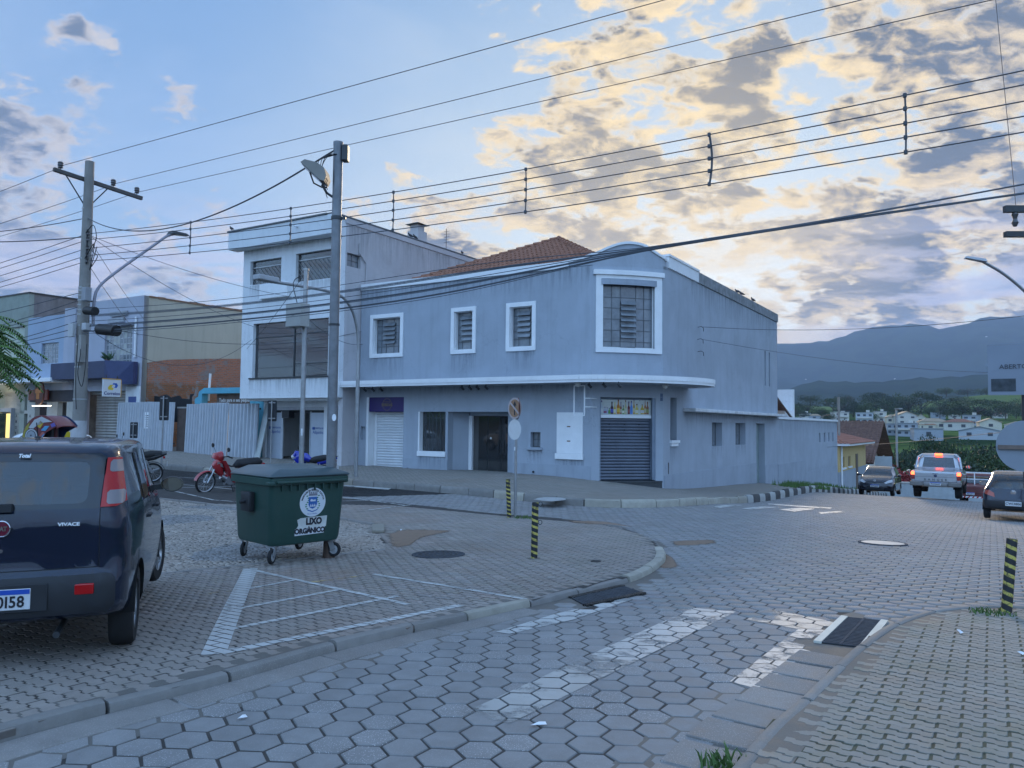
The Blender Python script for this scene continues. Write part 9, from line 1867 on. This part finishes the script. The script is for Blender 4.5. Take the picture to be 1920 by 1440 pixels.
# ---- town houses
hw=[mat('house_white',(.54,.52,.47),.8,var=.05),mat('house_cream',(.56,.52,.42),.8,var=.06),mat('house_grey',(.33,.36,.40),.85,var=.08),mat('house_bluish',(.42,.45,.48),.8,var=.06)]; rf=[mat('roof_red_brown',(.26,.12,.08),.9,var=.2),mat('roof_tan',(.34,.26,.18),.9,var=.15),mat('roof_orange',(.40,.18,.10),.9,var=.2),mat('roof_slate',(.30,.32,.34),.9,var=.1)]
win_m=mat('far_window',(.05,.06,.075),.3,var=0)
wcn={0:'white',1:'cream',2:'grey',3:'pale blue'}; rcn={0:'red-brown',1:'tan',2:'orange',3:'flat pale'}
def house(x0,x1,yt,yb,wc,rc,form,nw,fl,extra,ang=0.):
    xc=(x0+x1)/2; lo,hi=240.,900.
    for _ in range(40):
        D=(lo+hi)/2; p=at(xc,yb,D); 
        if float(terrain(p[0],p[1]))>p[2]: hi=D
        else: lo=D
    p=at(xc,yb,D); z0=p[2]; W=(x1-x0)/FPX*D; H=(yb-yt)/FPX*D; az=math.atan2(p[0],p[1]); dep=min(12,max(7,W*.8))
    lab='%s town house, %s roof, %s'%(wcn[wc],rcn[rc],extra)
    h=empty('town_house',(p[0],p[1],z0-1.5),-az+ang,lab,'house','houses of the far town'); wh_=(H*(.70 if form in('gable','hip') else 1.0))+1.5; Z=1.5
    if form=='side': pass
    if form=='gable':
        Lobj(h,'wall',hw[wc],lambda m:(m.add([(-W/2,0,-3),(W/2,0,-3),(W/2,0,wh_),(0,0,H+Z-.15),(-W/2,0,wh_),(-W/2,dep,-3),(W/2,dep,-3),(W/2,dep,wh_),(0,dep,H+Z-.15),(-W/2,dep,wh_)],[(0,1,2,3,4),(9,8,7,6,5),(0,4,9,5),(1,6,7,2)])))
        Lobj(h,'roof',rf[rc],lambda m:[m.add([(0,-.6,H+Z),(sx_*(W/2+.6),-.6,wh_-.3),(sx_*(W/2+.6),dep+.4,wh_-.3),(0,dep+.4,H+Z),(0,-.6,H+Z-.2),(sx_*(W/2+.6),-.6,wh_-.5),(sx_*(W/2+.6),dep+.4,wh_-.5),(0,dep+.4,H+Z-.2)],[(0,1,2,3),(7,6,5,4),(0,4,5,1),(1,5,6,2),(2,6,7,3)]) for sx_ in(-1,1)])
    else:
        Lobj(h,'wall',hw[wc],lambda m:m.box(-W/2,W/2,0,dep,-3,wh_))
        if form=='hip': Lobj(h,'roof',rf[rc],lambda m:m.add([(-W/2-.5,-.5,wh_),(W/2+.5,-.5,wh_),(W/2+.5,dep+.5,wh_),(-W/2-.5,dep+.5,wh_),(-W/2+dep*.35,dep/2,H+Z),(W/2-dep*.35,dep/2,H+Z)],[(3,2,1,0),(0,1,5,4),(1,2,5),(2,3,4,5),(3,0,4)]))
        else: Lobj(h,'roof',rf[3] if form=='flat' else rf[rc],lambda m:m.box(-W/2-.3,W/2+.3,-.4,dep+.3,wh_,wh_+.35))
    if form=='flat' and W>6: Lobj(h,'water_tank',hw[0],lambda m:m.box(W*.1,W*.3,dep*.3,dep*.6,wh_+.35,wh_+1.9))
    for f in range(fl):
        for k in range(nw):
            cxx=-W/2+W*(k+.5)/nw; zz=Z+(wh_-Z)*(f+.38)/fl; hh=(wh_-Z)/fl*.36; ww=min(W/nw*.5,2.2)
            fr=Lobj(h,'window',win_m,lambda m:m.box(cxx-ww/2,cxx+ww/2,-.05,-.003,zz,zz+hh))
        if f and form=='flat': Lobj(h,'balcony',hw[0],lambda m:m.box(-W*.4,W*.4,-1.0,-.06,Z+(wh_-Z)*f/fl-.1,Z+(wh_-Z)*f/fl+.75))
for a in [(1565,1592,773,791,0,3,'flat',2,2,'at its left end by the shed'),(1606,1636,774,795,3,3,'flat',3,2,'with water tank, left of the slab-like one'),(1643,1662,772,792,0,3,'flat',1,2,'tall and narrow like a slab'),(1664,1686,777,795,1,1,'hip',2,1,'directly right of the slab-like one'),(1683,1720,771,796,0,1,'gable',2,2,'with a wide gable and dark window bands'),(1719,1734,776,796,1,1,'gable',1,1,'small, against the right flank of the wide gable'),(1727,1775,784,806,1,1,'hip',2,1,'wide and low, near the middle of the row'),(1772,1816,785,807,0,0,'hip',2,1,'with two dark windows under its hip roof'),(1682,1717,794,818,2,3,'flat',3,2,'with balconies, lowest at the middle'),(1720,1752,792,806,1,2,'hip',2,1,'bright orange against the grey wall'),(1717,1766,804,826,2,3,'side',1,1,'a long bare wall low in the middle'),(1806,1831,779,798,2,3,'flat',2,2,'blocky, up the slope right of the hip roofs'),(1840,1876,784,806,1,1,'gable',1,1,'with a broad pale gable beside the round sign'),(1803,1871,799,824,3,3,'gable',2,1,'very wide bluish gable in front at right'),(1863,1886,773,784,0,0,'hip',1,1,'small one high on the right'),(1498,1516,775,786,0,3,'flat',1,1,'first at the far left by the tall gable wall'),(1517,1537,776,787,2,1,'hip',1,1,'second at the far left'),(1540,1564,777,789,0,0,'hip',2,1,'third at the far left'),(1597,1628,790,803,1,1,'hip',2,1,'low one behind the yellow cottage roof'),(1571,1592,791,804,2,3,'flat',1,1,'low one peeping over the yellow cottage'),(1664,1683,795,816,2,3,'flat',2,2,'greenish cube beside the balconied one'),(1628,1650,791,806,2,0,'hip',1,1,'behind the chimney end of the white cottage'),(1886,1930,790,812,0,1,'hip',2,1,'partly behind the round sign'),(1746,1768,774,786,2,3,'flat',1,1,'grey box just above the wide cream one'),(1780,1800,775,785,0,1,'gable',1,1,'small white gable above the two-window one'),(1636,1642,780,790,0,2,'hip',1,1,'tiny one squeezed before the slab')]: house(*a,ang=random.Random(a[0]).uniform(-.35,.35))
for i,(px,py,D,w) in enumerate([(1511,712,2700,26),(1678,711,2900,22),(1850,632,6300,30)]):
    w/=2.2; rr_=ray(px,py); _ok,_lc,*_x=scene.ray_cast(bpy.context.evaluated_depsgraph_get(),Vector((0,0,EYE))+Vector(rr_)*800,Vector(rr_).normalized())
    p=_lc if _ok else at(px,py,D); h=empty('farmhouse',(p[0],p[1],p[2]-1),0,'white farmhouse speck on the far hillside, %s from the left'%NTH[i],'house','farmhouses on the hills'); Lobj(h,'wall',hw[0],lambda m:m.box(-w/2,w/2,0,w/2,-6,5)); Lobj(h,'roof',hw[0],lambda m:m.add([(-w/2-1,-1,5),(w/2+1,-1,5),(w/2+1,w/2+1,5),(-w/2-1,w/2+1,5),(-w/4,w/4,8),(w/4,w/4,8)],[(3,2,1,0),(0,1,5,4),(1,2,5),(2,3,4,5),(3,0,4)]))
# ---- houses down the side street
yh=tempty('yellow_cottage',S2,47,z=-4,label='yellow cottage with grey-blue base and red tiled roof beyond the yard wall',cat='house')
yel=mat('yellow_wall_paint',(.58,.42,.20),.8,var=.06,dirt=.1); 
Tobj(yh,'wall',yel,lambda m:wall_mb(39.9,54.6,-1.9,.15,[(41.2,42.4,-1.6,-.75),(44.2,45.5,-1.65,-.8)],S2-.02,S2-.3,m,axis='y')); Tobj(yh,'end_wall',yel,lambda m:(m.box(-8,S2-.31,54.3,54.6,-5,.15),m.box(-8,S2-.31,39.9,40.2,-5,.15)))
Tobj(yh,'base_wall',grey_l,lambda m:m.box(S2-.3,S2,39.9,54.6,-6,-1.905))
for a,b in((41.2,42.4),(44.2,45.5)):
    w_=Tobj(yh,'window',mat('brown_shutter',(.15,.11,.09),.7),lambda m:m.box(S2-.25,S2-.15,a,b,-1.62,-.75)); Tobj(w_,'sill',white_t,lambda m:m.box(S2-.02,S2+.10,a-.2,b+.2,-1.75,-1.62))
Tobj(yh,'door',mat('brown_shutter',(.15,.11,.09),.7),lambda m:m.box(S2-.01,S2+.03,48.2,49.4,-4.5,-.7)); Tobj(yh,'eave',white_t,lambda m:m.box(S2-.5,S2+.75,39.6,54.9,.152,.32)); Tobj(yh,'downpipe',white_t,lambda m:m.cyl((S2+.1,40.2,-4),(S2+.1,40.2,.1),.07,8))
clay_roof('roof_tiles',yh,None,None,None,mat('faded_clay_tile',(.30,.13,.09),.9,var=.25,scale=3),col=.30,row=.5,faces=[[(S2+.8,39.6,.30),(S2+.8,54.9,.30),(-3.5,47.2,2.1)],[(S2+.8,54.9,.3),(-8,54.9,.3),(-3.5,47.2,2.1)],[(-8,39.6,.3),(S2+.8,39.6,.3),(-3.5,47.2,2.1)]])
wc_=tempty('white_cottage',S2,62,z=-5,label='white cottage with steep brown tiled gable roof beyond the yellow one',cat='house')
Tobj(wc_,'wall',hw[0],lambda m:m.add([(S2-1,56,-8),(S2-1,72,-8),(S2-1,72,-1.6),(S2-1,64,1.9),(S2-1,56,-1.4),(-9,56,-8),(-9,72,-8),(-9,72,-1.6),(-9,64,1.9),(-9,56,-1.4)],[(0,1,2,3,4),(9,8,7,6,5),(0,4,9,5),(1,6,7,2)]))
brt=mat('brown_clay_tile',(.15,.085,.065),.9,var=.35,scale=3)
clay_roof('roof_tiles',wc_,None,None,None,brt,col=.32,row=.5,faces=[[(-9,55,-1.75),(S2+.6,55,-1.75),(S2+.6,64,2.25),(-9,64,2.25)],[(S2+.6,73,-1.9),(-9,73,-1.9),(-9,64,2.25),(S2+.6,64,2.25)]])
Tobj(wc_,'roof_underside',brt,lambda m:m.add([(S2+.6,55,-1.85),(S2+.6,64,2.12),(-9,64,2.12),(-9,55,-1.85),(S2+.6,73,-2.0),(-9,73,-2.0)],[(0,1,2,3),(1,4,5,2)])); Tobj(wc_,'window',win_m,lambda m:m.box(S2-1.05,S2-.99,60,62,-3.6,-2.6)); Tobj(wc_,'awning',mat('dark_awning',(.07,.07,.08),.7),lambda m:m.grid(lambda u,v:(S2-1+2.0*math.sin(u*1.57),56.5+v*5,-2.6-1.3*(1-math.cos(u*1.57))),8,2)); Tobj(wc_,'awning',hw[0],lambda m:m.grid(lambda u,v:(S2-1+2.2*math.sin(u*1.57),64+v*7,-2.7-1.1*(1-math.cos(u*1.57))),8,2))
wf=tempty('garden_fence',4.2,62,label='white and grey garden fence in front of the white cottage',cat='fence'); zf=float(gz(*T2W(4.2,60)[:2]))
for k in range(16): Tobj(wf,'fence_picket',white_t,lambda m:m.box(3.9,4.0,55+k*.9,55.35+k*.9,-7,-3.3))
Tobj(wf,'fence_wall',hw[3],lambda m:m.box(3.7,3.9,68,76,-8,-3.2))
wsn=tempty('direction_sign',3.6,53,z=-4.3,label='white rectangular sign on a post beside the white cottage',cat='road sign'); Tobj(wsn,'sign_post',metal_g,lambda m:m.cyl((3.6,53,-5.5),(3.6,53,-.9),.07,8)); Tobj(wsn,'sign_plate',hw[3],lambda m:m.box(2.9,4.3,52.9,52.96,-2.3,-1.0))
slp=empty('street_lamp',(float(at(1681,800,88)[0]),88,-9),0,'tall slim lamp pole standing over the dark trees',cat='street lamp'); Lobj(slp,'lamp_pole',metal_g,lambda m:m.cyl((0,0,0),(0,0,12.8),.13,8)); Lobj(slp,'lamp_head',metal_g,lambda m:m.box(-.2,.2,-1.0,0,12.7,12.85))
up2=empty('utility_pole',(float(at(1573,800,66)[0]),66,-4),0,'slim far utility pole rising behind the yellow cottage roof',cat='utility pole'); Lobj(up2,'pole_shaft',conc_m,lambda m:m.cyl((0,0,0),(0,0,8.2),.11,8)); Lobj(up2,'crossarm',metal_d,lambda m:m.box(-.5,.9,-.05,.05,7.0,7.1))
# red flowering shrub and low retaining wall at the bottom of the street
fl_m=mat('red_blossom',(.30,.035,.04),.7,var=.4,scale=2,tone=True)
for i,(px,py,D,w,h) in enumerate([(1668,893,74,2.6,2.6),(1690,903,70,2.2,2.4)]):
    p=at(px,py,D); o=empty('flowering_shrub',(p[0],p[1],p[2]-1.2),i,'red flowering shrub between the lamp pole and the pickup, %s'%('left one' if i==0 else 'right one'),'shrub','red shrubs'); o.scale=(w,w,h); c=bpy.data.objects.new('crown',crown_mesh('crown',90+i,1300,'round',.10,fl_m if i else leaf_m[1])); COL.objects.link(c); c.parent=o; c2=bpy.data.objects.new('blossom',crown_mesh('blossom',95+i,500,'round',.08,fl_m)); COL.objects.link(c2); c2.parent=o; k=bpy.data.objects.new('stem',TK['round',0][1]); COL.objects.link(k); k.parent=o
lwp=at(1705,915,60); rw=empty('retaining_wall',(lwp[0],lwp[1],lwp[2]-2),-.5,'pale low wall at the bottom of the street left of the pickup',cat='wall'); Lobj(rw,'wall',mat('pale_wall',(.42,.45,.46),.8,var=.1),lambda m:m.box(-2.2,6,0,.3,-2,2.35)); Lobj(rw,'coping',hw[0],lambda m:m.box(-2.25,6,-.05,.35,2.352,2.45))
# near tree at the left edge: feathery compound leaves
def feather_tree():
    bx_,by_=-11.6,13.4; z=float(gz(bx_,by_)); t=empty('tree',(bx_,by_,z),0,'feathery-leaved street tree reaching in from the left edge','tree'); rng=np.random.RandomState(12)
    Lobj(t,'trunk',bark_m,lambda m:m.tube([(0,0,-.2),(.05,0,1.2),(.0,.1,2.3)],[.14,.11,.09],10),smooth=True)
    for k in range(9): a=k*.7; Lobj(t,'limb',bark_m,lambda m:m.tube([(0,.1,2.2),(.9*math.cos(a),.9*math.sin(a),3.0),(2.1*math.cos(a),2.1*math.sin(a),3.5+.2*math.sin(k))],[.06,.035,.012],6),smooth=True)
    V=[];T=[]
    for f in range(430):
        a=rng.uniform(0,6.28); r=2.55*rng.uniform(.15,1)**.5; zc=2.9+1.15*math.sqrt(max(0,1-(r/3.1)**2))*rng.uniform(-.5,1.05); p=np.array([r*math.cos(a),r*math.sin(a),zc]); out=np.array([math.cos(a+rng.normal(0,.5)),math.sin(a+rng.normal(0,.5)),rng.uniform(-.5,.2)]); out/=np.linalg.norm(out); side=np.cross(out,[0,0,1]); side/=np.linalg.norm(side); L=rng.uniform(.45,.7); tn=rng.uniform(.7,1.4)
        for j in range(13):
            q=j/13; c=p+out*L*q+np.array([0,0,-.28*q*q]); ll=.13*(1-.55*abs(q-.4))
            for s in(-1,1):
                e=c+side*s*ll+out*ll*.35+np.array([0,0,-.05]); w=out*.017; V+=[c-w,c+w,e+w*.6,e-w*.6]; T+=[(tn,tn,tn*.9,1)]*4
    o=np_mesh('crown',np.array(V),np.arange(len(V)).reshape(-1,4),mat('feather_foliage',(.075,.15,.035),.6,var=.2,tone=True),t,tone=T)
feather_tree()
yc=tempty('yucca_plant',-29.3,-.5,z=4.75,label='spiky green plant on the navy fascia under the tall window',cat='plant')
Tobj(yc,'leaves',mat('yucca_green',(.06,.11,.05),.6,var=.2),lambda m:[m.add([(-29.3,-.5,4.78),(-29.3+.5*math.cos(k*.5)*math.cos(k*.23),-.5+.4*math.sin(k*.5),5.0+.35*abs(math.sin(k*1.7))),(-29.25+.25*math.cos(k*.5),-.5+.2*math.sin(k*.5)+.05,5.0)],[(0,1,2)]) for k in range(26)],fix=False,kind='stuff'); Tobj(yc,'pot',brt,lambda m:m.cyl((-29.3,-.5,4.781),(-29.3,-.5,4.95),.12,10))
# ---- air
if True:
    hm=bpy.data.materials.new('haze_air'); hm.use_nodes=True; t=NT(hm.node_tree); t.n.clear(); ou=t.new('ShaderNodeOutputMaterial'); pv=t.new('ShaderNodeVolumePrincipled'); pv.inputs['Color'].default_value=(.44,.64,.98,1); pv.inputs['Density'].default_value=HAZE; pv.inputs['Anisotropy'].default_value=0.; t.l.new(pv.outputs[0],ou.inputs['Volume'])
    hb_=MB('W'); hb_.box(-9200,9200,-9200,9200,-60,1150); ho=hb_.build('haze',hm,None,kind='stuff')
